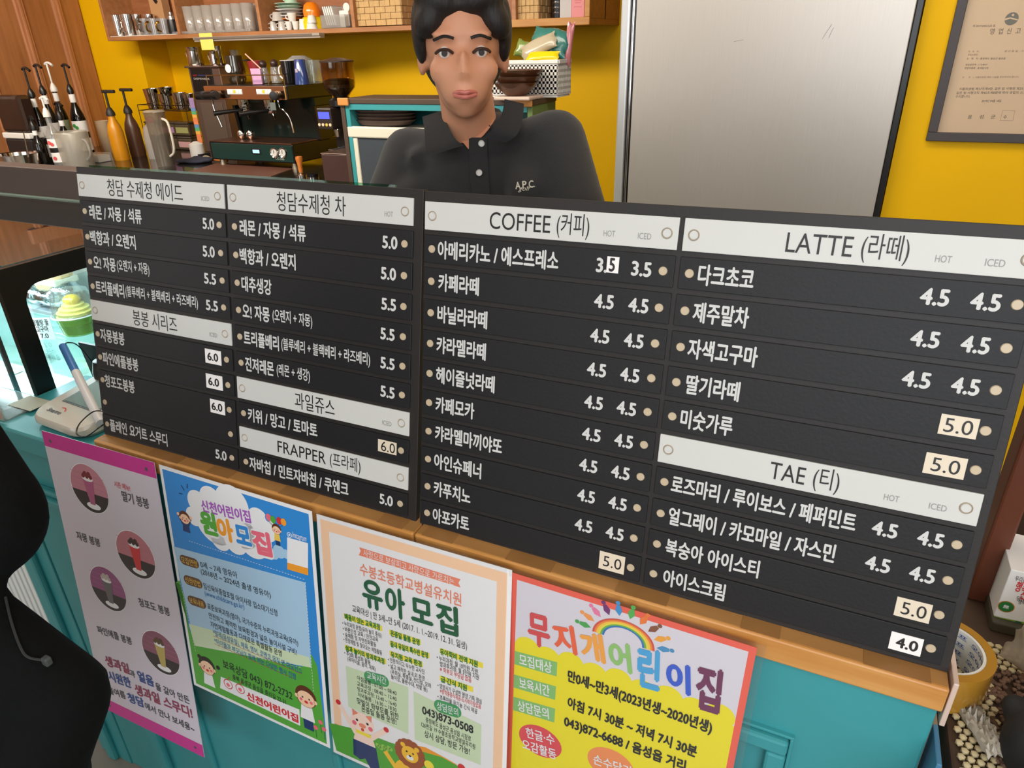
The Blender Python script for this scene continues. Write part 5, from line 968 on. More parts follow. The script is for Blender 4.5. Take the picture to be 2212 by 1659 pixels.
def pump(t, z, m, reach, up=.09, r=.012, cone=.02):
    """dispenser pump standing on a bottle neck at height z"""
    a = obj('pump', lathe([(0, z), (cone, z), (cone, z + .018), (r * .8, z + .045), (r * .45, z + .05), (r * .45, z + .05 + up), (0, z + .05 + up)], 16), m, t)
    if reach: obj('pump_spout', tube(bmesh.new(), curve_pts([(-.016, 0, z + .048 + up), (.0, 0, z + .055 + up), (reach * .5, 0, z + .054 + up), (reach, 0, z + .040 + up)], 4), r * .62, 8), m, a)
def syrup(lb, px, ptop, Y, h, body, r=.036, pm=plastic_k, reach=.05, up=.08, labelm=None, fruit=None, grp=True, neck=True):
    x = gY(px, ptop + 60, Y).x; H_ = gY(px, ptop, Y).z - ZB; h = H_ * .66; up = max(.015, H_ - h - .10); t = thing('syrup_bottle', lb, 'bottle', (x, Y, ZB), 0, 'syrup bottles on the back bar' if grp else None)
    obj('bottle_body', lathe([(0, 0), (r, 0), (r, h * .62), (r * .85, h * .70), (r * .38, h * .84), (r * .36, h), (0, h)], 22), body, t)
    if neck: obj('neck_label', lathe([(r * .40, h * .86), (r * .42, h * .87), (r * .42, h * .97), (r * .40, h * .98)], 18), paper, t)
    if labelm:
        obj('label', lathe([(r * 1.015, h * .14), (r * 1.02, h * .15), (r * 1.02, h * .58), (r * 1.015, h * .59)], 22), labelm, t)
        obj('label_band', lathe([(r * 1.03, h * .33), (r * 1.03, h * .42)], 22), plastic_k, t)
        if fruit:
            for dz, dx in ((.22, 0), (.49, .006), (.52, -.008)): obj('fruit_print', lathe([(0, .001), (.011, .001), (.011, 0)], 12, M=Matrix.Rotation(.35, 4, 'Z') @ Matrix.Translation((dx, -r * 1.03, h * dz)) @ Matrix.Rotation(PI / 2, 4, 'X')), fruit, t)
    pump(t, h, pm, reach, up)
fr_r, fr_g, fr_k = mat('fruit_red', (150, 60, 50), .5), mat('leaf_print', (60, 150, 70), .5), mat('kiwi_print', (150, 180, 80), .5)
syrup('dark syrup bottle with a black pump, leftmost of the back row by the wood wall', 63, 128, 2.80, .335, amber, labelm=paper, fruit=fr_r)
syrup('dark syrup bottle with a black pump and red fruit label, second of the back row', 88, 122, 2.93, .335, amber, labelm=paper, fruit=fr_r)
syrup('tall syrup bottle with a long white pump in the back row', 112, 118, 3.06, .32, amber, pm=plastic_w, up=.10, labelm=mat('kiwi_label', (120, 130, 100), .5), fruit=fr_k)
syrup('black syrup bottle with green mint leaves on the label and a black pump', 148, 122, 3.08, .335, amber, r=.042, labelm=paper, fruit=fr_g)
syrup('short clear bottle with a white pump standing in front of the dark syrups', 102, 192, 2.74, .27, clear_p, r=.036, pm=plastic_w, up=.05, labelm=paper, fruit=mat('berry_print', (220, 90, 90), .5), grp=False, neck=False)
syrup('dark bottle with a black pump between the clear bottle and the mint syrup', 133, 205, 2.86, .26, amber, r=.034, up=.04)
syrup('small dark bottle with a cream neck band left behind the steel pitcher', 78, 235, 2.70, .24, amber, r=.03, up=.01, reach=.02)
for lb, px, bm_, Y in (('squeeze bottle of orange sauce with a black pump', 245, mat('orange_sauce', (206, 138, 20), .3), 3.12), ('squeeze bottle of brown sauce with a black pump', 283, mat('brown_sauce', (84, 54, 36), .3), 3.28)):
    x = gY(px + 8, 300, Y).x; t = thing('sauce_bottle', lb, 'bottle', (x, Y, ZB), 0, 'sauce pump bottles'); obj('bottle_body', lathe([(0, 0), (.046, 0), (.048, .02), (.046, .165), (.037, .205), (.021, .242), (.019, .265), (0, .265)], 24), bm_, t); pump(t, .262, mat('pump_black', (40, 36, 32), .5), 0, .085, .016, .026); obj('pump_bar', bx((-.022, -.011, .262 + .13), (.082, .011, .262 + .148), .005), mat('pump_black', (40, 36, 32), .5), t)
# clear jug, frosted jug
p = gZ(340, 360, ZB); x, r, h = ctr_cup(312, 350, 247, p.y, ZB); t = thing('water_jug', 'clear water jug with a cream handle standing on the back bar before the sauces', 'jug', (x + .01, p.y, ZB)); r = .056
obj('jug_body', lathe([(0, 0), (r * .86, 0), (r * .88, .01), (r, h), (r * 1.08, h + .012), (r * 1.02, h + .012), (r * .94, h), (r * .82, .012), (0, .01)], 28), glass('jug_clear', (226, 220, 210), .08, .12, milky=.09, milkcol=(220, 212, 198)), t)
obj('water', lathe([(0, .012), (r * .8, .012), (r * .9, h * .62), (0, h * .62)], 24), glass('water_tint', (196, 190, 180), .05, .02, milky=.1), t)
obj('handle', tube(bmesh.new(), curve_pts([(r * .9, 0, h * .92), (r + .035, 0, h * .85), (r + .042, 0, h * .5), (r + .03, 0, h * .3), (r * .9, 0, h * .22)], 5), .007, 8), mat('handle_cream', (206, 198, 184), .3), t); obj('jug_lid', lathe([(0, h + .014), (r * 1.04, h + .014), (r * .9, h + .022), (0, h + .024)], 24), clear_p, t)
p = Vector((gY(325, 262, 3.25).x, 3.25, ZB)); hb = gY(325, 262, 3.25).z - ZB; t = thing('capped_bottle', 'cloudy bottle with a red cap behind the clear water jug', 'bottle', p); obj('bottle_body', lathe([(0, 0), (.06, 0), (.062, hb * .6), (.05, hb * .85), (.022, hb - .01), (0, hb - .01)], 24), glass('cloudy', (226, 214, 190), .1, .2, milky=.3), t); obj('cap', lathe([(0, hb - .01), (.022, hb - .01), (.022, hb + .024), (0, hb + .026)], 20), mat('cap_red', (190, 40, 50), .4), t)
p = gZ(178, 362, ZB); x, r, h = ctr_cup(128, 186, 284, p.y, ZB); t = thing('frosted_pitcher', 'cloudy frosted plastic pitcher standing before the syrup bottles', 'pitcher', (gY(164, 330, p.y).x, p.y, ZB)); r = sz(33, p)
obj('pitcher_body', lathe([(0, 0), (r * .9, 0), (r * .92, .01), (r, h * .95), (r * .92, h), (r * .85, h * .96), (0, .012)], 28), frost, t); obj('handle', tube(bmesh.new(), curve_pts([(r * .9, 0, h * .8), (r + .028, 0, h * .72), (r + .034, 0, h * .4), (r * .9, 0, h * .22)], 5), .006, 8), clear_p, t)
p = gZ(48, 378, ZB); t = thing('ice_bucket', 'small polished steel bucket with a swing handle at the far left of the back bar', 'bucket', p); x, r, h = ctr_cup(17, 74, 334, p.y, ZB); obj('bucket_body', lathe([(0, 0), (r * .8, 0), (r, h), (r * 1.06, h + .004), (r * .97, h), (r * .78, .004), (0, .004)], 28), chrome, t); obj('handle', tube(bmesh.new(), curve_pts([(r, 0, h * .9), (r * 1.1, 0, h + .05), (r * 1.2, 0, h + .12)], 5), .003, 6), chrome, t)
x0, x1 = gY(-12, 260, 2.62).x, gY(44, 260, 2.62).x; zt_ = gY(20, 208, 2.62).z; t = thing('ice_bin', 'smoked translucent lidded bin at the far left of the back bar', 'bin', ((x0 + x1) / 2 - .05, 2.70, ZB)); wv = (x1 - x0) / 2
obj('bin_body', bx((-wv, -.03, 0), (wv, .06, (zt_ - ZB) * .42), .012), mat('bin_black', (30, 30, 32), .4), t); obj('white_band', bx((-wv - .003, -.033, (zt_ - ZB) * .42), (wv + .003, .063, (zt_ - ZB) * .50), .006), plastic_w, t); obj('smoked_lid', bx((-wv * .95, -.028, (zt_ - ZB) * .50), (wv * .95, .058, zt_ - ZB), .02), smoke, t)
x = gY(214, 240, 3.35).x; z_ = ZB
for i in range(9):
    o = obj('paper_cup', lathe(cup_prof(.034, .044, .10), 18), mat('kraft_cup', (196, 172, 140), .7), None, (x + .004 * i * 0, 3.35, z_ + i * .013)); tag(o, 'pale paper cup, %s from the bottom of the nested stack left of the orange sauce' % ('first', 'second', 'third', 'fourth', 'fifth', 'sixth', 'seventh', 'eighth', 'ninth')[i], 'paper cup', 'nested paper cups')
p = gZ(208, 350, ZB); t = thing('napkin_box', 'low clear box of white napkins between the frosted pitcher and the orange sauce', 'box', (p.x, p.y + .02, ZB)); obj('box_body', bx((-.07, -.05, 0), (.07, .05, .05), .004), clear_p, t); obj('napkins', bx((-.06, -.04, .002), (.06, .04, .04), .003), paper, t)

# ------------------------------------------------------------------ teal shelf cabinet with trays and mini fridge
YT = 2.6; tx0, tx1 = gY(744, 222, YT).x, gY(1150, 205, YT).x; zT = gY(900, 214, YT).z; dT = .24
tc = thing('teal_cabinet', 'open teal shelf cabinet with a dark top behind the barista', 'cabinet', ((tx0 + tx1) / 2, YT, 0))
obL('side_board', bx((tx0, YT, 0), (tx0 + .022, YT + dT, zT - .02), .002), teal, tc); obL('side_board', bx((tx1 - .022, YT, 0), (tx1, YT + dT, zT - .02), .002), mat('teal_yellow_reflection', (104, 128, 74), .5), tc); obL('back_board', bx((tx0 + .022, YT + dT - .015, 0), (tx1 - .022, YT + dT, zT - .02)), teal_dk, tc)  # right side board: yellow reflections on the teal painted into its colour
obL('top_board', bx((tx0 - .012, YT - .006, zT - .02), (tx1 + .004, YT + dT, zT), .002), mat('dark_brown_board', (78, 62, 50), .5), tc); obL('front_edge', bx((tx0 + .022, YT - .002, zT - .045), (tx1 - .022, YT + .02, zT - .02), .002), teal, tc); obL('outer_board', bx((tx0 - .022, YT - .004, 0), (tx0 - .0005, YT + dT, zT - .02), .002), mat('dark_brown_board', (78, 62, 50), .5), tc)
obL('corner_block', bx((tx0 - .026, YT - .016, zT - .028), (tx0 + .03, YT - .006, zT + .003), .004), mat('orange_wood_block', (206, 140, 70), .5), tc); obL('corner_block', bx((tx1 - .09, YT - .016, zT - .024), (tx1 + .004, YT - .006, zT + .003), .004), mat('orange_wood_block', (206, 140, 70), .5), tc)
zs = gY(800, 272, YT).z; obL('shelf_board', bx((tx0 + .022, YT + .01, .50), (tx1 - .022, YT + dT - .015, .52)), teal, tc)
mx0, mx1 = gY(754, 300, YT + .005).x, gY(754, 300, YT + .005).x + .52
mf = thing('mini_fridge', 'cream framed mini fridge with a dark grey door inside the teal cabinet', 'fridge', ((mx0 + mx1) / 2, YT, .52)); crm = mat('cream_plastic', (226, 222, 204), .4)
obL('fridge_body', bx((mx0, YT + .022, .521), (mx1, YT + dT - .017, zs - .012), .004), crm, mf); obL('door_frame', frame_box := box(box(box(box(bmesh.new(), (mx0, YT + .002, .53), (mx0 + .045, YT + .021, zs - .052), .004), (mx1 - .045, YT + .002, .53), (mx1, YT + .021, zs - .052), .004), (mx0, YT - .002, zs - .050), (mx1, YT + .021, zs - .004), .006), (mx0, YT + .002, .522), (mx1, YT + .021, .56), .004), crm, mf)
obL('door_panel', bx((mx0 + .045, YT + .008, .56), (mx1 - .045, YT + .021, zs - .052)), mat('slate_grey_panel', (66, 74, 82), .35), mf)
xq = gY(813, 262, YT + .06).x; z_ = zs - .004
for i, lb in enumerate(('lowest brown oval tray of the stack on the mini fridge', 'second brown oval tray from the bottom on the mini fridge', 'third brown oval tray from the bottom on the mini fridge', 'top brown oval tray of the stack, holding crumpled paper')):
    o = obj('serving_tray', lathe([(0, 0), (.13, 0), (.165, .022), (.160, .022), (.128, .004), (0, .004)], 36, ell=(1, .55)), mat('brown_woven_plastic', (92, 74, 68), .6, bump=.4, bscale=150, stretch=(1, 1, 6)), None, (xq, YT + .115, z_ + .0135 * i)); tag(o, lb, 'tray', 'stacked brown trays')
o = link('crumpled_paper', blob([('e', (0, 0, .0), (.06, .035, .010)), ('e', (.04, .01, .006), (.04, .03, .009)), ('e', (-.05, .0, .003), (.035, .02, .010), (0, .5, 0)), ('e', (.0, -.02, .006), (.03, .02, .008), (.4, 0, 0))], .006, 1), paper, None, (xq + .02, YT + .115, z_ + .0135 * 3 + .017)); tag(o, 'crumpled white paper lying in the top brown tray', 'paper')
# perforated basket, wooden bowls, plastic packs on the cabinet top
bx1 = gY(1205, 160, YT + .12).x; bz0, bz1 = zT, gY(1180, 131, YT + .12).z
bk = thing('perforated_basket', 'white perforated plastic basket full of packets on the teal cabinet', 'basket', (bx1 - .15, YT + .12, zT + .001)); bw, bd, bh = .15, .13, bz1 - zT
holes = bmesh.new()
nx_, nz_ = 17, 5; ox = .012; dxh = (2 * bw - .02) / nx_; dzh = (bh - .028) / nz_
def slotted(bm, O, ux, nx__, dx, nz__, dz, th, uy):
    """a wall of uprights and rails that leaves real rectangular holes"""
    for i in range(nx__ + 1):
        a = O + ux * (i * dx - dx * .30); b = O + ux * (i * dx + dx * .30); c = [a, b, b + uy * th, a + uy * th]; prism_v(bm, c, .012, .012 + nz__ * dz)
    for j in range(nz__ + 1):
        a = O - ux * .006; b = O + ux * (nx__ * dx + .006); c = [a, b, b + uy * th, a + uy * th]; z_ = .012 + j * dz; prism_v(bm, c, z_ - dz * .22, z_ + dz * .22)
def prism_v(bm, c, z0, z1):
    lo = [bm.verts.new((p.x, p.y, p.z + z0)) for p in c]; hi = [bm.verts.new((p.x, p.y, p.z + z1)) for p in c]
    for i in range(4): bm.faces.new((lo[i], lo[(i + 1) % 4], hi[(i + 1) % 4], hi[i]))
    bm.faces.new(lo[::-1]); bm.faces.new(hi)
slotted(holes, Vector((-bw + .01, 0, 0)), Vector((1, 0, 0)), nx_, dxh, nz_, dzh, .002, Vector((0, 1, 0))); obj('front_wall', holes, plastic_w, bk)['kind'] = 'stuff'
h2 = bmesh.new(); slotted(h2, Vector((bw, .006, 0)), Vector((.04, 1, 0)).normalized(), 10, (bd - .01) / 10, nz_, dzh, .002, Vector((-1, 0, 0))); obj('side_wall', h2, mat('basket_shaded_side', (226, 222, 214), .4), bk)['kind'] = 'stuff'
rm = bmesh.new(); box(rm, (-bw - .004, -.004, bh - .012), (bw + .006, .004, bh + .002), .002); box(rm, (bw - .001, -.004, bh - .012), (bw + .008, bd, bh + .002), .002); box(rm, (-bw, 0, .0), (bw, bd, .006)); box(rm, (-bw, bd - .004, 0), (bw, bd, bh)); box(rm, (-bw, 0, 0), (-bw + .004, bd, bh)); obj('rim_and_floor', rm, plastic_w, bk)
ct_ = obj('dark_basket_fill', bx((bx1 - .285, YT + .135, zT + .008), (bx1 - .02, YT + .235, zT + bh * .9), .012), mat('basket_fill_dark', (84, 66, 50), .5)); tag(ct_, 'dark block added inside the white basket to darken its holes', 'packet')  # added block, its dark colour stands in for shade inside the basket
def pack(name, lb, parts, m, loc): o = link(name, blob(parts, .006, 3), m, None, loc); tag(o, lb, 'packet', 'plastic packets in the basket'); return o
film = lambda n, c: mat(n, c, .18, bump=.5, bscale=25, coat=.6)
px_m = bx1 - .15
def pk(px, py, Y): return gY(px, py, Y)
def pack2(name, lb, px, py, wpx, hpx, Y, rot, t, m, seed):
    p = gY(px, py, Y); o = obj(name, pillow(sz(wpx, p), sz(hpx, p), t, seed), m, None, p, (rot[0], rot[1], rot[2]), smooth=True); tag(o, lb, 'packet', 'plastic packets in the basket')
pack2('teal_packet', 'crinkled teal plastic packet rising at the back of the white basket', 1188, 92, 84, 58, YT + .20, (-.35, .18, 0), .045, film('teal_film', (52, 120, 112)), 1)
pack2('clear_packet', 'see-through beige packet lying on top of the white basket', 1164, 101, 82, 36, YT + .165, (-.5, -.38, .1), .04, film('beige_film', (186, 172, 146)), 2)
pack2('yellow_packet', 'shiny bright yellow packet lying at the front of the white basket', 1172, 123, 74, 24, YT + .135, (-.7, -.03, 0), .03, film('yellow_film', (236, 206, 10)), 3)
pack2('pink_packet', 'narrow pink packet drooping over the right edge of the white basket', 1229, 96, 16, 84, YT + .21, (0, .12, .5), .02, film('pink_film', (196, 120, 126)), 4)
pack2('green_packet', 'olive packet at the left of the white basket beside the head of the barista', 1130, 106, 34, 34, YT + .19, (-.3, .3, 0), .03, film('olive_film', (120, 140, 70)), 5)
bwx = gY(1135, 160, YT + .03).x
for i, lb in enumerate(('lowest dark wooden bowl of the nested stack on the teal cabinet', 'middle dark wooden bowl of the nested stack on the teal cabinet', 'topmost dark wooden bowl of the nested stack on the teal cabinet')):
    o = obj('wooden_bowl', lathe([(0, 0), (.04, 0), (.075 + .004 * i, .03), (.086 + .004 * i, .045), (.082 + .004 * i, .045), (.038, .006), (0, .006)], 32), mat('walnut_bowl', (96, 58, 36), .3, noise=.3, nscale=10, stretch=(1, 1, 6), coat=.4), None, (bwx - .008 * (2 - i) - .02, YT + .02, zT + .016 + .022 * i)); tag(o, lb, 'bowl', 'nested wooden bowls')
o = obj('pale_dish', bx((-.08, -.07, 0), (.07, .07, .013), .005), mat('pale_pink_dish', (214, 186, 170), .4), None, (bwx - .02, YT + .02, zT + .001)); tag(o, 'flat pale dish under the stack of wooden bowls', 'dish')

# ------------------------------------------------------------------ cake display case on the left
cx1, cx0, cy0, cy1, cz = -1.36, -2.62, .700, 1.20, 1.205
dc = thing('display_case', 'black framed refrigerated cake display case with lit shelves left of the counter', 'display case', ((cx0 + cx1) / 2, .95, 0))
blk = mat('case_black_metal', (30, 34, 34), .35, .3)
def rounded_frame(y0, y1, z0, z1, iy0, iy1, iz0, iz1, r, x0, x1):
    """a flat frame in a plane of constant x with a round-cornered opening"""
    bm = bmesh.new(); inner = []; outer = []
    for cy_, cz_, a0 in ((iy1 - r, iz1 - r, 0), (iy0 + r, iz1 - r, 90), (iy0 + r, iz0 + r, 180), (iy1 - r, iz0 + r, 270)):
        for k_ in range(7):
            t_ = math.radians(a0 + 15 * k_); inner.append((cy_ + r * math.cos(t_), cz_ + r * math.sin(t_)))
            q_ = (y1 if math.cos(t_) > 1e-6 else y0, z1 if math.sin(t_) > 1e-6 else z0)
            if k_ in (0, 6): q_ = {0: (y1, cz_ ) , 90: (cy_, z1), 180: (y0, cz_), 270: (cy_, z0)}[(a0 + 90 * (k_ == 6)) % 360]
            elif k_ != 3: q_ = None
            outer.append(q_)
    n = len(inner)
    for i in range(n):
        if outer[i] is None:
            lo = i - (i % 7); a = outer[lo] if i % 7 < 3 else outer[lo + 3]; b = outer[lo + 3] if i % 7 < 3 else outer[lo + 6]; f_ = ((i % 7) % 3) / 3 if i % 7 < 3 else ((i % 7) - 3) / 3
            outer[i] = (a[0] + (b[0] - a[0]) * f_, a[1] + (b[1] - a[1]) * f_)
    V = [[bm.verts.new((x, y, z)) for (y, z) in L_] for x in (x0, x1) for L_ in (inner, outer)]
    for i in range(n):
        j = (i + 1) % n
        bm.faces.new((V[0][i], V[0][j], V[1][j], V[1][i])); bm.faces.new((V[2][j], V[2][i], V[3][i], V[3][j])); bm.faces.new((V[0][j], V[0][i], V[2][i], V[2][j])); bm.faces.new((V[1][i], V[1][j], V[3][j], V[3][i]))
    bmesh.ops.recalc_face_normals(bm, faces=bm.faces); return bm
obL('end_frame', rounded_frame(cy0, cy1, .62, cz, cy0 + .038, cy1 - .03, .70, cz - .040, .035, cx1 - .012, cx1), blk, dc)
obL('end_glass', bx((cx1 - .012, cy0 + .05, .68), (cx1 - .008, cy1 - .04, cz - .05)), glass('case_glass', (236, 246, 246), .0), dc)
obL('front_glass', bx((cx0 + .05, cy0 + .006, .66), (cx1 - .02, cy0 + .010, cz - .04)), MATS['case_glass'], dc)
obL('front_rail', bx((cx0, cy0, cz - .04), (cx1 - .045, cy0 + .03, cz), .003), blk, dc)
obL('inner_bar', bx((cx1 - .105, cy0 + .014, .66), (cx1 - .095, cy0 + .022, cz - .04), .002), blk, dc)
obL('top_glass', bx((cx0, cy0 + .03, cz - .008), (cx1 - .02, cy1, cz)), glass('top_glass', (150, 160, 158), .38, .01), dc)
obL('rear_beam', bx((cx0, cy1, cz + .0), (cx1 + .32, cy1 + .06, cz + .078), .003), mat('dark_brown_beam', (82, 70, 66), .45, noise=.08, nscale=6), dc)
obL('rear_glass_edge', bx((cx0, cy1 - .004, cz - .012), (cx1 + .30, cy1 + .001, cz + .004)), mat('pale_green_edge', (150, 170, 156), .2), dc)
obL('rear_panel', bx((cx0, cy1 - .03, .62), (cx1 - .02, cy1 - .004, cz - .012)), mat('case_back_white', (214, 228, 226), .4), dc)
obL('back_rail', bx((cx0, cy1 - .045, .93), (cx1 - .021, cy1 - .030, .965), .002), blk, dc)
obL('base_cabinet', bx((cx0, cy0 + .02, .06), (cx1 - .005, cy1, .62), .003), mat('case_white_metal', (226, 230, 228), .4), dc)
gv = mat('louvre_white', (236, 240, 238), .4)
for i in range(26): obL('louvre', bx((-1.98 + i * .024, cy0 - .002, .10), (-1.966 + i * .024, cy0 + .02, .60), .001), gv, dc)
obL('lower_deck', bx((cx0 + .03, cy0 + .02, .70), (cx1 - .025, cy1 - .035, .715)), plastic_w, dc)
obL('glass_shelf', bx((cx0 + .03, cy0 + .10, .925), (cx1 - .022, cy1 - .046, .931)), glass('shelf_glass', (214, 236, 234), .10), dc)
tbm = mat('led_strip', (226, 244, 250), .5, emit=6)
for y, z in ((cy0 + .045, cz - .045), (cy0 + .11, .918)): obL('led_strip', bx((cx0 + .05, y, z), (cx1 - .05, y + .012, z + .006)), tbm, dc)
for z, e_, y in ((cz - .06, 6.5, cy0 + .2), (.91, 7.5, cy0 + .2)):
    l = bpy.data.lights.new('case_light', 'AREA'); l.shape = 'RECTANGLE'; l.size = 1.1; l.size_y = .08; l.energy = e_; l.color = (.86, .96, 1)
    o = bpy.data.objects.new('case_light', l); COL.objects.link(o); o.location = ((cx0 + cx1) / 2, y, z)
# dessert cup under a dome
def atX(px, py, X): return gX(px, py, X)
p = atX(176, 712, -1.50); zsf = .932
p = gZ(176, 716, zsf + .0); dm = thing('dessert_cup', 'clear domed cup of yellow cream dessert in the cake case', 'dessert', (p.x, p.y, zsf)); rr = sz(42, p)
obj('cup_body', lathe([(0, 0), (rr * .78, 0), (rr * .95, rr * 1.0), (rr * .92, rr * 1.0), (rr * .75, .003), (0, .003)], 28), glass('cup_green_tint', (210, 232, 190), .06, .05, milky=.2, milkcol=(190, 210, 120)), dm)
obj('green_jelly', lathe([(0, .003), (rr * .74, .003), (rr * .8, rr * .55), (0, rr * .55)], 24), mat('sponge_green', (150, 170, 90), .6), dm)
obj('custard_layer', lathe([(0, rr * .56), (rr * .8, rr * .56), (rr * .88, rr * .95), (0, rr * .98)], 24), mat('custard', (236, 226, 140), .5), dm)
obj('whipped_cream', lathe([(rr * .8, rr * 1.0), (rr * .84, rr * 1.15), (rr * .66, rr * 1.2), (rr * .7, rr * 1.32), (rr * .5, rr * 1.38), (rr * .52, rr * 1.5), (rr * .3, rr * 1.56), (0, rr * 1.58)], 24), mat('cream_yellow', (238, 222, 120), .5, bump=.3, bscale=60), dm)
obj('yellow_topping', blob([('e', (0, 0, rr * 1.72), (rr * .42, rr * .42, rr * .28)), ('e', (rr * .12, 0, rr * 1.85), (rr * .25, rr * .25, rr * .16))], .004, 2), mat('chestnut_yellow', (240, 200, 30), .3, coat=.4), dm)
obj('dome_lid', lathe([(rr * 1.06, rr * .98), (rr * 1.08, rr * 1.06), (rr * 1.0, rr * 1.1), (rr * .96, rr * 1.7), (rr * .80, rr * 2.2), (rr * .3, rr * 2.35), (0, rr * 2.36)], 32), clear, dm)
obj('dome_rim', lathe([(rr * 1.06, rr * .97), (rr * 1.12, rr * 1.0), (rr * 1.06, rr * 1.05)], 32), glass('rim_plastic', (236, 244, 242), .2, .1, milky=.5), dm)
# cake slice in foil and price tag
p = gZ(98, 690, zsf); ck = thing('cake_slice', 'pale layered cake slice in silver foil at the left of the cake case', 'cake', (p.x - .03, p.y + .07, zsf))
obj('cake_body', bx((-.055, -.03, .03), (.05, .035, .12), .022), mat('sponge_cream', (214, 196, 150), .7, noise=.2, nscale=14), ck); obj('cream_layer', bx((-.057, -.032, .065), (.052, .037, .082), .004), mat('cream_white', (240, 236, 214), .5), ck)
obj('foil', blob([('e', (0, 0, .03), (.075, .05, .03)), ('e', (.04, .0, .045), (.04, .04, .03)), ('e', (-.05, -.02, .03), (.03, .03, .03))], .007, 0), mat('silver_foil', (206, 214, 220), .2, 1.0, bump=1, bscale=50), ck)
tr_ = obj('cake_tray', bx((-.1, -.05, 0), (.12, .06, .012), .003), mat('cake_tray_silver', (210, 220, 224), .25, .7), None, (p.x - .02, p.y + .07, zsf - .0005)); tag(tr_, 'silver tray under the foil wrapped cake slice', 'tray')
ck.location.z += .012
for i, (px, py, m_, lb) in enumerate(((28, 792, mat('white_cake', (236, 232, 224), .6), 'white wrapped cake on the lower deck near the front post'), (150, 815, mat('white_cake', (236, 232, 224), .6), 'white box on the lower deck behind the front post'))):
    p = gZ(px, py, .716); p.y = min(p.y, 1.08); p.x = gY(px, py, p.y).x; o = obj('cake_box', bx((-.07, -.05, 0), (.07, .05, .045), .01), m_, None, (min(p.x, -1.46), p.y, .716)); tag(o, lb, 'cake box')
a, b, c_, d_ = (87, 683), (132, 693), (120, 737), (82, 731)
p = gZ(100, 734, zsf); pg = thing('price_tag', 'small white price tag for the sweet potato dessert standing in the cake case', 'price tag', (p.x, p.y, zsf + .001))
wv, hv = sz(42, p), sz(49, p); fw_ = Vector((-.35, -1, 0)).normalized(); yaw_ = math.atan2(fw_.x, -fw_.y)
pg.rotation_euler = (0, 0, -math.atan2(-.55, 1)); 
obj('card', bx((-wv / 2, -.001, 0), (wv / 2, .001, hv), .0003), paper, pg)
T = Print()
for s, z_, w_ in (('몽블랑 꿀', .80, .8), ('고구마', .50, .6), ('7.0', .18, .4)): T.text(s, (-wv * w_ / 2, hv * z_), (wv * w_ / 2, hv * z_), hv * .30, ink_k, 0, .02)
o = T.done('lettering', pg); o.matrix_local = Matrix.Translation((0, -.0013, 0)) @ Matrix.Rotation(PI / 2, 4, 'X')

# ------------------------------------------------------------------ card terminal with stylus on the ledge
ZL = .9575
pdx, pdy = -1.172, .694
pd = thing('signature_pad', 'white card signature pad with a grey screen on the teal ledge', 'signature pad', (pdx, pdy, ZL), math.radians(-4))
wp = mat('pad_white', (214, 208, 196), .25, coat=.4); b_ = bmesh.new()
pts = []
for cx_, cy_, a0, r in ((.052, .058, 0, .022), (-.052, .058, 90, .022), (-.048, -.052, 180, .030), (.048, -.052, 270, .030)):
    for k_ in range(6): t_ = math.radians(a0 + 18 * k_); pts.append((cx_ + r * math.cos(t_), cy_ + r * math.sin(t_)))
n = len(pts); rings = [[b_.verts.new((x * s, y * s, z + (y + .08) * tl)) for x, y in pts] for s, z, tl in ((.90, .0, 0), (1.0, .008, .0), (1.0, .016, .14), (.955, .0215, .15))]
for A_, B_ in zip(rings, rings[1:]):
    for i in range(n): f = b_.faces.new((A_[i], A_[(i + 1) % n], B_[(i + 1) % n], B_[i])); f.smooth = True
b_.faces.new(rings[0][::-1]); b_.faces.new(rings[-1])
obj('pad_body', b_, wp, pd)
tilt = math.atan(.15)
def onpad(name, bm, m, par=pd): o = obj(name, bm, m, par); o.matrix_local = Matrix.Translation((0, 0, .0215 + .08 * .15)) @ Matrix.Rotation(tilt, 4, 'X'); return o
onpad('screen_bezel', bx((-.050, -.032, -.001), (.052, .060, .0008), .0005), mat('bezel_grey', (90, 96, 96), .4)); onpad('screen', bx((-.046, -.029, .0006), (.048, .057, .0014)), mat('lcd_grey_green', (150, 170, 166), .12, coat=.6))
T = Print(); T.text('Smartro', (-.050, -.058), (-.012, -.058), .0125, mat('pad_print', (50, 50, 50), .4), .0012, .02, .25); T.arc(-.022, -.056, .0105, .0125, cm('logo_red', (220, 60, 40)), 20, 120, .0012, 10); T.text('SMT-Q100', (-.02, .068), (.015, .068), .006, mat('pad_print', (50, 50, 50), .4), .0012)
o = T.done('lettering', pd); o.matrix_local = Matrix.Translation((0, 0, .0215 + .08 * .15)) @ Matrix.Rotation(tilt, 4, 'X')
pen_b, pen_t = gZ(214, 905, ZL + .03), gY(136, 748, .74)
sy = thing('stylus', 'blue and white stylus pen standing in its holder on the signature pad', 'pen', pen_b); dv = pen_t - pen_b
obj('white_barrel', tube(bmesh.new(), [dv * -.05, dv * .62], .0075, 14), mat('pen_white', (220, 220, 222), .35), sy); obj('blue_barrel', tube(bmesh.new(), [dv * .62, dv * 1.0], .0072, 14), mat('pen_blue', (60, 120, 190), .35), sy); obj('end_ring', tube(bmesh.new(), [dv * 1.0, dv * 1.012], .0055, 14), chrome, sy)
cd = obj('stylus_cable', tube(bmesh.new(), curve_pts([pen_t + dv * .01, gY(148, 740, .75), gY(170, 748, .77), gY(205, 790, .80)], 8), .0012, 6), plastic_k); tag(cd, 'thin black cord running from the top of the stylus behind the menu board', 'cord')
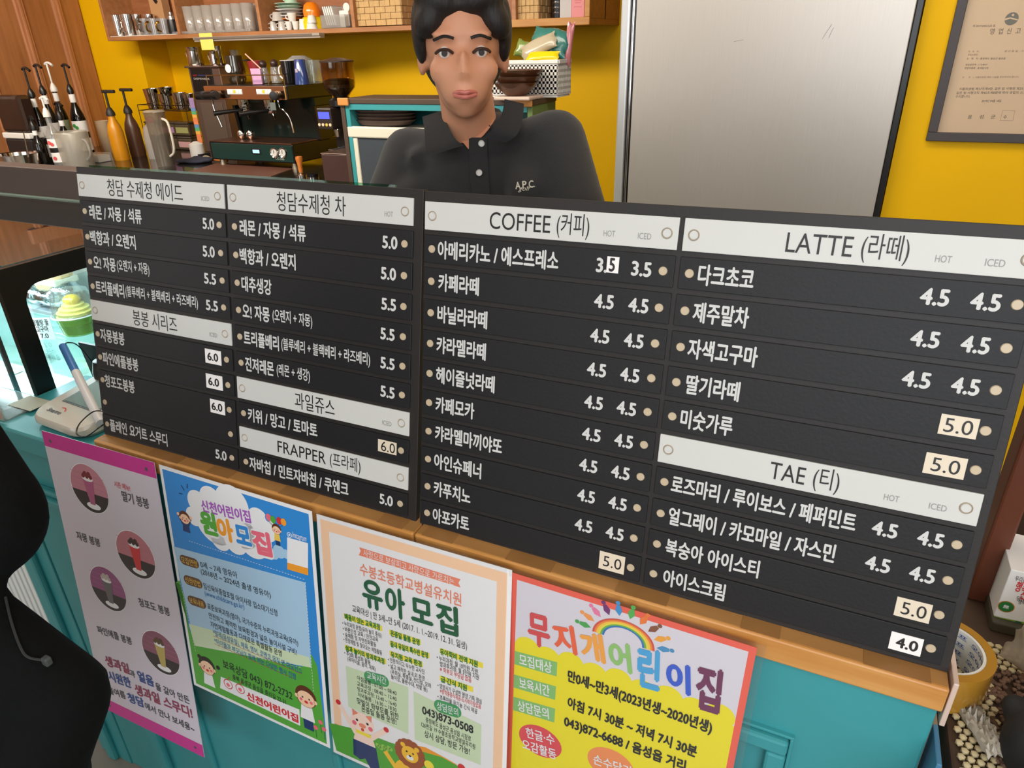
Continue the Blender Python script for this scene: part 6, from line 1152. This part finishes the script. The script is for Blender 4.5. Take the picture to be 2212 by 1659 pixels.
cd = obj('pad_cord', tube(bmesh.new(), curve_pts([gZ(222, 888, ZL + .05), gZ(200, 890, ZL + .045), gZ(172, 915, ZL + .038), gZ(166, 937, ZL + .030), gZ(185, 943, ZL + .028), gZ(212, 925, ZL + .03), gZ(226, 915, ZL + .035)], 8), .0012, 6), plastic_k); tag(cd, 'black cord looping over the screen of the signature pad', 'cord')
k0, k1 = gY(174, 737, .80), gY(200, 733, .80)
bs = bmesh.new(); prism(bs, [(0, 0), (.16, -.0), (.16, .22), (-.036, .22)], 0, .006)
o = obj('privacy_screen', bs, plastic_k, None, (k0.x + .036, .80, ZL + .001), (PI / 2, 0, 0)); o.location.z = k0.z - .22; tag(o, 'thin black screen edge showing between the signature pad and the menu board', 'panel')
p = gZ(200, 860, ZL); o = obj('black_bottle', lathe([(0, 0), (.022, 0), (.024, .05), (.018, .072), (0, .075)], 20), plastic_k, None, (p.x + .02, p.y + .03, ZL)); tag(o, 'small black bottle behind the stylus', 'bottle')
# acrylic notice holder
p = gZ(13, 912, ZL); hl = thing('acrylic_sign', 'clear acrylic holder with a pale pink sheet at the left frame edge', 'sign holder', (p.x, p.y, ZL)); top = gY(14, 693, p.y).z - ZL
obj('acrylic_sheet', bx((-.16, -.003, 0), (.0, .003, top), .002), clear, hl); obj('pink_sheet', bx((-.157, -.0005, .004), (-.004, .0005, top - .004)), mat('notice_pink', (220, 176, 160), .6), hl); obj('acrylic_foot', bx((-.16, 0.003, 0), (.0, .085, .004), .001), clear_p, hl)
p = gZ(62, 882, ZL); o = obj('note_card', bx((-.035, -.022, 0), (.03, .02, .0008)), mat('note_cream', (196, 196, 176), .6), None, (p.x - .005, p.y + .01, ZL + .0045)); tag(o, 'cream paper slip lying under the acrylic sign foot', 'paper')

# ------------------------------------------------------------------ right end: side table, tape, mat, post
ST_ = thing('side_table', 'side table under the beaded mat at the right of the counter', 'table', (.5, .72, 0)); dkw = mat('dark_table_wood', (70, 52, 40), .5)
obL('table_top', bx((.196, .44, .86), (1.0, 1.02, .892), .003), dkw, ST_)
for x, y in ((.22, .47), (.97, .47), (.22, .99), (.97, .99)): obL('leg', bx((x - .02, y - .02, 0), (x + .02, y + .02, .859), .003), dkw, ST_)
zt = .892
matb = mat('bead_cream', (206, 190, 150), .5); matc = mat('bead_brown', (120, 88, 66), .6)
bd = bmesh.new()
for i in range(26):
    for j in range(34):
        if i > 17 and j > 6 and j < 26: continue
        x, y = .205 + i * .0085 + (j % 2) * .004, .50 + j * .0085
        if y > .79: continue
        if not (i < 5 or y < .56 or y > .745): continue
        bmesh.ops.create_icosphere(bd, subdivisions=1, radius=.0042, matrix=Matrix.Translation((x, y, zt + .0035)) @ Matrix.Diagonal((1, 1, .8, 1)))
o = obj('bead_mat_border', bd, matb, smooth=True); tag(o, 'cream crocheted border of the mat on the side table', 'mat', None, 'stuff')
bd = bmesh.new()
random.seed(3)
for i in range(1500):
    x, y = random.uniform(.235, .42), random.uniform(.56, .745); bmesh.ops.create_icosphere(bd, subdivisions=1, radius=random.uniform(.002, .0036), matrix=Matrix.Translation((x, y, zt + .004)))
o = obj('bead_mat_pile', bd, mat('pile_brown', (128, 96, 76), .8, noise=.4, nscale=90), smooth=True); tag(o, 'shaggy brown pile of the mat on the side table', 'mat', None, 'stuff')
tr0 = Vector((.187, .703, zt + .003)); tp_ = thing('tape_roll', 'roll of brown packing tape with a printed white core behind the menu board corner', 'tape', tr0)
ro, ri, ht = .050, .0405, .048
obj('tape_wound', lathe([(ri, 0), (ro, 0), (ro, ht), (ri, ht)], 48), mat('packing_tape_brown', (176, 128, 44), .2, coat=.5), tp_)
obj('paper_core', lathe([(ri, .0), (ri, ht - .0005), (ri - .003, ht - .0005), (ri - .003, 0)], 48), mat('core_white', (222, 220, 212), .5), tp_)
T = Print(); 
for r_ in range(4):
    for k_ in range(4):
        T.text('오아이테프', (-.118 + k_ * .060, .006 + r_ * .0115), (-.064 + k_ * .060, .006 + r_ * .0115), .0072, mat('core_blue_print', (60, 90, 150), .5), 0, .01)
for v in T.bm.verts:
    th = v.co.x / (ri - .0035); y_ = v.co.y; v.co = Vector(((ri - .0034) * math.sin(th + .9), (ri - .0034) * math.cos(th + .9), y_))
T.done('lettering', tp_, 1)
po = obj('wooden_post', bx((.236, .86, .892), (.262, .90, 1.62), .003), mat('red_brown_post', (104, 54, 34), .4, noise=.2, nscale=6, stretch=(5, 5, .6))); tag(po, 'red brown wooden post standing on the side table right of the menu board', 'post')
bx_ = thing('snack_box', 'white snack box with red brush lettering and a green foot at the right edge', 'box', (.36, .84, zt))
p = gY(2146, 1331, .82); p2 = gY(2183, 1230, .82); zb2, zt2 = p.z, p2.z
obL('carton', bx((p.x, .82, zb2), (p.x + .16, .90, zt2 + .0), .001), paper, bx_); obL('base_tray', bx((p.x - .002, .81, zt), (p.x + .17, .91, zb2 - .0005), .002), mat('olive_tray', (66, 60, 46), .5), bx_)
T = Print(); pz = Plane((0, .8195, 0), (1, 0, 0), (0, 0, 1)); z8 = lambda x, y: pz.at(2040 + x / 6.634, 1150 + y / 6.634)
T.poly([z8(705, 1200), z8(880, 1235), z8(1141, 1285), (z8(1141, 1285)[0] + .05, z8(1141, 1285)[1]), (z8(1141, 1285)[0] + .05, zb2), (p.x, zb2)], cm('box_green', (130, 160, 50)), .0002); T.poly([z8(680, 1290), z8(760, 1330), z8(700, 1345)], cm('box_orange', (220, 150, 50)), .0004)
gx, gz = z8(885, 1065); T.disc(gx, gz, .0085, cm('badge_orange', (200, 120, 40)), z=.0004); T.disc(gx, gz, .0076, cm('badge_green', (40, 120, 60)), z=.0006); T.text('無', (gx - .003, gz), (gx + .003, gz), .006, c_wh, .0008, .02)
T.text('우리몸', z8(1015, 655), z8(1180, 690), .0085, c_tx, .0004, 0); T.text('행복한', z8(1025, 765), z8(1300, 840), .0165, c_red, .0004, .02); T.text('선물', z8(1095, 885), z8(1300, 940), .015, c_red, .0004, .02); T.text('당신의', z8(1040, 945), z8(1200, 975), .008, c_tx, .0004); T.text('행복을', z8(1060, 990), z8(1220, 1020), .008, c_tx, .0004)
for i in range(2): x_, y_ = z8(985 + i * 75, 1285); T.disc(x_, y_, .0035, c_dg, ry=.0012, z=.0006); T.line((x_, y_), (x_, y_ - .004), .0006, c_dg, .0006)
o = T.done('lettering', bx_); o.matrix_local = Matrix.Translation(-bx_.location) @ pz.M
dkb = obj('dark_carton', bx((.30, .905, .893), (.62, 1.0, 1.30), .003), mat('dark_brown_carton', (70, 44, 34), .6)); tag(dkb, 'dark brown box behind the snack box at the right edge', 'box')
# things at the right-hand corner
o = obj('acrylic_plate', bx((-.001, 0, -.055), (.004, .11, .004), .001), mat('pinkish_plate', (214, 190, 176), .3, coat=.4), None, (.1785, .600, .985)); tag(o, 'thin pale plate hooked over the right end of the counter edge', 'plate')
o = obj('blue_board', bx((0, 0, 0), (.005, .05, .905), .001), mat('steel_blue_plastic', (76, 130, 166), .4), None, (.1795, .575, .0)); tag(o, 'narrow steel blue board standing against the right end of the counter', 'board')
p = gZ(2205, 1500, zt); bg = obj('plastic_bag', pillow(.085, .12, .06, 8, 22, .10), glass('bag_film', (224, 216, 204), .2, .15, milky=.4, milkcol=(196, 184, 166)), None, (p.x + .034, p.y + .02, zt + .064), (.5, .25, .4), smooth=True); tag(bg, 'crumpled clear plastic bag on the mat at the right edge', 'bag')
p = gZ(2170, 1640, zt); bk_ = link('black_pouch', blob([('e', (0, 0, .03), (.022, .03, .035)), ('e', (.035, .01, .035), (.035, .045, .045)), ('e', (-.008, .03, .045), (.014, .014, .014)), ('e', (.02, -.05, .03), (.03, .03, .04))], .006, 1), mat('black_fabric_pouch', (26, 26, 28), .8, bump=.3, bscale=60), None, (p.x + .010, p.y - .005, zt + .002)); tag(bk_, 'black fabric pouch lying on the mat at the bottom right corner', 'pouch')
p = gZ(2108, 1610, zt); wr_ = obj('paper_wrapper', pillow(.024, .075, .012, 11, 16, .5), mat('wrapper_grey', (186, 180, 168), .5, bump=.4, bscale=40), None, (p.x + .004, p.y + .012, zt + .012), (1.35, 0, .25), smooth=True); tag(wr_, 'grey crumpled paper wrapper left of the black pouch on the mat', 'wrapper')

# ------------------------------------------------------------------ people
skin = mat('skin_tone', (214, 150, 116), .5, noise=.06, nscale=12); poly_m = mat('polo_black_pique', (36, 36, 38), .85, bump=.25, bscale=600, sheen=.15); hairm = mat('dark_hair', (26, 20, 18), .62, bump=.5, bscale=120, stretch=(1, 1, .1))
YB = 1.25
def B(px, py, Y=YB): return gY(px, py, Y)
pe = thing('person', 'person with dark tied hair in a black polo shirt behind the menu boards', 'person', (B(1030, 400).x, YB, 0))
hc = B(1000, 112, 1.20)
f2 = Vector((EYE.x - hc.x, EYE.y - hc.y, 0)).normalized(); rt = f2.cross(Vector((0, 0, 1))) * -1; upv = Vector((0, 0, 1))
def HF(x, y, z): return hc + rt * x + f2 * y + upv * z     # head frame: right of face, forward, up
yaw_h = math.atan2(rt.y, rt.x)
nk = B(1012, 300, 1.25)
Ls, Rs = B(885, 335, 1.26), B(1200, 306, 1.25); Le, Re = B(818, 540, 1.14), B(1262, 560, 1.14)
Lh, Rh = Vector((Le.x + .10, .93, .925)), Vector((Re.x - .14, .93, .925))
body = []
E_ = lambda c, r, rot=None: body.append(('e', c, r, rot or (0, 0, yaw_h)))
E_(HF(0, -.012, .028), (.074, .092, .088)); E_(HF(0, .022, -.035), (.054, .062, .074)); E_(HF(0, .050, -.088), (.022, .024, .020)); E_(HF(0, .06, -.045), (.045, .032, .05))
E_(HF(0, .086, -.014), (.008, .013, .022)); E_(HF(0, .093, -.030), (.010, .011, .009)); E_(HF(-.010, .087, -.032), (.007, .008, .006)); E_(HF(.010, .087, -.032), (.007, .008, .006))
for s in (-1, 1): E_(HF(s * .074, -.006, -.012), (.009, .018, .028)); E_(HF(s * .034, .058, -.028), (.026, .024, .026)); E_(HF(s * .028, .070, .026), (.026, .014, .009))
E_(HF(0, .087, -.060), (.020, .010, .0055)); E_(HF(0, .085, -.069), (.017, .010, .006))
body.append(('c', HF(0, -.02, -.06), nk + Vector((0, .02, -.03)), .052, .056)); body.append(('c', nk + Vector((0, .02, -.03)), Ls, .05, .045)); body.append(('c', nk + Vector((0, .02, -.03)), Rs, .05, .045))
ch = Vector((B(1035, 400).x, YB + .03, 1.25)); wst = Vector((ch.x, YB + .10, .98)); body.append(('e', ch, (.14, .09, .16))); body.append(('c', ch, wst, .10, .10))
for sh_, el, hd, s in ((Ls, Le, Lh, 1), (Rs, Re, Rh, -1)):
    body.append(('c', sh_, el, .042, .034)); wr2 = el.lerp(hd, .80); body.append(('c', el, wr2, .034, .022)); body.append(('e', hd.lerp(wr2, .25), (.040, .042, .013)))
    for i in range(4):
        k_ = (i - 1.5) * .019; L_ = (.062, .072, .068, .052)[i]; a = hd + Vector((k_, -.022, 0)); b = a + Vector((k_ * .25, -L_ * .55, .004)); c = b + Vector((k_ * .1, -L_ * .45, -.010)); body.append(('c', a, b, .0085, .0078)); body.append(('c', b, c, .0078, .0068))
    a = hd + Vector((s * .036, .012, -.002)); b = a + Vector((s * .022, -.028, 0)); body.append(('c', a, b, .0105, .009)); body.append(('c', b, b + Vector((s * .004, -.024, -.003)), .009, .008))
for s in (-1, 1):
    hip = wst + Vector((s * .085, 0, -.06)); kn = Vector((hip.x + s * .01, YB + .10, .50)); an = Vector((kn.x, YB + .14, .09)); body.append(('c', wst, hip, .10, .08)); body.append(('c', hip, kn, .078, .052)); body.append(('c', kn, an, .050, .034)); body.append(('e', an + Vector((0, -.07, -.05)), (.04, .10, .035)))
link('body', blob(body, .0072, 3), skin, pe).location = -pe.location
shp = [('c', nk + Vector((0, .035, -.055)), Ls, .058, .058), ('c', nk + Vector((0, .035, -.055)), Rs, .058, .060), ('e', ch + Vector((0, 0, .0)), (.205, .115, .19)), ('e', ch + Vector((0, .02, .07)), (.185, .10, .09)), ('c', ch + Vector((0, 0, -.02)), wst + Vector((0, 0, -.05)), .135, .13),
       ('e', ch + Vector((-.09, .02, -.15)), (.11, .11, .17)), ('e', ch + Vector((.09, .02, -.15)), (.11, .11, .17)), ('c', Ls, Ls.lerp(Le, .62), .058, .062), ('c', Rs, Rs.lerp(Re, .62), .060, .064), ('c', Ls + Vector((.06, 0, -.05)), Ls.lerp(Le, .5) + Vector((.05, 0, 0)), .06, .06), ('c', Rs + Vector((-.06, 0, -.05)), Rs.lerp(Re, .5) + Vector((-.06, 0, 0)), .06, .06), ('e', Ls.lerp(Le, .62), (.064, .06, .03)), ('e', Rs.lerp(Re, .62), (.066, .06, .03)),
       ('c', Ls + Vector((.02, -.05, -.02)), Ls.lerp(Le, .5) + Vector((.05, -.03, 0)), .02, .012), ('c', Rs + Vector((-.03, -.05, -.03)), Rs.lerp(Re, .6) + Vector((-.05, -.03, 0)), .018, .012), ('c', Ls + Vector((.05, -.055, .01)), ch + Vector((-.10, -.08, -.10)), .016, .010), ('c', Ls + Vector((.09, -.045, .0)), ch + Vector((-.06, -.09, -.16)), .014, .008)]
po_ = link('polo_shirt', blob(shp, .010, 8), poly_m, pe); po_.location = -pe.location
def proj_front(px, py, dy=0.0):
    """first surface of the shirt or body along the sight line through that point of the photograph"""
    d = ray(px, py); best = None
    for me_o in (po_,):
        inv = me_o.location + pe.location
        ok, loc, nrm, ix = me_o.ray_cast(EYE - inv, d)
        if ok and (best is None or (loc - EYE).length < (best - EYE).length): best = loc.copy()
    return best if best is not None else gY(px, py, 1.15)
bpy.context.view_layer.update()
# collar, placket, buttons and embroidery follow the cloth
def patch(pts_px, lift, th):
    P_ = []; c3 = [proj_front(*q) for q in pts_px]; n_ = Vector((EYE.x - ch.x, EYE.y - ch.y, .15)).normalized()
    bm = bmesh.new(); lo = [bm.verts.new(p + n_ * lift) for p in c3]; hi = [bm.verts.new(p + n_ * (lift + th)) for p in c3]; m = len(lo)
    for i in range(m): bm.faces.new((lo[i], lo[(i + 1) % m], hi[(i + 1) % m], hi[i]))
    bm.faces.new(lo[::-1]); bm.faces.new(hi); return bm
def body_part(name, bm, m, par=pe, sub=0):
    o = obj(name, bm, m, par); o.location = -pe.location if par is pe else (0, 0, 0); return o
# open neck: skin wedge lies over the shirt front
nkw = [(968, 262), (1012, 270), (1068, 258), (1058, 276), (1045, 292), (1012, 322), (1002, 310), (985, 296)]
neck_patch = patch(nkw, .002, .003); body_part('neckline_skin', neck_patch, skin)
def strip3(name, L1, L2, lift, th, m, n=1):
    """cloth strip between two polylines of photograph points"""
    A_ = [proj_front(*q) for q in L1]; B_ = [proj_front(*q) for q in L2]; n_ = Vector((EYE.x - ch.x, EYE.y - ch.y, .15)).normalized(); bm = bmesh.new()
    V = [[bm.verts.new(p + n_ * (lift + k)) for p in R_] for k in (0, th) for R_ in (A_, B_)]; c = len(A_)
    for i in range(c - 1):
        bm.faces.new((V[2][i], V[2][i + 1], V[3][i + 1], V[3][i])); bm.faces.new((V[0][i + 1], V[0][i], V[1][i], V[1][i + 1])); bm.faces.new((V[0][i], V[0][i + 1], V[2][i + 1], V[2][i])); bm.faces.new((V[1][i + 1], V[1][i], V[3][i], V[3][i + 1]))
    bm.faces.new((V[0][0], V[2][0], V[3][0], V[1][0])); bm.faces.new((V[0][-1], V[1][-1], V[3][-1], V[2][-1])); bmesh.ops.recalc_face_normals(bm, faces=bm.faces)
    return body_part(name, bm, m)
col_m = mat('polo_collar', (32, 32, 34), .9, bump=.2, bscale=500)
def leaf(I_, O_, th=.006, n=8):
    """one collar leaf: smooth cloth between an inner and an outer line of (px, py, depth) points, kept clear of the shirt"""
    def line(Q):
        Q = curve_pts([gY(a, b, y) for a, b, y in Q], n); return Q
    A_, B_ = line(I_), line(O_); m = min(len(A_), len(B_)); bm = bmesh.new(); G = []; K = 6
    for i in range(m):
        for k in range(K + 1):
            p = A_[i].lerp(B_[i], k / K); d = (p - EYE); ok, loc, nr, ix = po_.ray_cast(EYE - Vector((0, 0, 0)), d.normalized())
            lim = (loc - EYE).length - .007 if ok else 9
            if d.length > lim: p = EYE + d.normalized() * lim
            G.append(p)
    for it in range(6):      # relax the depth only, towards the viewer
        H = [((g - EYE).length) for g in G]
        for i in range(m):
            for k in range(K + 1):
                nb = [H[x * (K + 1) + y] for x, y in ((i - 1, k), (i + 1, k), (i, k - 1), (i, k + 1)) if 0 <= x < m and 0 <= y <= K]
                t_ = min(H[i * (K + 1) + k], sum(nb) / len(nb)); G[i * (K + 1) + k] = EYE + (G[i * (K + 1) + k] - EYE).normalized() * t_
    F_ = [bm.verts.new(g) for g in G]; Bk = [bm.verts.new(g + (g - EYE).normalized() * th) for g in G]; w_ = K + 1
    for i in range(m - 1):
        for k in range(K):
            q = (i * w_ + k, i * w_ + k + 1, (i + 1) * w_ + k + 1, (i + 1) * w_ + k)
            for V, fl in ((F_, 0), (Bk, 1)):
                f = bm.faces.new([V[x] for x in (q[::-1] if fl else q)]); f.smooth = True
    edge = [k for k in range(w_)] + [i * w_ + K for i in range(1, m)] + [(m - 1) * w_ + k for k in range(K - 1, -1, -1)] + [i * w_ for i in range(m - 2, 0, -1)]
    for x, y in zip(edge, edge[1:] + edge[:1]): bm.faces.new((F_[x], F_[y], Bk[y], Bk[x]))
    bmesh.ops.recalc_face_normals(bm, faces=bm.faces)
    return body_part('collar', bm, col_m)
leaf([(958, 238, 1.235), (966, 268, 1.19), (984, 300, 1.155), (1002, 314, 1.145)], [(912, 252, 1.245), (917, 282, 1.20), (919, 318, 1.17), (922, 338, 1.16)])
leaf([(1090, 214, 1.235), (1084, 246, 1.19), (1066, 276, 1.155), (1046, 297, 1.145)], [(1132, 224, 1.245), (1128, 262, 1.20), (1116, 292, 1.17), (1092, 308, 1.16)])
bnd = []
for k_ in range(17):
    th = math.radians(50 + 260 * k_ / 16); bnd.append(nk + Vector((math.sin(th) * .070, .02 - math.cos(th) * .066, .030 - .018 * abs(math.sin(th)) + (.012 if 6 < k_ < 10 else 0))))
body_part('collar_band', tube(bmesh.new(), bnd, .013, 10), col_m)
strip3('placket', [(1013, 297), (1013, 330), (1018, 420), (1020, 470)], [(1052, 297), (1053, 330), (1058, 420), (1060, 470)], .002, .004, poly_m)
for i, q_ in enumerate(((1040, 310), (1035, 373))):
    c3 = proj_front(*q_); n_ = (EYE - c3).normalized(); Mx = Matrix.Translation(c3 + n_ * .007) @ n_.to_track_quat('Z', 'Y').to_matrix().to_4x4(); b_ = body_part('button', lathe([(0, 0), (.0058, 0), (.0062, .001), (.0058, .0024), (.004, .0018), (0, .0018)], 20, M=Mx), mat('pearl_button', (206, 202, 196), .25), pe)
c3 = proj_front(1134, 402); n_ = (EYE - c3).normalized(); n_.z *= .4; n_.normalize(); xr_ = Vector((0, 0, 1)).cross(n_).normalized(); ur = n_.cross(xr_); Pe = Plane(c3 + n_ * .008, xr_, ur)
T = Print(); thr = mat('cream_thread', (222, 214, 196), .7); zz = lambda x, y: Pe.at(x, y)
for s, a, b, s_ in (('A.', (1113, 401), (1127, 400), .017), ('P.', (1128, 399), (1141, 398), .017), ('C.', (1142, 398), (1156, 397), .017)): T.text(s, zz(*a), zz(*b), s_, thr, .0, .03)
T.text('golf', zz(1119, 409), zz(1148, 408), .011, thr, .0004, -.002, .5)
o = T.done('embroidery', pe); o.matrix_local = Matrix.Translation(-pe.location) @ Pe.M
# face details and hair
for s in (-1, 1):
    e_ = obj('eye', lathe([(.0100 * math.sin(k * PI / 10), .0100 * math.cos(k * PI / 10)) for k in range(11)], 16, M=Matrix.Translation(HF(s * .031, .0695, .000)) @ f2.to_track_quat('Z', 'Y').to_matrix().to_4x4()), porc_w, pe); e_.location = -pe.location
    i_ = obj('iris', lathe([(0, .0008), (.0052, .0004), (.0052, 0)], 16, M=Matrix.Translation(HF(s * .031, .0803, -.0010)) @ f2.to_track_quat('Z', 'Y').to_matrix().to_4x4()), mat('iris_dark', (34, 20, 14), .6), e_)
    lid = tube(bmesh.new(), curve_pts([HF(s * .017, .076, -.001), HF(s * .024, .0810, .0038), HF(s * .032, .0805, .0048), HF(s * .041, .075, .0028), HF(s * .046, .069, -.001)], 5), .0026, 6); o = obj('eyelid', lid, mat('lash_dark', (60, 36, 28), .6), pe); o.location = -pe.location
    br2 = tube(bmesh.new(), curve_pts([HF(s * .014, .086, .021), HF(s * .030, .084, .0245), HF(s * .048, .072, .019)], 5), .0024, 6); o = obj('eyebrow', br2, hairm, pe); o.location = -pe.location
lp = bmesh.new(); tube(lp, curve_pts([HF(-.019, .084, -.062), HF(-.008, .0965, -.0605), HF(0, .0975, -.0615), HF(.008, .0965, -.0605), HF(.019, .084, -.062)], 5), .0034, 8); tube(lp, curve_pts([HF(-.018, .087, -.0655), HF(0, .0975, -.0685), HF(.018, .087, -.0655)], 5), .0040, 8); o = obj('lips', lp, mat('lip_rose', (196, 112, 100), .4), pe, smooth=True); o.location = -pe.location
hr = [('e', HF(0, -.035, .050), (.084, .088, .082), (0, 0, yaw_h)), ('e', HF(0, -.06, .0), (.078, .062, .085), (0, 0, yaw_h)), ('e', HF(-.034, .040, .078), (.048, .045, .030), (0, .35, yaw_h)), ('e', HF(.030, .042, .080), (.050, .045, .030), (0, -.30, yaw_h)), ('e', HF(-.052, .052, .052), (.026, .028, .034), (0, .5, yaw_h)), ('e', HF(.056, .050, .050), (.024, .028, .036), (0, -.5, yaw_h)), ('e', HF(-.072, .005, .035), (.016, .035, .055), (0, 0, yaw_h)), ('e', HF(.072, .005, .035), (.016, .035, .055), (0, 0, yaw_h)), ('e', HF(0, -.125, .045), (.035, .035, .038)), ('e', HF(0, -.11, -.03), (.03, .03, .06))]
o = link('hair', blob(hr, .006, 3), hairm, pe); o.location = -pe.location
trp = []
for s in (-1, 1): hip = wst + Vector((s * .085, 0, -.06)); kn = Vector((hip.x + s * .01, YB + .10, .50)); an = Vector((kn.x, YB + .14, .13)); trp += [('c', wst + Vector((0, 0, -.02)), hip, .112, .092), ('c', hip, kn, .09, .064), ('c', kn, an, .062, .052)]
o = link('trousers', blob(trp, .018, 2), mat('dark_trousers', (34, 36, 42), .8), pe); o.location = -pe.location
shs = [q for s in (-1, 1) for q in (('e', Vector((wst.x + s * .095, YB + .06, .045)), (.05, .125, .045)),)]
for q in shs: o = link('shoe', blob([q], .010, 2), plastic_k, pe); o.location = -pe.location

# customer in a black padded jacket, mostly outside the picture on the left
jk = mat('black_jacket_fabric', (13, 14, 15), .9, spec=.15, noise=.2, nscale=60, bump=.3, bscale=90)
cs = thing('person', 'person in a black padded jacket seen from the side at the left edge', 'person', (-.92, .12, 0))
def C3(px, py, t): return EYE + ray(px, py) * t
sh1 = Vector((-.95, .17, 1.36)); el1 = C3(-41, 1110, .72); hn1 = Vector((-.93, .36, 1.02))
jp = [('c', sh1, C3(-125, 965, .72), .08, .058), ('c', C3(-125, 965, .72), el1, .058, .060), ('e', el1 + Vector((0, 0, -.004)), (.060, .060, .070)), ('c', el1, hn1, .060, .052),
      ('e', (-.98, .12, 1.22), (.20, .15, .24)), ('e', (-.96, .14, 1.0), (.20, .17, .18)), ('c', C3(-40, 1368, .72), C3(132, 1512, .72), .046, .050), ('c', C3(132, 1512, .72), C3(50, 1690, .72), .050, .058), ('c', C3(-30, 1460, .74), C3(10, 1720, .74), .066, .085), ('c', C3(-110, 1440, .76), C3(-80, 1700, .76), .09, .12), ('c', (-1.0, .12, 1.2), (-.96, .12, .84), .17, .19), ('c', (-.96, .12, 1.38), (-.95, .13, 1.45), .09, .07)]
o = link('jacket', blob(jp, .013, 4), jk, cs); o.location = -cs.location
o.ray_cast  # cord and toggle hang on the jacket hem
bpy.context.view_layer.update()
def onj(px, py):
    inv = Vector((0, 0, 0)); ok, loc, n, ix = o.ray_cast(EYE, ray(px, py)); return (loc - ray(px, py).normalized() * .003) if ok else C3(px, py, .66)
jo = o
cdp = [onj(*q) for q in ((12, 1290), (25, 1345), (45, 1400), (62, 1420), (92, 1426))]
c_ = obj('drawcord', tube(bmesh.new(), curve_pts(cdp, 6), .0013, 6), mat('cord_charcoal', (40, 42, 42), .8), cs); c_.location = -cs.location
q_ = onj(102, 1427); c_ = obj('cord_toggle', bx(q_ - Vector((.0045, .004, .005)), q_ + Vector((.0045, .003, .005)), .002), mat('toggle_grey', (66, 70, 70), .5), cs); c_.location = -cs.location
cb = [('e', (-1.02, .14, 1.60), (.078, .09, .11)), ('c', (-1.02, .13, 1.54), (-.98, .13, 1.42), .05, .055), ('c', sh1, el1, .045, .04), ('c', el1, hn1, .038, .026), ('e', hn1, (.03, .045, .02)), ('c', (-.98, .12, 1.4), (-.96, .12, .95), .10, .12), ('e', (-1.02, .235, 1.585), (.012, .02, .02))]
cb += [('c', sh1, (-.98, .12, 1.36), .05, .08)]
for i in range(4): a = hn1 + Vector((-.02 + i * .014, .04, 0)); cb.append(('c', a, a + Vector((-.01, .035, -.02)), .008, .007))
cb.append(('c', hn1 + Vector((.025, .0, 0)), hn1 + Vector((.03, .04, -.005)), .009, .008))
for s in (-1, 1): cb += [('c', (-.96 + s * .04, .12, .95), (-.98 + s * .09, .13, .50), .085, .055), ('c', (-.98 + s * .09, .13, .50), (-.98 + s * .09, .10, .09), .05, .035), ('e', (-.98 + s * .09, .16, .04), (.04, .11, .035))]
o = link('body', blob(cb, .014, 2), skin, cs); o.location = -cs.location
o = link('hair', blob([('e', (-1.02, .11, 1.63), (.088, .095, .10)), ('e', (-1.02, .08, 1.58), (.085, .07, .10))], .01, 2), hairm, cs); o.location = -cs.location
o = link('trousers', blob([q for s in (-1, 1) for q in (('c', (-.96 + s * .04, .12, .92), (-.98 + s * .09, .13, .50), .10, .068), ('c', (-.98 + s * .09, .13, .50), (-.98 + s * .09, .10, .12), .064, .055))], .012, 3), mat('dark_trousers', (34, 36, 42), .8), cs); o.location = -cs.location
